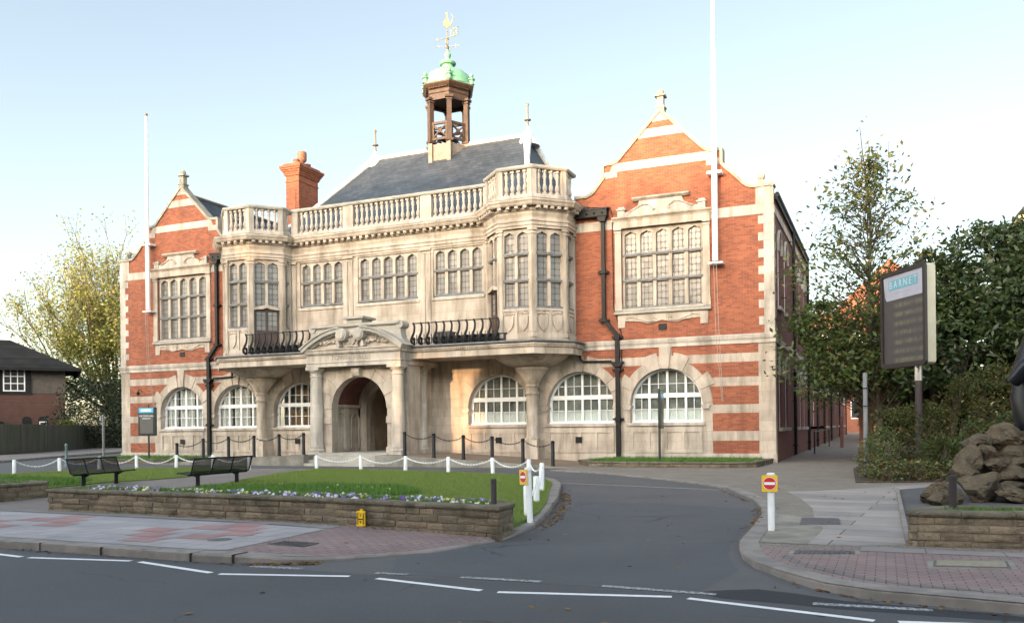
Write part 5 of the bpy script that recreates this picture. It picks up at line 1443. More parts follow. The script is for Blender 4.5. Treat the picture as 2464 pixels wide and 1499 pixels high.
# ---- H hydrant plate
h_ = empty('hydrant_sign', (-3.69,-22.50,gz(-22.4)+.1), 'small yellow hydrant plate marked H against the planter wall', 'hydrant sign', None, R_(-4))
m = MB(); m.box(-.075,.075,-.03,.0,.0,.24); m.box(-.09,.09,-.034,-.0305,.015,.03); m.box(-.09,.09,-.034,-.0305,.21,.225); m.box(-.02,.02,-.02,.02,.24,.27); m.build('plate', YEL, h_)
m = MB(); m.box(-.06,-.045,-.0335,-.0305,.03,.21); m.box(.045,.06,-.0335,-.0305,.03,.21); m.box(-.0449,.0449,-.0335,-.0305,.105,.12); m.build('letter_mark', BLACK, h_)
t = text_mesh('7', .07, .002, BLACK, 'numeral', h_, Matrix.Translation((0,-.034,.165)) @ FRONT); t = text_mesh('9', .07, .002, BLACK, 'numeral', h_, Matrix.Translation((0,-.034,.065)) @ FRONT)
# ---- manhole covers and grates
GREYM = plain('cast_iron', (.10,.095,.095), (.065,.062,.062), 9, .6, 120, .7)
def cover(pts, h, label, frame=None, inner=None, ribs=0):
    c = Vector((sum(p[0] for p in pts)/4, sum(p[1] for p in pts)/4)); root = empty('manhole_cover', (c.x,c.y,gz(c.y)+h), label, 'manhole cover')
    P = [Vector(p)-c for p in pts]; m = MB(); root.rotation_euler = (math.atan(.006-.02) if c.y < -22 and c.x > 1 else math.atan(.006),0,0)
    def q(s): return [(p.x*s, p.y*s) for p in P]
    o = m
    if frame:
        m.prism([(p[0]*1.16,p[1]*1.3) for p in q(1)], -.02, .003, axis='z'); m.build('surround', frame, root); m = MB()
    m.prism(q(1), -.02, .008, axis='z')
    for k in range(ribs):
        a = P[0].lerp(P[1],(k+.5)/ribs); b = P[3].lerp(P[2],(k+.5)/ribs); m.beam((a.x*.9,a.y*.9,.01),(b.x*.9,b.y*.9,.01),.02,.012)
    m.build('plate', GREYM, root)
    if inner: m = MB(); m.prism([(p[0]*.92,p[1]*.8) for p in q(1)], .0, .0105, axis='z'); m.build('infill', inner, root)
cover([(2.57,-19.77),(3.16,-19.6),(3.1,-18.75),(2.52,-18.8)], .034, 'plain dark manhole plate on the path behind the right no entry post')
cover([(2.78,-23.0),(3.46,-22.74),(3.45,-22.42),(2.76,-22.66)], hr(-22.7)-.002, 'long ribbed grate set in concrete at the corner of the right pavement', CONC, None, 11)
cover([(4.27,-23.5),(5.02,-23.34),(5.05,-22.75),(4.3,-22.98)], hr(-23.14)-.002, 'manhole with a gravelly infill and dark rim in the right brick pavement', CONC, plain('gravel_infill',(.28,.24,.17),(.19,.165,.12),30,.9,120,.6))
cover([(-3.8,-24.62),(-3.2,-24.62),(-3.2,-24.28),(-3.8,-24.28)], .094, 'dark drain grate at the seam of slabs and blocks on the left pavement', None, None, 9)
m = MB(); m.lathe([(0,.004),(.17,.004),(.18,.0),(.18,-.02)], (0,0,0), 24); o = m.build('manhole_cover', GREYM, None); o.location=(-4.75,-24.45,gz(-24.45)+.0985); tag(o,'small round dark inspection cover in the grey slab pavement','manhole cover')

# ---- big council notice board on a post
DBR = plain('dark_brown_frame', (.016,.011,.010), (.012,.009,.009), 3, .45, 30, 0); CREAM = plain('cream_panel', (.36,.345,.27), (.32,.31,.24), 3, .5, 30, 0)
def screenmat():
    m, nt, b = new_mat('faded_panel'); v = objvec(nt); sp = N(nt,'ShaderNodeSeparateXYZ'); nt.links.new(v, sp.inputs[0])
    s = math_(nt,'ABSOLUTE', math_(nt,'SUBTRACT', math_(nt,'FRACT', math_(nt,'DIVIDE', sp.outputs[2], .27)), .5))
    f = math_(nt,'MULTIPLY', ramp(nt, s, .36, .10), ramp(nt, noise(nt, scaled(nt,v,(7,7,2)), 1.0, 3), .3, .6))
    xm = ramp(nt, math_(nt,'ABSOLUTE', sp.outputs[0]), 1.0, .8); f = math_(nt,'MULTIPLY', f, xm)
    cur = mixc(nt, f, (.042,.042,.046), (.095,.095,.07)); nt.links.new(cur, b.inputs['Base Color']); b.inputs['Roughness'].default_value=.35; return m
bang = math.atan2(-1.95, 1.15)
sg = empty('notice_board', (4.64,-6.64,gz(-6.6)), 'tall brown framed notice board on a dark post with a faded panel headed BARNET', 'notice board', None, bang)
def bput(mb, n, m, sm=0, par=None):
    return mb.build(n, m, par or sg, sm)
# local frame: x along the panel (towards its right edge), -y faces the drive
Wd = 1.13; z0 = 3.0-gz(-6.6); z1 = 5.86-gz(-6.6); ox = -.46
def rrect(x0,x1,za,zb,r): 
    o=[]
    for cx_,cz_,a0 in ((x1-r,zb-r,0),(x0+r,zb-r,90),(x0+r,za+r,180),(x1-r,za+r,270)): o += [(cx_+r*math.cos(R_(a0+t)), cz_+r*math.sin(R_(a0+t))) for t in (0,30,60,90)]
    return o
m = MB(); m.prism(rrect(ox-Wd,ox+Wd,z0,z1,.12), -.14, -.06, holes=[rrect(ox-Wd+.11,ox+Wd-.11,z0+.13,z1-.11,.06)[::-1]]); bput(m,'frame',DBR)
m = MB(); m.prism(rrect(ox-Wd+.02,ox+Wd-.02,z0+.01,z1-.01,.12), -.058, .20); bput(m,'cabinet',CREAM,30)
m = MB(); m.prism(rrect(ox-Wd+.08,ox+Wd-.08,z0+.1,z1-.08,.06), -.09, -.07); bput(m,'display_panel',screenmat())
m = MB(); m.prism([(ox-Wd+.11,z1-.11),(ox+Wd-.11,z1-.11),(ox+Wd-.11,z1-.84),(ox-Wd+.28,z1-.84),(ox-Wd+.20,z1-.72)], -.096, -.0905); hb = bput(m,'header_panel',plain('pale_header',(.30,.31,.37),(.25,.26,.32),2,.4,30,0))
TEAL = plain('teal_square', (.10,.27,.34), (.09,.23,.30), 4, .5, 30, 0); PALE = plain('pale_letter', (.38,.44,.50), (.34,.40,.46), 4, .5, 30, 0)
for i, ch_ in enumerate('BARNET'):
    x = ox-.62+i*.248; zc = z1-.40
    q = MB(); q.box(x-.117,x+.117,-.0995,-.0965,zc-.15,zc+.15); s_ = q.build('letter_square', TEAL, hb)
    text_mesh(ch_, .30, .001, PALE, 'letter', s_, Matrix.Translation((x,-.101,zc)) @ FRONT, .9)
text_mesh('LONDON BOROUGH', .11, .001, plain('faint_text',(.30,.33,.40),None,4,.5,30,0), 'faint_line', hb, Matrix.Translation((ox,-.098,z1-.66)) @ FRONT)
m = MB()
for k in range(46): m.tube([(ox-Wd+.08+k*.047,-.03,z1-.0),(ox-Wd+.06+k*.047,-.06-.03*(k%2),z1+.11)], .004, 4)
bput(m,'bird_spikes',BLACK)
m = MB(); m.lathe([(.10,-.1),(.095,z0-.42)], (0,.07,0), 14); bput(m,'post',RUST,40)
m = MB(); m.lathe([(.105,z0-.42),(.105,z0+.02)], (0,.07,0), 14); bput(m,'steel_collar',plain('brushed_steel',(.42,.40,.38),(.36,.34,.33),3,.35,40,.05,metal=.7),40)
# ---- small blue-headed signs in the wing beds
GRNF = plain('green_black_frame', (.012,.024,.024), (.01,.02,.02), 4, .4, 30, 0); BLUEH = plain('sky_blue_header', (.10,.42,.62), (.09,.38,.58), 3, .5, 30, 0); GREYP = plain('grey_panel', (.105,.098,.085), (.09,.085,.075), 2, .5, 30, 0)
def board(loc, ang, label, text):
    r = empty('sign_board', loc, label, 'sign', None, ang)
    m = MB(); m.lathe([(.045,-.2),(.045,2.72),(.03,2.75)], (0,.05,0), 12); m.build('post', GRNF, r, 40)
    m = MB(); m.box(-.49,.49,-.06,.02,1.28,2.62); f = m.build('frame', GRNF, r)
    m = MB(); m.box(-.46,.36,-.066,-.0605,2.36,2.60); h = m.build('blue_header', BLUEH, r)
    m = MB(); m.prism([(-.3+.05*math.cos(R_(a))-.0,2.48+.055*math.sin(R_(a))) for a in range(90,271,30)] + [(.2+.05*math.cos(R_(a)),2.48+.055*math.sin(R_(a))) for a in range(-90,91,30)], -.069, -.0665); m.build('pale_plaque', WH2, h)
    m = MB(); m.box(-.40,.34,-.066,-.0605,1.38,2.30); p = m.build('grey_panel', GREYP, r)
    if text:
        for k, s in enumerate(text): text_mesh(s, .105, .001, WH2, 'lettering', p, Matrix.Translation((-.03,-.068,2.21-.12*k)) @ FRONT)
board((-28.45,-3.2,-.1), R_(8), 'dark sign board with a blue header in the bed under the left wing', ['THE TOWN HALL','HENDON'])
board((-3.72,-2.86,-.02), R_(97), 'dark sign board seen edge on in front of the right arched window', None)
# ---- grey sign posts
GALV = plain('galvanised_steel', (.20,.205,.215), (.15,.155,.165), 4, .5, 30, .05, metal=.3)
def gpost(x, y, h, r, label):
    m = MB(); m.lathe([(r,-.1),(r,h-.01),(r*.7,h)], (0,0,0), 12); o = m.build('sign_post', GALV, None, 40)
    for z in (h-.12,h-.45,h-.95): 
        c = MB(); c.lathe([(r*1.15,z),(r*1.15,z+.03)], (0,0,0), 12); c.box(-.02,.02,-r-.03,-r,z,z+.03); c.build('clip', STEEL if z < h-.2 else GALV, o)
    o.location=(x,y,gz(y)); tag(o, label, 'post')
gpost(3.31,-7.9,2.95,.06,'tall bare grey steel post beside the shrubs at the alley mouth')
m = MB(); m.lathe([(.06,-.1),(.06,2.4),(.04,2.42)], (0,0,0), 12); m.box(-.2,-.06,-.08,.02,2.1,2.3); o = m.build('sign_post', GALV, None, 40); o.location=(-29.3,-4.4,-.12); o.location=(-33.9,-1.0,-.13); tag(o,'grey post with a small clamp at the left corner of the hall','post')
m = MB(); m.lathe([(.07,-.1),(.07,.2),(.055,.25),(.055,.95),(.07,.98),(.03,1.05)], (0,0,0), 12); o = m.build('stub_post', plain('teal_grey_paint',(.16,.21,.20),(.12,.16,.16),3,.5), None, 40); o.location=(-28.9,-7.3,gz(-7.3)); tag(o,'short grey green post beside the road behind the left bench','post')
m = MB(); m.box(-.09,.09,-.09,.09,-.1,1.75); m.box(-.1,.1,-.1,.1,1.75,1.78); o = m.build('alley_post', plain('dark_red_paint',(.13,.035,.025),(.09,.025,.02),4,.6), None); o.location=(1.55,18.5,-.02); tag(o,'square dark red post standing in the middle of the alley','post')
# ---- flagpoles
def flagpole(x, ztop, label):
    r = empty('flagpole', (x,-.32,7.7), label, 'flagpole', 'flagpoles on the two wings')
    m = MB(); m.lathe([(.11,0),(.115,3.3),(.105,3.5),(.095,6.5),(.062,ztop-7.7-.05),(.05,ztop-7.7)], (0,0,0), 16); m.build('pole', WHITE, r, 40)
    m = MB(); m.ball((0,0,ztop-7.7+.08),.09,12); m.build('truck_ball', plain('bronze_ball',(.16,.14,.11),(.1,.09,.07),5,.4), r, 40)
    for z in (-.06, 3.35): 
        m = MB(); m.box(-.28,.28,-.12,.30,z,z+.10) if z > 0 else m.box(-.25,.3,-.15,.3,z-.06,z); m.build('bracket', WHITE, r)
    m = MB(); m.tube([(.06,-.15,0),(.12,-.1,-2.6),(.2,.2,-5.4)], .012, 4); m.tube([(-.04,-.15,0),(.0,-.1,-2.6),(.16,.2,-5.4)], .012, 4); m.build('halyard', plain('grey_rope',(.35,.30,.27),None,5,.9), r)
flagpole(-31.37, 17.8, 'white flagpole with a dark ball on the left wing')
flagpole(-2.13, 18.9, 'white flagpole on the right wing running out of the top of the picture')
# ---- security cameras and lamp on the alley wall
for z, dz, lb in ((3.75,0,'grey floodlight on the alley wall above the downpipe'),(3.0,1,'grey security camera on the alley wall below the floodlight')):
    r = empty('wall_camera' if dz else 'wall_light', (.0,6.6,z), lb, 'camera' if dz else 'light')
    m = MB(); m.box(0,.3,-.03,.03,-.03,.03); m.build('bracket', GALV, r); m = MB()
    if dz: m.beam((.25,-.25,-.08),(.35,.2,.04),.16,.14)
    else: m.box(.15,.45,-.2,.15,-.02,.26); m.ball((.2,-.05,.5),.09,8)
    m.build('housing', GALV, r)
m = MB(); m.tube([(0,0,0),(0,-.18,.05),(0,-.25,-.05)],.02,6); m.lathe([(.02,-.04),(.09,-.1),(.09,-.2),(.05,-.24)],(0,-.25,0),10); o = m.build('wall_lamp', BLACK, None, 40); o.location=(-32.2,-.02,3.52); tag(o,'small black lamp on the striped wall of the left wing','lamp')
# boxes left on the balcony
m = MB(); m.box(-.35,.35,-.25,.25,0,.55); m.box(-.38,.38,-.28,.28,.55,.62); m.box(-.36,-.2,-.27,-.251,.1,.45); o = m.build('storage_box', plain('grey_brown_box',(.09,.085,.07),(.06,.055,.05),3,.7), None); o.location=(-13.35,-1.4,4.85); tag(o,'grey brown lidded box on the balcony behind the railing','box')
m = MB(); m.box(-1.4,1.4,-.12,.12,0,.34); m.box(-1.43,1.43,-.15,.15,.30,.36); o = m.build('window_box', plain('black_trough',(.02,.02,.022),None,3,.6), None); o.location=(-11.6,-2.0,4.85); tag(o,'long black trough on the balcony right of the porch','planter box')
m = MB(); m.box(-1.1,1.1,-.12,.12,0,.34); m.box(-1.13,1.13,-.15,.15,.30,.36); o = m.build('window_box', bpy.data.materials['black_trough'], None); o.location=(-20.9,-2.0,4.85); tag(o,'long black trough on the balcony left of the porch','planter box')

# ---- rockery boulders and dark statue
def rockmat():
    m, nt, b = new_mat('rock'); v = objvec(nt)
    cur = mixc(nt, ramp(nt, noise(nt, v, 2.2, 6, .65), .35, .65), (.165,.130,.088), (.08,.066,.048))
    cur = mixc(nt, math_(nt,'MULTIPLY',ramp(nt, noise(nt, scaled(nt,v,(6,6,2.2)), 1.0, 5, .7), .55, .70),.7), cur, (.045,.042,.038))
    cur = mixc(nt, math_(nt,'MULTIPLY',ramp(nt, noise(nt, v, 11, 4, .7), .60, .70),.6), cur, (.21,.195,.16))
    nt.links.new(cur, b.inputs['Base Color']); b.inputs['Roughness'].default_value=.95; b.inputs['Specular IOR Level'].default_value=.2
    h_ = math_(nt,'ADD', noise(nt, v, 9, 6, .7), math_(nt,'MULTIPLY', noise(nt, v, 40, 3), .5)); bump(nt, b, h_, 1.0, .10); return m
ROCK = rockmat()
def boulder(c, s, seed, label, rz=0.0):
    r = random.Random(seed); bm = bmesh.new(); bmesh.ops.create_icosphere(bm, subdivisions=4, radius=1.0)
    cuts = [(Vector((r.uniform(-1,1),r.uniform(-1,1),r.uniform(-.6,1))).normalized(), r.uniform(.50,.82)) for _ in range(13)]
    from mathutils import noise as mn
    for v in bm.verts:
        p = v.co.copy()
        for n_, d_ in cuts:
            k = p.dot(n_)
            if k > d_: p -= n_*(k-d_)*.98
        rg_ = mn.noise(p*2.6+Vector((seed,3,0))); p *= 1.12+.14*mn.noise(p*1.7+Vector((seed,0,0)))+.06*mn.noise(p*5+Vector((0,seed,0)))+.035*mn.noise(p*13)-.10*max(0,.18-abs(rg_))/.18
        v.co = Vector((p.x*s[0], p.y*s[1], p.z*s[2]))
    me = bpy.data.meshes.new('boulder'); bm.to_mesh(me); bm.free(); me.materials.append(ROCK)
    me.polygons.foreach_set('use_smooth',[True]*len(me.polygons)); me.set_sharp_from_angle(angle=R_(16))
    o = bpy.data.objects.new('boulder', me); col.objects.link(o); o.location=c; o.rotation_euler=(r.uniform(-.2,.2),r.uniform(-.2,.2),rz)
    tag(o, label, 'rock', 'rocks of the rockery')
rx = Vector((.917,.3985,0)); ry = Vector((-.3985,.917,0))
def RK(a, b, z): 
    p = Vector((5.25,-14.9,0)) + rx*a + ry*b; return (p.x, p.y, gz(p.y)+.03+z)
ROCKS = [(4.76,-15.6,.02,.36,.34,.27,'low pale boulder lying in front at the left foot of the rockery'),(4.72,-15.95,-.06,.25,.22,.14,'small grey boulder at the front left foot of the rockery'),
 (5.33,-14.45,.62,.21,.34,.34,'tall leaning slab at the left end of the rock pile'),(5.47,-15.05,.06,.40,.34,.36,'big grey boulder in the lowest row behind the brown post'),
 (5.29,-14.7,.36,.28,.3,.25,'broad stone between the tall slab and the big low boulder'),(6.12,-15.0,-.06,.46,.34,.18,'flat boulder at the lower right of the rock pile'),
 (5.66,-14.5,.76,.20,.3,.18,'rounded grey brown stone in the middle row of the rockery'),(6.17,-14.2,.74,.30,.32,.16,'long flat stone set under the top stones at the right'),
 (5.80,-14.62,.53,.27,.3,.14,'flattish stone below the rounded one in the middle of the pile'),(5.54,-14.28,1.0,.28,.34,.16,'long stone capping the left top of the rockery'),
 (6.06,-13.95,1.05,.36,.4,.26,'dark streaked top stone under the statue'),(6.23,-14.4,.58,.24,.28,.12,'small wedge stone in the right middle of the rockery'),
 (6.14,-14.5,.34,.42,.36,.22,'angular boulder right of centre in the pile'),(5.98,-14.78,.13,.34,.26,.09,'thin slab wedged between boulders low in the pile'),
 (6.6,-14.0,1.05,.4,.4,.26,'top stone at the right edge of the rockery'),(6.8,-14.4,.5,.5,.45,.5,'large boulder beyond the right edge of the pile'),(6.3,-13.4,.4,1.1,.7,.75,'broad boulder at the back of the rockery beneath the statue'),(6.9,-14.9,.05,.5,.4,.4,'low boulder at the right edge of the rockery')]
for i, q in enumerate(ROCKS): boulder((q[0],q[1],q[2]), (q[3]*1.04,q[4]*1.06,q[5]*1.06), 11+i*3, q[6], .41+rnd.uniform(-.25,.25))
m = MB()
BRZ, nt, b_ = new_mat('polished_black_stone'); b_.inputs['Base Color'].default_value=(.006,.0065,.010,1); b_.inputs['Roughness'].default_value=.33; b_.inputs['Specular IOR Level'].default_value=.35
sb = Vector((6.72,-13.75,1.12))
def lump(c, s): m.ball(c, 1.0, 24, s)
# a smooth abstract seated form: broad skirted base, folded arm, bowed hooded head
prof = [(.44,-.1),(.45,.3),(.47,.7),(.44,.95),(.45,1.1),(.48,1.3),(.45,1.55),(.42,1.8),(.38,2.0),(.36,2.2),(.33,2.4),(.25,2.56),(.12,2.64),(0,2.66)]
m.lathe(prof, (0,0,0), 40)
st_ = m.build('statue', BRZ, None, 60)
for v in st_.data.vertices:
    z = v.co.z; t = max(0,min(1,z/2.6)); a = math.atan2(v.co.y, v.co.x)
    k = 1 + .08*math.sin(2*a+z*2.2) + .05*math.sin(3*a-1.3*z)
    v.co.x *= k; v.co.y *= k*.85; v.co.x += -.05*math.sin(z*2.1)
st_.location = sb; tag(st_, 'smooth black polished abstract statue on the rockery at the right edge', 'statue')
m = MB(); m.tube([(-.55,-.32,1.05),(-.35,-.5,1.3),(.05,-.52,1.55),(.35,-.42,1.75)], [.14,.2,.19,.13], 14); ar = m.build('folded_arm', BRZ, st_, 60)

# ---- gate pier and end building beyond the alley
gp = empty('gate_pier', (3.12,2.0,gz(2)), 'brick gate pier with a heavy moulded cap half hidden by leaves at the alley side', 'gate pier')
m = MB(); m.box(-.22,.30,-.3,.3,-.1,2.75); m.box(-.26,.34,-.35,.35,-.1,.5); m.build('shaft', masonry('shaft_brick',(.16,.07,.05),(.12,.055,.042),(.13,.09,.075),.225,.075,.006), gp)
m = MB()
for k,(e,a,b) in enumerate(((.06,2.6,2.72),(.13,2.72,2.84),(.16,2.84,3.1),(.20,3.1,3.24),(.25,3.24,3.42))): m.box(-.25-e,.33+e,-.3-e,.3+e,a,b)
m.build('cap', masonry('brown_brick',(.11,.062,.045),(.085,.045,.035),(.16,.1,.08),.225,.075,.006), gp)
m = MB(); m.box(-.46,.54,-.51,.51,3.42,3.46); m.build('cap_slab', STONEG, gp)
eb = empty('end_building', (-1,78,0), 'tall sunlit brick building seen through the leaves at the end of the alley', 'building')
def eput(mb, n, m): o = mb.build(n, m); o.parent = eb; o.matrix_parent_inverse = Matrix.Translation((1,-78,0)); return o
m = MB(); hl = [rect(x,x+1.5,z,z+2.3) for x in (-12,-8,-4,0,4,8) for z in (2,6.2,10.4)]
m.prism([(-14,-.5),(11,-.5),(11,15),(4.5,21),(-2,15),(-14,15)], 78, 79, holes=hl); w_ = eput(m,'wall',masonry('rear_brick',(.24,.08,.045),(.16,.055,.035),(.18,.11,.08),.225,.075,.006))
m = MB(); m.prism([(-14.2,15),(-2,15),(4.5,21.2),(11.2,15),(11.2,14.6),(-14.2,14.6)], 79, 95); eput(m,'roof',SLATE)
for h_ in hl:
    m = MB(); m.prism(h_, 78.2, 78.3, holes=[rect(h_[0][0]+.12,h_[1][0]-.12,h_[0][1]+.12,h_[2][1]-.12)]); f = eput(m,'window',WHITE)
    m = MB(); m.box(h_[0][0]+.1,h_[1][0]-.1,78.24,78.26,h_[0][1]+.1,h_[2][1]-.1); g_ = m.build('pane', bpy.data.materials['side_glass'], f)
# house behind the trees on the right, only its eaves corner shows
hr = empty('corner_house', (14,20,0), 'dark roofed house with a cream eaves moulding behind the right trees', 'house')
def hput(mb, n, m): o = mb.build(n, m); o.parent = hr; o.matrix_parent_inverse = Matrix.Translation((-14,-20,0)); return o
m = MB(); m.box(10.9,22,18.4,30,-.3,12.0); hput(m,'wall',BRICK2)
m = MB(); m.box(10.3,22.5,17.8,30.5,12.0,12.15); m.box(10.5,22.3,18.0,30.3,11.75,12.0); hput(m,'eaves_moulding',plain('cream_paint',(.6,.5,.3),(.52,.43,.26),3,.6))
m = MB(); m.prism([(10.2,12.15),(22.6,12.15),(19,16.5),(13.8,16.5)], 17.7, 30.6); hput(m,'roof',TILE)

# ---- house, fence and boards on the left
ang = R_(52); hx = Vector((math.cos(ang), math.sin(ang),0)); HO = Vector((-61,18.7,0))
Mh = Matrix(((hx.x,-hx.y,0,HO.x),(hx.y,hx.x,0,HO.y),(0,0,1,0),(0,0,0,1)))
lh = empty('side_house', tuple(HO), 'two storey house with dark hipped roof, grey rendered upper floor and red brick below', 'house'); lh.rotation_euler = (0,0,ang)
m = MB(); m.box(-14,0,0,9,-.5,4.72); wl2 = m.build('brick_storey', masonry('house_brick',(.115,.042,.032),(.08,.03,.024),(.08,.055,.045),.225,.075,.006), lh)  # brick colour darkened to carry the tree shade on this house
m = MB(); m.box(-14,.03,-.03,9,4.72,6.95); m.build('rendered_storey', plain('pebbledash',(.105,.09,.076),(.078,.067,.057),3,.95,60,.7), lh)  # render colour darkened for the same tree shade
m = MB(); hv=[(-15.0,-1,6.82),(1.2,-1,6.82),(1.2,10,6.82),(-15,10,6.82),(-9.5,4.5,9.6),(-4.2,4.5,9.6)]
m.add(hv,[(0,1,5,4),(1,2,5),(2,3,4,5),(3,0,4),(0,3,2,1)]); m.sweep([(-15,-1),(1.2,-1),(1.2,10)], [(-.2,6.62),(.06,6.62),(.06,6.84),(-.2,6.84)]); m.build('roof', TILE, lh)
def sash(x0,x1,z0,z1,nc,nr):
    f = MB(); hl=[]; w=(x1-x0)/nc; h=(z1-z0)/nr
    for i in range(nc):
        for j in range(nr): hl.append(rect(x0+i*w+.035,x0+(i+1)*w-.035,z0+j*h+.035,z0+(j+1)*h-.035))
    f.prism(rect(x0-.06,x1+.06,z0-.06,z1+.06), -.12,-.06, holes=hl); o=f.build('sash_window', WHITE, lh)
    q=MB(); q.box(x0,x1,-.09,-.08,z0,z1); q.build('pane', bpy.data.materials['side_glass'], o)
    q=MB(); q.box(x0-.5,x0-.06,-.11,-.05,z0-.2,z1+.3); q.box(x1+.06,x1+.5,-.11,-.05,z0-.2,z1+.3); q.box(x0-.5,x1+.5,-.10,-.05,z0-.3,z0-.07); q.build('dark_surround', TILE, o)
sash(-4.55,-3.05,4.95,6.75,3,3); sash(-11,-9.5,4.95,6.75,3,3)
for x in (-2.9,-1.7):
    q=MB(); q.prism([(x-.35,1.2),(x+.35,1.2),(x+.35,2.55)]+arc(x,2.4,.38,25,155,6)+[(x-.35,2.55)], -.05,-.002); o=q.build('small_window', TILE, lh)
    q=MB(); q.prism(rect(x-.28,x+.28,1.2,2.35), -.10,-.055, holes=[rect(x-.2,x+.2,1.2,2.25)]) if x > -2 else q.box(x-.28,x+.28,-.08,-.055,1.2,2.3); q.build('frame', WHITE if x > -2 else TILE, o)
q=MB(); q.prism([(-13,3.4),(-7.2,3.4),(-4.6,2.3),(-4.6,2.1),(-13,2.1)], -2.2, -.06); q.box(-13,-4.8,-2.0,-.07,-.3,2.1); q.build('lean_to', TILE, lh)
FEN = [(-47.6,2.8),(-50.2,8.4),(-52.6,12.2),(-57.5,19.0),(-66,30.0)]
FW = plain('weathered_fence_board', (.095,.085,.06), (.055,.05,.035), 1.2, .95, 30, .6)
def fencemat():
    mt, nt, b = new_mat('old_fence_boards'); v=objvec(nt); nz=noise(nt, scaled(nt,v,(5,5,.25)),1.0,5,.7)
    cur=mixc(nt, ramp(nt,nz,.35,.65),(.115,.10,.07),(.055,.05,.036)); cur=mixc(nt, math_(nt,'MULTIPLY',ramp(nt,noise(nt,v,.5,4),.45,.65),.5),cur,(.06,.075,.03))
    nt.links.new(cur,b.inputs['Base Color']); b.inputs['Roughness'].default_value=.95; return mt
FWM = fencemat()
fr_ = empty('wooden_fence', (-47.6,2.8,-.05), 'old weathered close boarded fence along the far side road', 'fence')
m = MB(); q_ = random.Random(5)
for i in range(len(FEN)-1):
    a=Vector(FEN[i]); b=Vector(FEN[i+1]); L=(b-a).length; n=int(L/.14); d=(b-a)/n
    for k in range(n):
        p=a+d*k; h=1.95+.03*q_.uniform(-1,1); nn=Vector((d.y,-d.x)).normalized()*.02*(k%2)
        m.beam((p.x+d.x/2+nn.x,p.y+d.y/2+nn.y,-.1),(p.x+d.x/2+nn.x,p.y+d.y/2+nn.y,h),.15,.02,(d.y,-d.x,0))
o=m.build('boards', FWM); o.parent=fr_; o.matrix_parent_inverse=Matrix.Translation((47.6,-2.8,.05))
m=MB()
for i in range(len(FEN)-1):
    a=Vector(FEN[i]); b=Vector(FEN[i+1]); m.beam((a.x,a.y,-.05),(b.x,b.y,-.05),.06,.3)
o=m.build('gravel_board', FW); o.parent=fr_; o.matrix_parent_inverse=Matrix.Translation((47.6,-2.8,.05))
m=MB(); m.beam((-53.1,12.55,1.05),(-53.55,13.2,1.05),.04,.85); m.beam((-53.1,12.55,1.5),(-53.55,13.2,1.5),.05,.03); o=m.build('pale_notice', plain('faded_notice',(.26,.25,.23),(.22,.21,.2),3,.8)); o.parent=fr_; o.matrix_parent_inverse=Matrix.Translation((47.6,-2.8,.05))
m=MB(); m.beam((-51.5,10.3,.95),(-51.8,10.8,.95),.03,.75); m.beam((-51.5,10.3,1.33),(-51.8,10.8,1.33),.04,.03); o=m.build('torn_notice', plain('faded_brown_notice',(.17,.13,.11),(.13,.10,.09),3,.8)); o.parent=fr_; o.matrix_parent_inverse=Matrix.Translation((47.6,-2.8,.05))
# ================================================================== VEGETATION
def leafmat(name, cols, rough=.55, transl=.35):
    m, nt, b = new_mat(name); out = nt.nodes['Material Output']
    g = N(nt,'ShaderNodeNewGeometry'); cr = N(nt,'ShaderNodeValToRGB'); nt.links.new(g.outputs['Random Per Island'], cr.inputs[0])
    e = cr.color_ramp.elements
    while len(e) < len(cols): e.new(.5)
    for i, c in enumerate(cols): e[i].position = i/max(1,len(cols)-1); e[i].color = (*c,1)
    nt.links.new(cr.outputs[0], b.inputs['Base Color']); b.inputs['Roughness'].default_value = rough; b.inputs['Specular IOR Level'].default_value = .35
    t = N(nt,'ShaderNodeBsdfTranslucent'); nt.links.new(cr.outputs[0], t.inputs[0])
    mx_ = N(nt,'ShaderNodeMixShader'); mx_.inputs[0].default_value = transl
    nt.links.new(b.outputs[0], mx_.inputs[1]); nt.links.new(t.outputs[0], mx_.inputs[2]); nt.links.new(mx_.outputs[0], out.inputs[0]); return m
def leaf_mesh(name, P, size, mats, parent=None, seed=0, aspect=.45, droop=.3, jitter=.35, mi=None, up=0.0):
    """one small folded blade at every point"""
    r = np.random.default_rng(seed); P = np.asarray(P, float); n = len(P)
    d = r.normal(size=(n,3)); d[:,2] = d[:,2]*.6 - droop + up; d /= np.linalg.norm(d,axis=1)[:,None]
    s = np.cross(d, r.normal(size=(n,3))); s /= np.linalg.norm(s,axis=1)[:,None]; nn = np.cross(d,s)
    L = size*(1+jitter*r.uniform(-1,1,n))[:,None]; W = L*aspect*.5
    v = np.empty((n,4,3)); v[:,0]=P-d*L*.5; v[:,1]=P+s*W+nn*W*.3; v[:,2]=P+d*L*.5; v[:,3]=P-s*W+nn*W*.3
    me = bpy.data.meshes.new(name); me.vertices.add(n*4); me.vertices.foreach_set('co', v.ravel())
    me.loops.add(n*4); me.loops.foreach_set('vertex_index', np.arange(n*4,dtype=np.int32))
    me.polygons.add(n); me.polygons.foreach_set('loop_start', np.arange(n,dtype=np.int32)*4)
    for m in (mats if isinstance(mats,(list,tuple)) else [mats]): me.materials.append(m)
    if mi is not None: me.polygons.foreach_set('material_index', np.asarray(mi,dtype=np.int32))
    me.update(calc_edges=True); me.validate()
    o = bpy.data.objects.new(name, me); col.objects.link(o)
    if parent is not None: o.parent = parent
    return o
BARK = plain('bark', (.085,.065,.045), (.05,.038,.028), 6, .9, 25, .6)
BARKG = plain('grey_green_bark', (.11,.10,.065), (.07,.062,.04), 6, .9, 25, .5)
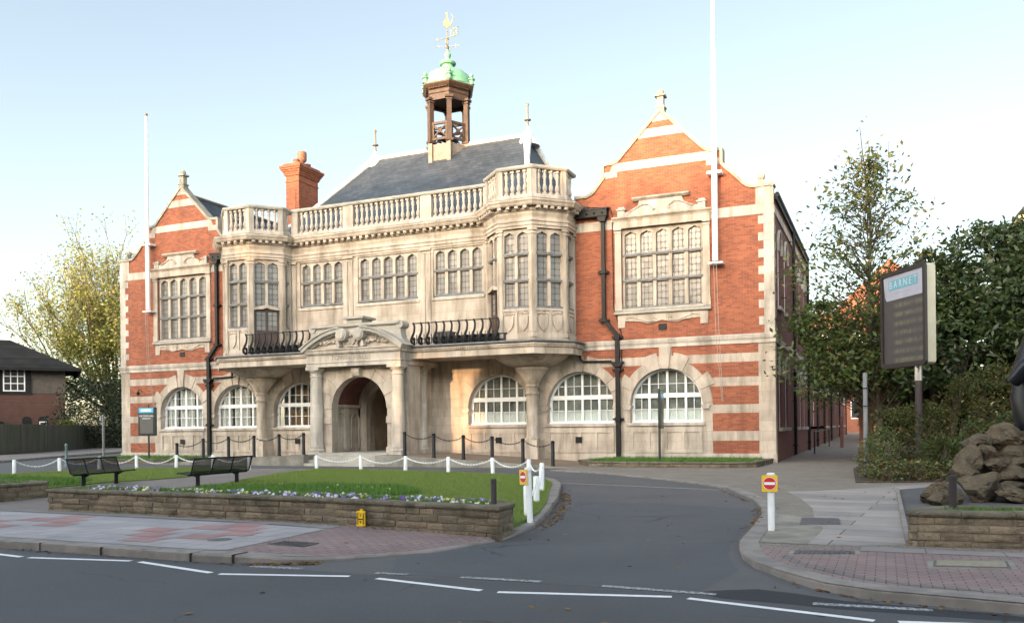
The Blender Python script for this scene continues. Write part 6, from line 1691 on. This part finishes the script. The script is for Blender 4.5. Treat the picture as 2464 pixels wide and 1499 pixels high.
def grow(mb, p, d, L, r, lev, rng, tips, spread=.6, trop=.12, nseg=4, kids=(2,3), decay=.72, side=True, n=6):
    pts=[p.copy()]; rs=[r]; q=p.copy(); dd=d.copy()
    for i in range(nseg):
        dd = (dd + Vector((rng.gauss(0,.13),rng.gauss(0,.13),rng.gauss(0,.08)+trop*.25))).normalized()
        q = q + dd*(L/nseg); pts.append(q.copy()); rs.append(r*(1-.42*(i+1)/nseg))
        if side and lev > 0 and i >= 1 and rng.random() < .6:
            a = (dd + Vector((rng.gauss(0,spread),rng.gauss(0,spread),rng.gauss(.1,.25)))).normalized()
            grow(mb, q.copy(), a, L*decay*.8, r*.42, lev-1, rng, tips, spread, trop, nseg, kids, decay, side, n)
    mb.tube(pts, rs, n if lev > 1 else 4)
    if lev <= 1:
        for a_,b_ in zip(pts[1:-1],pts[2:]): tips.append((a_.lerp(b_,rng.random()), lev))
    tips.append((q.copy(), lev))
    if lev > 0:
        for k in range(rng.randint(*kids)):
            a = (dd + Vector((rng.gauss(0,spread),rng.gauss(0,spread),rng.gauss(trop,.2)))).normalized()
            grow(mb, q.copy(), a, L*decay*rng.uniform(.8,1.15), r*.52, lev-1, rng, tips, spread, trop, nseg, kids, decay, side, n)

# ---- left tree: many fine stems fanning out, thin yellow-green leaves
YG = leafmat('yellow_green_leaf', [(.27,.245,.065),(.21,.225,.055),(.16,.19,.045),(.31,.27,.09)]); GR = leafmat('mid_green_leaf', [(.055,.085,.018),(.085,.115,.022),(.12,.13,.028)])
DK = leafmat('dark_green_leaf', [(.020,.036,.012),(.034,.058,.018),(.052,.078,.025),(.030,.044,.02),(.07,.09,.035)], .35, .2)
DK2 = leafmat('deep_green_leaf', [(.012,.02,.008),(.02,.03,.011)], .6, .15)  # very dark green leaf colours
def left_tree():
    rng = random.Random(21); base = Vector((-67.4,29.4,-.1)); root = empty('lime_tree', tuple(base), 'wide spreading tree with thin yellowing autumn leaves behind the house at left', 'tree')
    mb = MB(); tips = []; c = Vector((0,0,0))
    mb.tube([c, c+Vector((.05,0,1.8)), c+Vector((0,.1,3.2))], [.7,.58,.52], 10)
    for k in range(24):
        a = k*2.399; el = .30+1.15*((k+.5)/24)**.8
        d = Vector((math.cos(a)*math.cos(el), math.sin(a)*math.cos(el), math.sin(el)))
        grow(mb, Vector((0,.1,rng.uniform(2.2,3.6))), d, rng.uniform(5.6,7.4), .17, 3, rng, tips, .34, .30, 4, (2,2), .62)
    tr = mb.build('trunk', BARKG, root)
    P = np.array([t[0] for t in tips]); s = 21.5/np.percentile(P[:,2],99.5); sx = 9.4/np.percentile(np.hypot(P[:,0],P[:,1]),97)
    co = np.empty(len(tr.data.vertices)*3); tr.data.vertices.foreach_get('co', co); co = co.reshape(-1,3); co *= (sx,sx,s); tr.data.vertices.foreach_set('co', co.ravel()); tr.data.update()
    P = P*(sx,sx,s)
    r = np.random.default_rng(4); Q = []
    for p in P:
        rad = math.hypot(p[0],p[1]); lam = 8.0 if (p[2] < 10.5 and rad < 6.5) else 3.4 if p[2] < 14 else 2.2
        Q += [p + r.normal(size=3)*(.45,.45,.4) for _ in range(r.poisson(lam))]
    for k in range(150):
        a = rng.uniform(0,6.283); rr_ = 5.6*math.sqrt(rng.uniform(.05,1)); c_ = np.array([rr_*math.cos(a), rr_*math.sin(a), rng.uniform(2.2,9.5)])
        Q += [c_ + r.normal(size=3)*(.7,.7,.42) for _ in range(52)]
    for k in range(360):
        zz = rng.uniform(6,19.5); R0 = np.interp(zz,[6,9,13,17,19.5],[7.0,9.0,8.8,6.6,4.0]); a = rng.uniform(0,6.283); rr_ = R0*math.sqrt(rng.uniform(.2,1)); c_ = np.array([rr_*math.cos(a), rr_*math.sin(a), zz])
        Q += [c_ + r.normal(size=3)*(.55,.55,.4) for _ in range(20)]
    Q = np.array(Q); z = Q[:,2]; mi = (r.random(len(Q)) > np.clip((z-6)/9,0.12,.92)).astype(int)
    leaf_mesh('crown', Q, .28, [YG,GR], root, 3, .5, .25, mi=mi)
left_tree()
def shrub_pts(cx, cy, cz, rx_, ry_, rz_, n, r, shell=.55, low=-.9):
    u = r.normal(size=(n,3)); u /= np.linalg.norm(u,axis=1)[:,None]; u[:,2] = np.where(u[:,2]<low,-u[:,2],u[:,2])
    k = (shell + (1-shell)*r.random(n)**.5)[:,None]
    lump = 1+.16*np.sin(u[:,:1]*7+cx)*np.sin(u[:,1:2]*6+cy)+.14*np.sin(u[:,2:3]*8+cx*2)
    return np.array([cx,cy,cz]) + u*k*lump*np.array([rx_,ry_,rz_])
def shrub(name, lobes, size, mats, label, cat, n, seed, aspect=.45, droop=.3, stem=None, group=None, core=None, mi=None):
    c = np.array([lobes[0][0],lobes[0][1],gz(lobes[0][1])])
    root = empty(name, tuple(c), label, cat, group); r = np.random.default_rng(seed)
    tot = sum(l[3]*l[5]+l[4]*l[5]+l[3]*l[4] for l in lobes); Q = np.vstack([shrub_pts(*l, int(n*(l[3]*l[5]+l[4]*l[5]+l[3]*l[4])/tot), r) for l in lobes])
    Q = Q[Q[:,2] > gz(lobes[0][1])+.03] - c
    leaf_mesh('crown' if cat == 'tree' else 'foliage', Q, size, mats, root, seed, aspect, droop, mi=(r.integers(0,len(mats),len(Q)) if isinstance(mats,(list,tuple)) else None))
    m = MB(); rng = random.Random(seed)
    for l in lobes:
        e = Vector((l[0]-c[0],l[1]-c[1],l[2]-c[2])); b = Vector((e.x*.5,e.y*.5,-.1)); s = stem or .05
        m.tube([b, b.lerp(e,.5)+Vector((rng.gauss(0,.15),rng.gauss(0,.15),0)), e], [s,s*.8,s*.45], 7)
        for k in range(7):
            d = Vector((rng.gauss(0,1)*l[3],rng.gauss(0,1)*l[4],rng.gauss(.2,.7)*l[5]))*.55; m.tube([b.lerp(e,.4+.08*k), e+d*.5, e+d], [s*.45,s*.3,s*.12], 4)
    m.build('trunk' if cat == 'tree' else 'stem', BARK, root)
    return root
shrub('hedge', [(-55.5,17.0,2.4,4.4,2.0,3.4),(-53.5,19.5,2.0,3.0,2.0,3.2),(-50.0,23,2.2,3,3,4.2),(-56,24,3.2,4,3,4.6)], .27, DK2, 'dark dense hedge beside the brick house at left', 'hedge', 20000, 31)
shrub('bush', [(-55.6,14.5,1.6,1.0,.7,.75),(-57.2,16.4,1.5,.9,.7,.7)], .3, GR, 'bright green bush showing just above the wooden fence', 'bush', 900, 37)
# ---- slender tree at the alley mouth
def right_tree():
    rng = random.Random(5); base = Vector((3.6,-.3,-.1)); root = empty('young_ash_tree', tuple(base), 'slender open tree with yellow green leaves and bare top shoots beside the right wing', 'tree'); root.scale = (.87,.87,.87)
    mb = MB(); tips=[]; top=14.0; pts=[]; rs=[]
    for k in range(13): pts.append(Vector((.12*math.sin(k*.9)-.04*k,.1*math.cos(k*.7),top*k/12))); rs.append(.14*(1-k/12)+.012)
    mb.tube(pts, rs, 8)
    for k in range(92):
        z = 2.4+10.2*rng.random()**1.25; t=(z-2.4)/10.2; reach = (3.5*(1-t)**.8+.45)*(.5+.5*rng.random()); a = rng.uniform(0,2*math.pi)
        p = Vector((-.035*z,0,z)); d = Vector((math.cos(a),math.sin(a),rng.uniform(.35,.95))).normalized()
        grow(mb, p, d, reach*.75, .032*(1.1-t*.6), 1, rng, tips, .45, .2, 4, (2,3), .6, True, 5)
    for dx,dy,h in ((.5,.2,13.2),(-1.0,.3,12.2),(.0,-.3,13.0)):
        mb.tube([Vector((-.3,0,8.5)),Vector((dx*.7,dy*.7,10.6)),Vector((dx,dy,h))],[.03,.02,.008],4); tips += [(Vector((dx*(.7+.3*f),dy,10.6+(h-10.6)*f)),0) for f in (.5,.97,1)]
    tips += [(Vector((-.42,0,z)),0) for z in (11.5,12.2,12.8,13.3,13.7,14.0,14.05)]
    for k in range(560):
        z = 3.0+9.6*rng.random()**1.2; R0 = np.interp(z,[2.5,4,7,9,11,12.6],[1.9,3.4,3.7,3.1,1.9,.9]); a = rng.uniform(0,6.283); rr_ = R0*math.sqrt(rng.uniform(.22,1))
        c = Vector((-.45+rr_*math.cos(a), rr_*math.sin(a), z+rng.gauss(0,.2))); zs_ = max(1.8,z-rr_*.75); st = Vector((-.035*zs_,0,zs_))
        if rng.random() < .40: mb.tube([st, st.lerp(c,.55)+Vector((0,0,.12)), c],[.022,.014,.005],4)
        tips += [(c+Vector((rng.gauss(0,.22),rng.gauss(0,.22),rng.gauss(0,.16))),2) for _ in range(2)]
    for l in ((-1.3,2.0,4.0),(-1.6,-.6,4.3),(-.3,3.0,5.2),(-2.2,.3,5.9),(.5,.2,4.3)):
        e = Vector(l); s_ = Vector((.02,0,1.9+.3*abs(l[0])))
        mb.tube([s_, s_.lerp(e,.5)+Vector((0,0,.2)), e],[.055,.04,.02],6)
        for k in range(12): f = e+Vector((rng.gauss(0,.6),rng.gauss(0,.6),rng.gauss(0,.5))); mb.tube([e.lerp(s_,.3*rng.random()), f],[.015,.005],4)
    mb.build('trunk', BARK, root)
    r=np.random.default_rng(8); Q=[]
    for t,lev in tips:
        z=t.z; lam = (6.5 if z<6.5 else 4.6 if z<8.5 else 2.3)*(1.0 if lev == 2 else .45)
        Q += [np.array(t)+r.normal(size=3)*(.26,.26,.22) for _ in range(r.poisson(lam))]
    Q=np.array(Q)
    low=[(-1.3,2.0,4.0,1.5,1.5,1.4),(-1.6,-.6,4.3,1.3,1.1,1.1),(-.3,3.0,5.2,1.6,1.6,1.7),(-2.2,.3,5.9,1.2,1.2,1.0),(.5,.2,4.3,1.3,1.2,1.2)]
    Q=np.vstack([Q]+[shrub_pts(*l,1250,r) for l in low])
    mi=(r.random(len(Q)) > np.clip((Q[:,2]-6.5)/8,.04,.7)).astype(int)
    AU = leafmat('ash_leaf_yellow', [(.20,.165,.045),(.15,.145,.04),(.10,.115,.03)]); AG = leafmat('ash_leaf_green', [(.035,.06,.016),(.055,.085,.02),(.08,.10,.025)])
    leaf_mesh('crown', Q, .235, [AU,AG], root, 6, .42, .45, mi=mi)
right_tree()
AG_ = bpy.data.materials['ash_leaf_green']
LOR = leafmat('far_autumn_leaf', [(.16,.10,.03),(.10,.09,.03),(.06,.07,.02)])
shrub('rear_tree', [(4.0,34,4.5,3.0,3,3.6),(6,40,6,4,4,5)], .4, [AG_,LOR], 'bushy tree beyond the gate pier far down the alley', 'tree', 4500, 43, .45, .3, .15)
# ---- broad dark evergreen behind the notice board
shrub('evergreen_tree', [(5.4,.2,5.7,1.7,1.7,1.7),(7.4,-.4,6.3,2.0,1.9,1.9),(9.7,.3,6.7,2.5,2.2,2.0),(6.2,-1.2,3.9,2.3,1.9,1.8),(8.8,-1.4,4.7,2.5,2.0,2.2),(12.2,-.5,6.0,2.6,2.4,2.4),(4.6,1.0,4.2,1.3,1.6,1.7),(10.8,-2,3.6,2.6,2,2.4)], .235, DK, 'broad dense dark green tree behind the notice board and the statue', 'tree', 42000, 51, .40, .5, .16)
shrub('evergreen_tree', [(8.2,3.5,3.2,5.0,2.2,3.6),(13.5,2.5,3.5,5,2.5,4.2),(4.6,3.6,2.6,1.4,1.6,2.4),(9,1.5,1.6,4.5,1.2,1.9)], .40, DK2, 'very dark green tree filling the gap behind the broad evergreen', 'tree', 15000, 57, .5, .3, .14)
OLV = leafmat('olive_shrub_leaf', [(.04,.05,.012),(.07,.075,.016),(.10,.085,.02),(.055,.035,.015)]); OLG = leafmat('green_shrub_leaf', [(.025,.05,.014),(.045,.075,.02),(.075,.10,.028)])
VAR = leafmat('variegated_leaf', [(.22,.22,.08),(.12,.15,.04),(.06,.09,.025),(.28,.27,.13)]); BRN = leafmat('rusty_leaf', [(.12,.05,.02),(.16,.075,.025),(.08,.035,.015)])
shrub('shrub', [(4.2,-6.2,.85,.95,1.2,1.05),(4.9,-5.6,.95,.9,1.0,1.2)], .085, [OLV,OLV,OLG], 'olive green small leaved shrub left of the notice board post', 'shrub', 7000, 61)
shrub('shrub', [(5.9,-5.0,1.25,1.1,1.2,1.35),(6.8,-4.6,1.5,1.1,1.2,1.5),(7.9,-4.4,1.6,1.2,1.2,1.7)], .09, [OLV,OLV,OLV,OLG], 'tall dark olive shrub right of the notice board post', 'shrub', 10500, 67)
shrub('shrub', [(5.2,-8.3,.45,.6,.7,.6),(6.1,-8.2,.6,.8,.7,.8),(7.0,-8.0,.7,.8,.7,.9)], .11, [OLG,OLG,OLV], 'leafy green shrub in front of the notice board beside the rockery', 'shrub', 3800, 71)
shrub('shrub', [(3.45,-8.6,.35,.42,.5,.55),(3.75,-8.0,.5,.5,.5,.75)], .07, [VAR,OLG], 'pale feathery shrub at the foot of the grey steel post', 'shrub', 2600, 73)
shrub('low_plants', [(3.8,-9.6,.1,.55,.4,.28),(4.6,-9.3,.12,.6,.45,.32),(5.4,-9.0,.12,.6,.45,.3),(6.1,-8.9,.1,.5,.4,.3)], .10, [VAR,VAR,OLG,BRN], 'low variegated yellow and green plants along the front of the shrub bed', 'plants', 2300, 79)
g = MB(); sheet(g, [(3.1,-10.2),(4.2,-9.95),(5.4,-9.3),(8.0,-8.2),(16,-4),(16,6),(3.4,6),(2.85,-4)], .06, 0); struct('shrub_bed_soil', g, SOIL, 0, True)
# tall spiky weed in the bed
# ---- grass blades, ground cover, pansies, litter (uncountable: one object each)
def inpoly(x, y, poly):
    c = np.zeros(len(x), bool); j = len(poly)-1
    for i in range(len(poly)):
        xi,yi=poly[i]; xj,yj=poly[j]
        c ^= ((yi>y)!=(yj>y)) & (x < (xj-xi)*(y-yi)/(yj-yi+1e-12)+xi); j=i
    return c
def scatter(poly, n, seed):
    r=np.random.default_rng(seed); P=np.array(poly); lo=P.min(0); hi=P.max(0); out=np.empty((0,2))
    while len(out)<n:
        q=lo+(hi-lo)*r.random((n*2,2)); out=np.vstack([out,q[inpoly(q[:,0],q[:,1],poly)]])
    return out[:n]
def blades(name, polys, h, w, mat, zoff, seed):
    r=np.random.default_rng(seed); V=[]
    for poly,n in polys:
        p=scatter(poly,n,seed); seed+=1; a=r.uniform(0,6.28,n); H=h*r.uniform(.55,1.3,n); lx=r.normal(0,.4,n)*H; ly=r.normal(0,.4,n)*H; W=w*r.uniform(.7,1.3,n)
        z=-.12+.006*p[:,1]+zoff; v=np.empty((n,3,3)); v[:,0]=np.c_[p[:,0]-np.cos(a)*W,p[:,1]-np.sin(a)*W,z]; v[:,1]=np.c_[p[:,0]+np.cos(a)*W,p[:,1]+np.sin(a)*W,z]; v[:,2]=np.c_[p[:,0]+lx,p[:,1]+ly,z+H]; V.append(v)
    v=np.vstack(V); n=len(v); me=bpy.data.meshes.new(name); me.vertices.add(n*3); me.vertices.foreach_set('co',v.ravel()); me.loops.add(n*3); me.loops.foreach_set('vertex_index',np.arange(n*3,dtype=np.int32)); me.polygons.add(n); me.polygons.foreach_set('loop_start',np.arange(n,dtype=np.int32)*3); me.materials.append(mat); me.update(calc_edges=True)
    o=bpy.data.objects.new(name,me); col.objects.link(o); return tag(o, kind='stuff')
GB = leafmat('grass_blade', [(.145,.205,.042),(.18,.245,.052),(.22,.275,.068),(.155,.21,.044)], .6, .3)
LAs = [p if p[0] > -31 else (-31,p[1]) for p in LA]
tag(blades('grass', [(LB,120000),(LAs,60000)], .055, .006, GB, .12, 90), 'short mown green grass on the lawns', 'grass')
COV = [(-12.1,-17.0),(-11.6,-17.9),(-11.3,-20.4),(-8.6,-20.7),(-6.2,-18.6),(-5.6,-17.2),(-6.9,-15.8),(-9.3,-15.6)]
COV2 = [(-17,-19.1),(-31,-18.6),(-31,-17),(-27.5,-16.2),(-24,-14.8),(-18,-15.2),(-17.0,-16.5)]
BC = leafmat('bedding_leaf', [(.06,.14,.02),(.09,.19,.028),(.13,.235,.04)], .5, .3)
tag(blades('ground_cover', [(COV,22000),(COV2,16000)], .13, .016, BC, .12, 95), 'taller leafy bedding plants growing in the lawn borders', 'plants')
bedD=[(-6.9,-2.1),(-6.2,-3.1),(-4.5,-3.45),(-1.3,-3.4),(-.5,-2.9),(-.4,-.2),(-6.2,-.2)]; bedE=[(-33.1,-.2),(-33,-3.1),(-32.3,-3.4),(-27.6,-3.4),(-27.1,-3.0),(-27.2,-.2)]
tag(blades('bed_grass', [(bedD,9000),(bedE,6000)], .14, .010, BC, .16, 97), 'rough grass growing in the kerbed beds under the wings', 'grass')
bedC=[(4.4,-21.4),(9.2,-21.0),(9.2,-20.3),(5.6,-20.8),(4.7,-21.0)]
tag(blades('bed_leaves', [(bedC,2600)], .10, .014, BC, .40, 99), 'low green leaves growing in the right planter', 'plants')
# pansies
PUR=(.13,.06,.28); VIO=(.25,.17,.44); WHT=(.62,.60,.66); YLW=(.62,.54,.16); CRM=(.64,.60,.38); MAR=(.13,.02,.08)
VARI = [('purple',PUR,VIO),('violet',VIO,PUR),('white',WHT,VIO),('yellow',YLW,CRM),('cream',CRM,WHT),('lilac',(.48,.38,.72),WHT)]
def pansy(idx, name_, c1, c2):
    r=random.Random(100+idx); pm=plain('petal_'+name_, c1, tuple(x*.8 for x in c1), 8, .6, 30, 0); pm2=plain('petal_inner_'+name_, c2, MAR, 8, .6, 30, 0)
    m=MB(); m.cur=0
    for k in range(16):
        a=r.uniform(0,6.28); l=r.uniform(.06,.12); z=r.uniform(.02,.10); d=Vector((math.cos(a),math.sin(a),.35)); s=Vector((-math.sin(a),math.cos(a),0))
        b=Vector((0,0,z)); m.add([b, b+d*l*.5+s*.025, b+d*l, b+d*l*.5-s*.025],[(0,1,2,3)])
    for f in range(r.randint(2,4)):
        c=Vector((r.uniform(-.09,.09),r.uniform(-.09,.09),r.uniform(.12,.2))); az=r.uniform(-2.4,-.7); n_=Vector((math.cos(az),math.sin(az),.45)).normalized(); u=n_.cross(Vector((0,0,1))).normalized(); w=u.cross(n_); R=r.uniform(.028,.038)
        for t,(pa,pr) in enumerate(((65,1.0),(115,1.0),(10,.9),(170,.9),(270,1.05))):
            m.cur = 2 if t == 4 and f%2 else 1
            pc=c+(u*math.cos(R_(pa))+w*math.sin(R_(pa)))*R*.75+n_*.002*t
            m.add([pc+(u*math.cos(R_(q))+w*math.sin(R_(q)))*R*pr*.72 for q in range(0,360,45)],[tuple(range(8))])
        m.cur=0; m.tube([c, Vector((c.x*.4,c.y*.4,.02))],.003,3)
    o=m.build('pansy',[BC,pm,pm2],None,0,False); return o
protos=[pansy(i,*v) for i,v in enumerate(VARI)]; used=[False]*len(protos)
def put_pansy(x,y,z,k):
    o = protos[k] if not used[k] else protos[k].copy()
    if used[k]: col.objects.link(o)
    used[k]=True; o.location=(x,y,z); o.rotation_euler=(0,0,rnd.uniform(-.6,.6)); s=rnd.uniform(.42,.62); o.scale=(s,s,s)
    return o
row=[(-11.0,-21.42),(-8.5,-21.6),(-4.95,-21.82),(-2.0,-22.2)]
wts=[2,2,4,3,4,2]
for i in range(280):
    t=i/280; X=-10.6+9.0*t+rnd.uniform(-.08,.08)
    for a,b in zip(row,row[1:]):
        if a[0]<=X<=b[0]: yc=a[1]+(b[1]-a[1])*(X-a[0])/(b[0]-a[0])
    k=rnd.choices(range(6),wts)[0]; o=put_pansy(X,yc+rnd.uniform(-.28,.30),gz(yc)+.415,k)
    tag(o, '%s pansy among the many in the long walled flower bed' % VARI[k][0], 'flower', '%s pansies in the long bed' % VARI[k][0])
for i in range(26):
    q=scatter(COV,1,500+i)[0] if i<16 else (rnd.uniform(-15.8,-14.4)-1.2,rnd.uniform(-20.6,-19.8)-.4)
    k=rnd.choices(range(6),wts)[0]; o=put_pansy(q[0],q[1],gz(q[1])+(.14 if i<16 else .42),k)
    tag(o, '%s pansy %s' % (VARI[k][0], 'scattered in the leafy border of the right lawn' if i<16 else 'in the walled bed at the left edge'), 'flower', '%s pansies %s' % (VARI[k][0], 'in the lawn border' if i<16 else 'in the left bed'))
bedA=[(-11.0,-21.65),(-8.5,-21.82),(-4.95,-22.0),(-1.55,-22.5),(-1.7,-22.1),(-2.5,-21.95),(-5,-21.65),(-8.5,-21.35),(-11.0,-21.25)]
tag(blades('bed_leaves', [(bedA,12000),([(-25,-21.6),(-14.5,-21.2),(-14.4,-19.9),(-25,-19.7)],2500)], .10, .014, BC, .43, 101), 'green pansy leaves filling the walled beds', 'plants')
# fallen leaves
LIT = leafmat('fallen_leaf', [(.13,.05,.018),(.17,.085,.025),(.22,.16,.045),(.08,.035,.016),(.11,.05,.02)], .8, .1)
def litter():
    r=np.random.default_rng(77); Q=[]
    def along(path, n, sd, off=0):
        P=np.array(path); seg=np.linalg.norm(np.diff(P,axis=0),axis=1); cum=np.r_[0,np.cumsum(seg)]
        for t in r.random(n)*cum[-1]:
            i=min(np.searchsorted(cum,t)-1,len(seg)-1); i=max(i,0); f=(t-cum[i])/seg[i]; p=P[i]+(P[i+1]-P[i])*f+r.normal(size=2)*sd; Q.append((p[0]+off,p[1]))
    along([(-3.3,-25.56),(-2.9,-25.44),(-2.5,-25.2)],230,.05); along([(-1.15,-21.3),(-1.55,-19.5),(-2.45,-16.6),(-3.2,-14.6)],420,.07); along([(-7.5,-25.64),(-3.4,-25.64)],60,.05)
    along([(1.5,-17.0),(1.78,-18.4),(1.85,-20.6)],130,.05); along([(2.9,-24.65),(3.6,-25.3),(4.8,-25.6)],60,.05); along([(-8,-22.25),(-4.9,-22.35),(-1.5,-22.95)],150,.05); along([(.2,-13),(1.2,-15.8)],70,.05)
    n=150; Q += [(x,y) for x,y in np.c_[r.uniform(-5,4,n), r.uniform(-25.5,-12,n)]]
    n=60; Q += [(x,y) for x,y in np.c_[r.uniform(-12,5,n), r.uniform(-30,-25.6,n)]]
    along([(3.3,-10.1),(4.5,-9.7),(5.6,-9.1)],220,.12)
    Q=np.array(Q); z=-.12+.006*Q[:,1]+.012
    # on top of whatever is there
    up = inpoly(Q[:,0],Q[:,1],isl)|inpoly(Q[:,0],Q[:,1],BLK); z=np.where(up, z+.095, z); rt=inpoly(Q[:,0],Q[:,1],KERB_R[:13]+[(2.7,-22.4),(4,-21.85),(60,-21.5),(60,90),(-.2,90),(-6.3,-.1)]); z=np.where(rt,z+.045,z)
    o=leaf_mesh('leaf_litter', np.c_[Q,z], .07, LIT, None, 9, .55, 0, .5)
    co=np.empty(len(o.data.vertices)*3); o.data.vertices.foreach_get('co',co); co=co.reshape(-1,4,3); zc=co[:,:,2].mean(1,keepdims=True); co[:,:,2]=zc+(co[:,:,2]-zc)*.28; o.data.vertices.foreach_set('co',co.reshape(-1)); o.data.update()
    tag(o,'fallen brown and yellow leaves gathered along the kerbs','leaves',None,'stuff')
litter()
# ---- across the road, behind the camera: unseen houses, and tall trees shaped to throw shade over the scene
def house_row():
    for i,x in enumerate(range(-84,50,14)):
        h=empty('street_house',(x,-70,-.4),'%s brick house across the road, number %s along the row' % ('red','one two three four five six seven eight nine ten'.split()[i]),'house','houses across the road')
        m=MB(); m.box(-6.2,6.2,-4,4,0,5.6); m.build('wall',BRICK2,h); m=MB(); m.prism([(-4.6,5.6),(4.6,5.6),(0,8.6)],-6.5,6.5,axis='x'); m.build('roof',TILE,h)
        for xx in (-4,-1.2,1.6,4.2):
            for z in (.9,3.4): m=MB(); m.prism(rect(xx-.6,xx+.6,z,z+1.5),4.02,4.1,holes=[rect(xx-.5,xx+.5,z+.1,z+1.4)]); w_=m.build('window',WHITE,h); m=MB(); m.box(xx-.5,xx+.5,4.04,4.05,z+.1,z+1.4); m.build('pane',bpy.data.materials['side_glass'],w_)
house_row()
PROF=[(-100,20.5),(-64,20.0),(-55,21.5),(-48,24.6),(-39.5,22.8),(-37,21.8),(-30,21.8),(-23,21.2),(-21.4,19.3),(-19,18.4),(-13,18.3),(-6,17.8),(10,17.5),(60,17)]  # crown-top heights along the row, set by how far up the walls stay shaded
def unseen_shade_trees():
    r=np.random.default_rng(15); xs=list(range(-92,48,8))
    for i,x in enumerate(xs):
        root=empty('street_tree',(x,-58,-.4),'tall unseen street tree shaped for its shade, %s from the left of its row' % (ORD[i] if i < len(ORD) else 'last'),'tree','unseen shade trees across the road')
        n=7000; Px=x+r.uniform(-5.2,5.2,n); Py=-58+r.normal(0,1.6,n); top=np.interp(Px,[p[0] for p in PROF],[p[1] for p in PROF])
        edge=r.random(n)**1.0; Pz=2.0+(top-2.0)*(1-edge)**.9+r.normal(0,.3,n)
        sx=Px+.2256*(Py+58)*-1; hole=(Px>-27.5)&(Px<-24.8)&(Pz>8.2)&(Pz<12.7)
        hole|=(Px>-36.6)&(Px<-35.0)&(Pz>16.2)&(Pz<18.4)  # leaf gaps cut to drop sun patches beside the porch and left bay
        keep=~hole; Q=np.c_[Px-x,Py+58,Pz+.4][keep]
        leaf_mesh('crown',Q,1.25,GR,root,200+i,.75,.1)
        m=MB(); m.tube([(0,0,-.1),(.1,0,5),(0,.1,12)],[.4,.3,.12],8); m.build('trunk',BARK,root)
unseen_shade_trees()
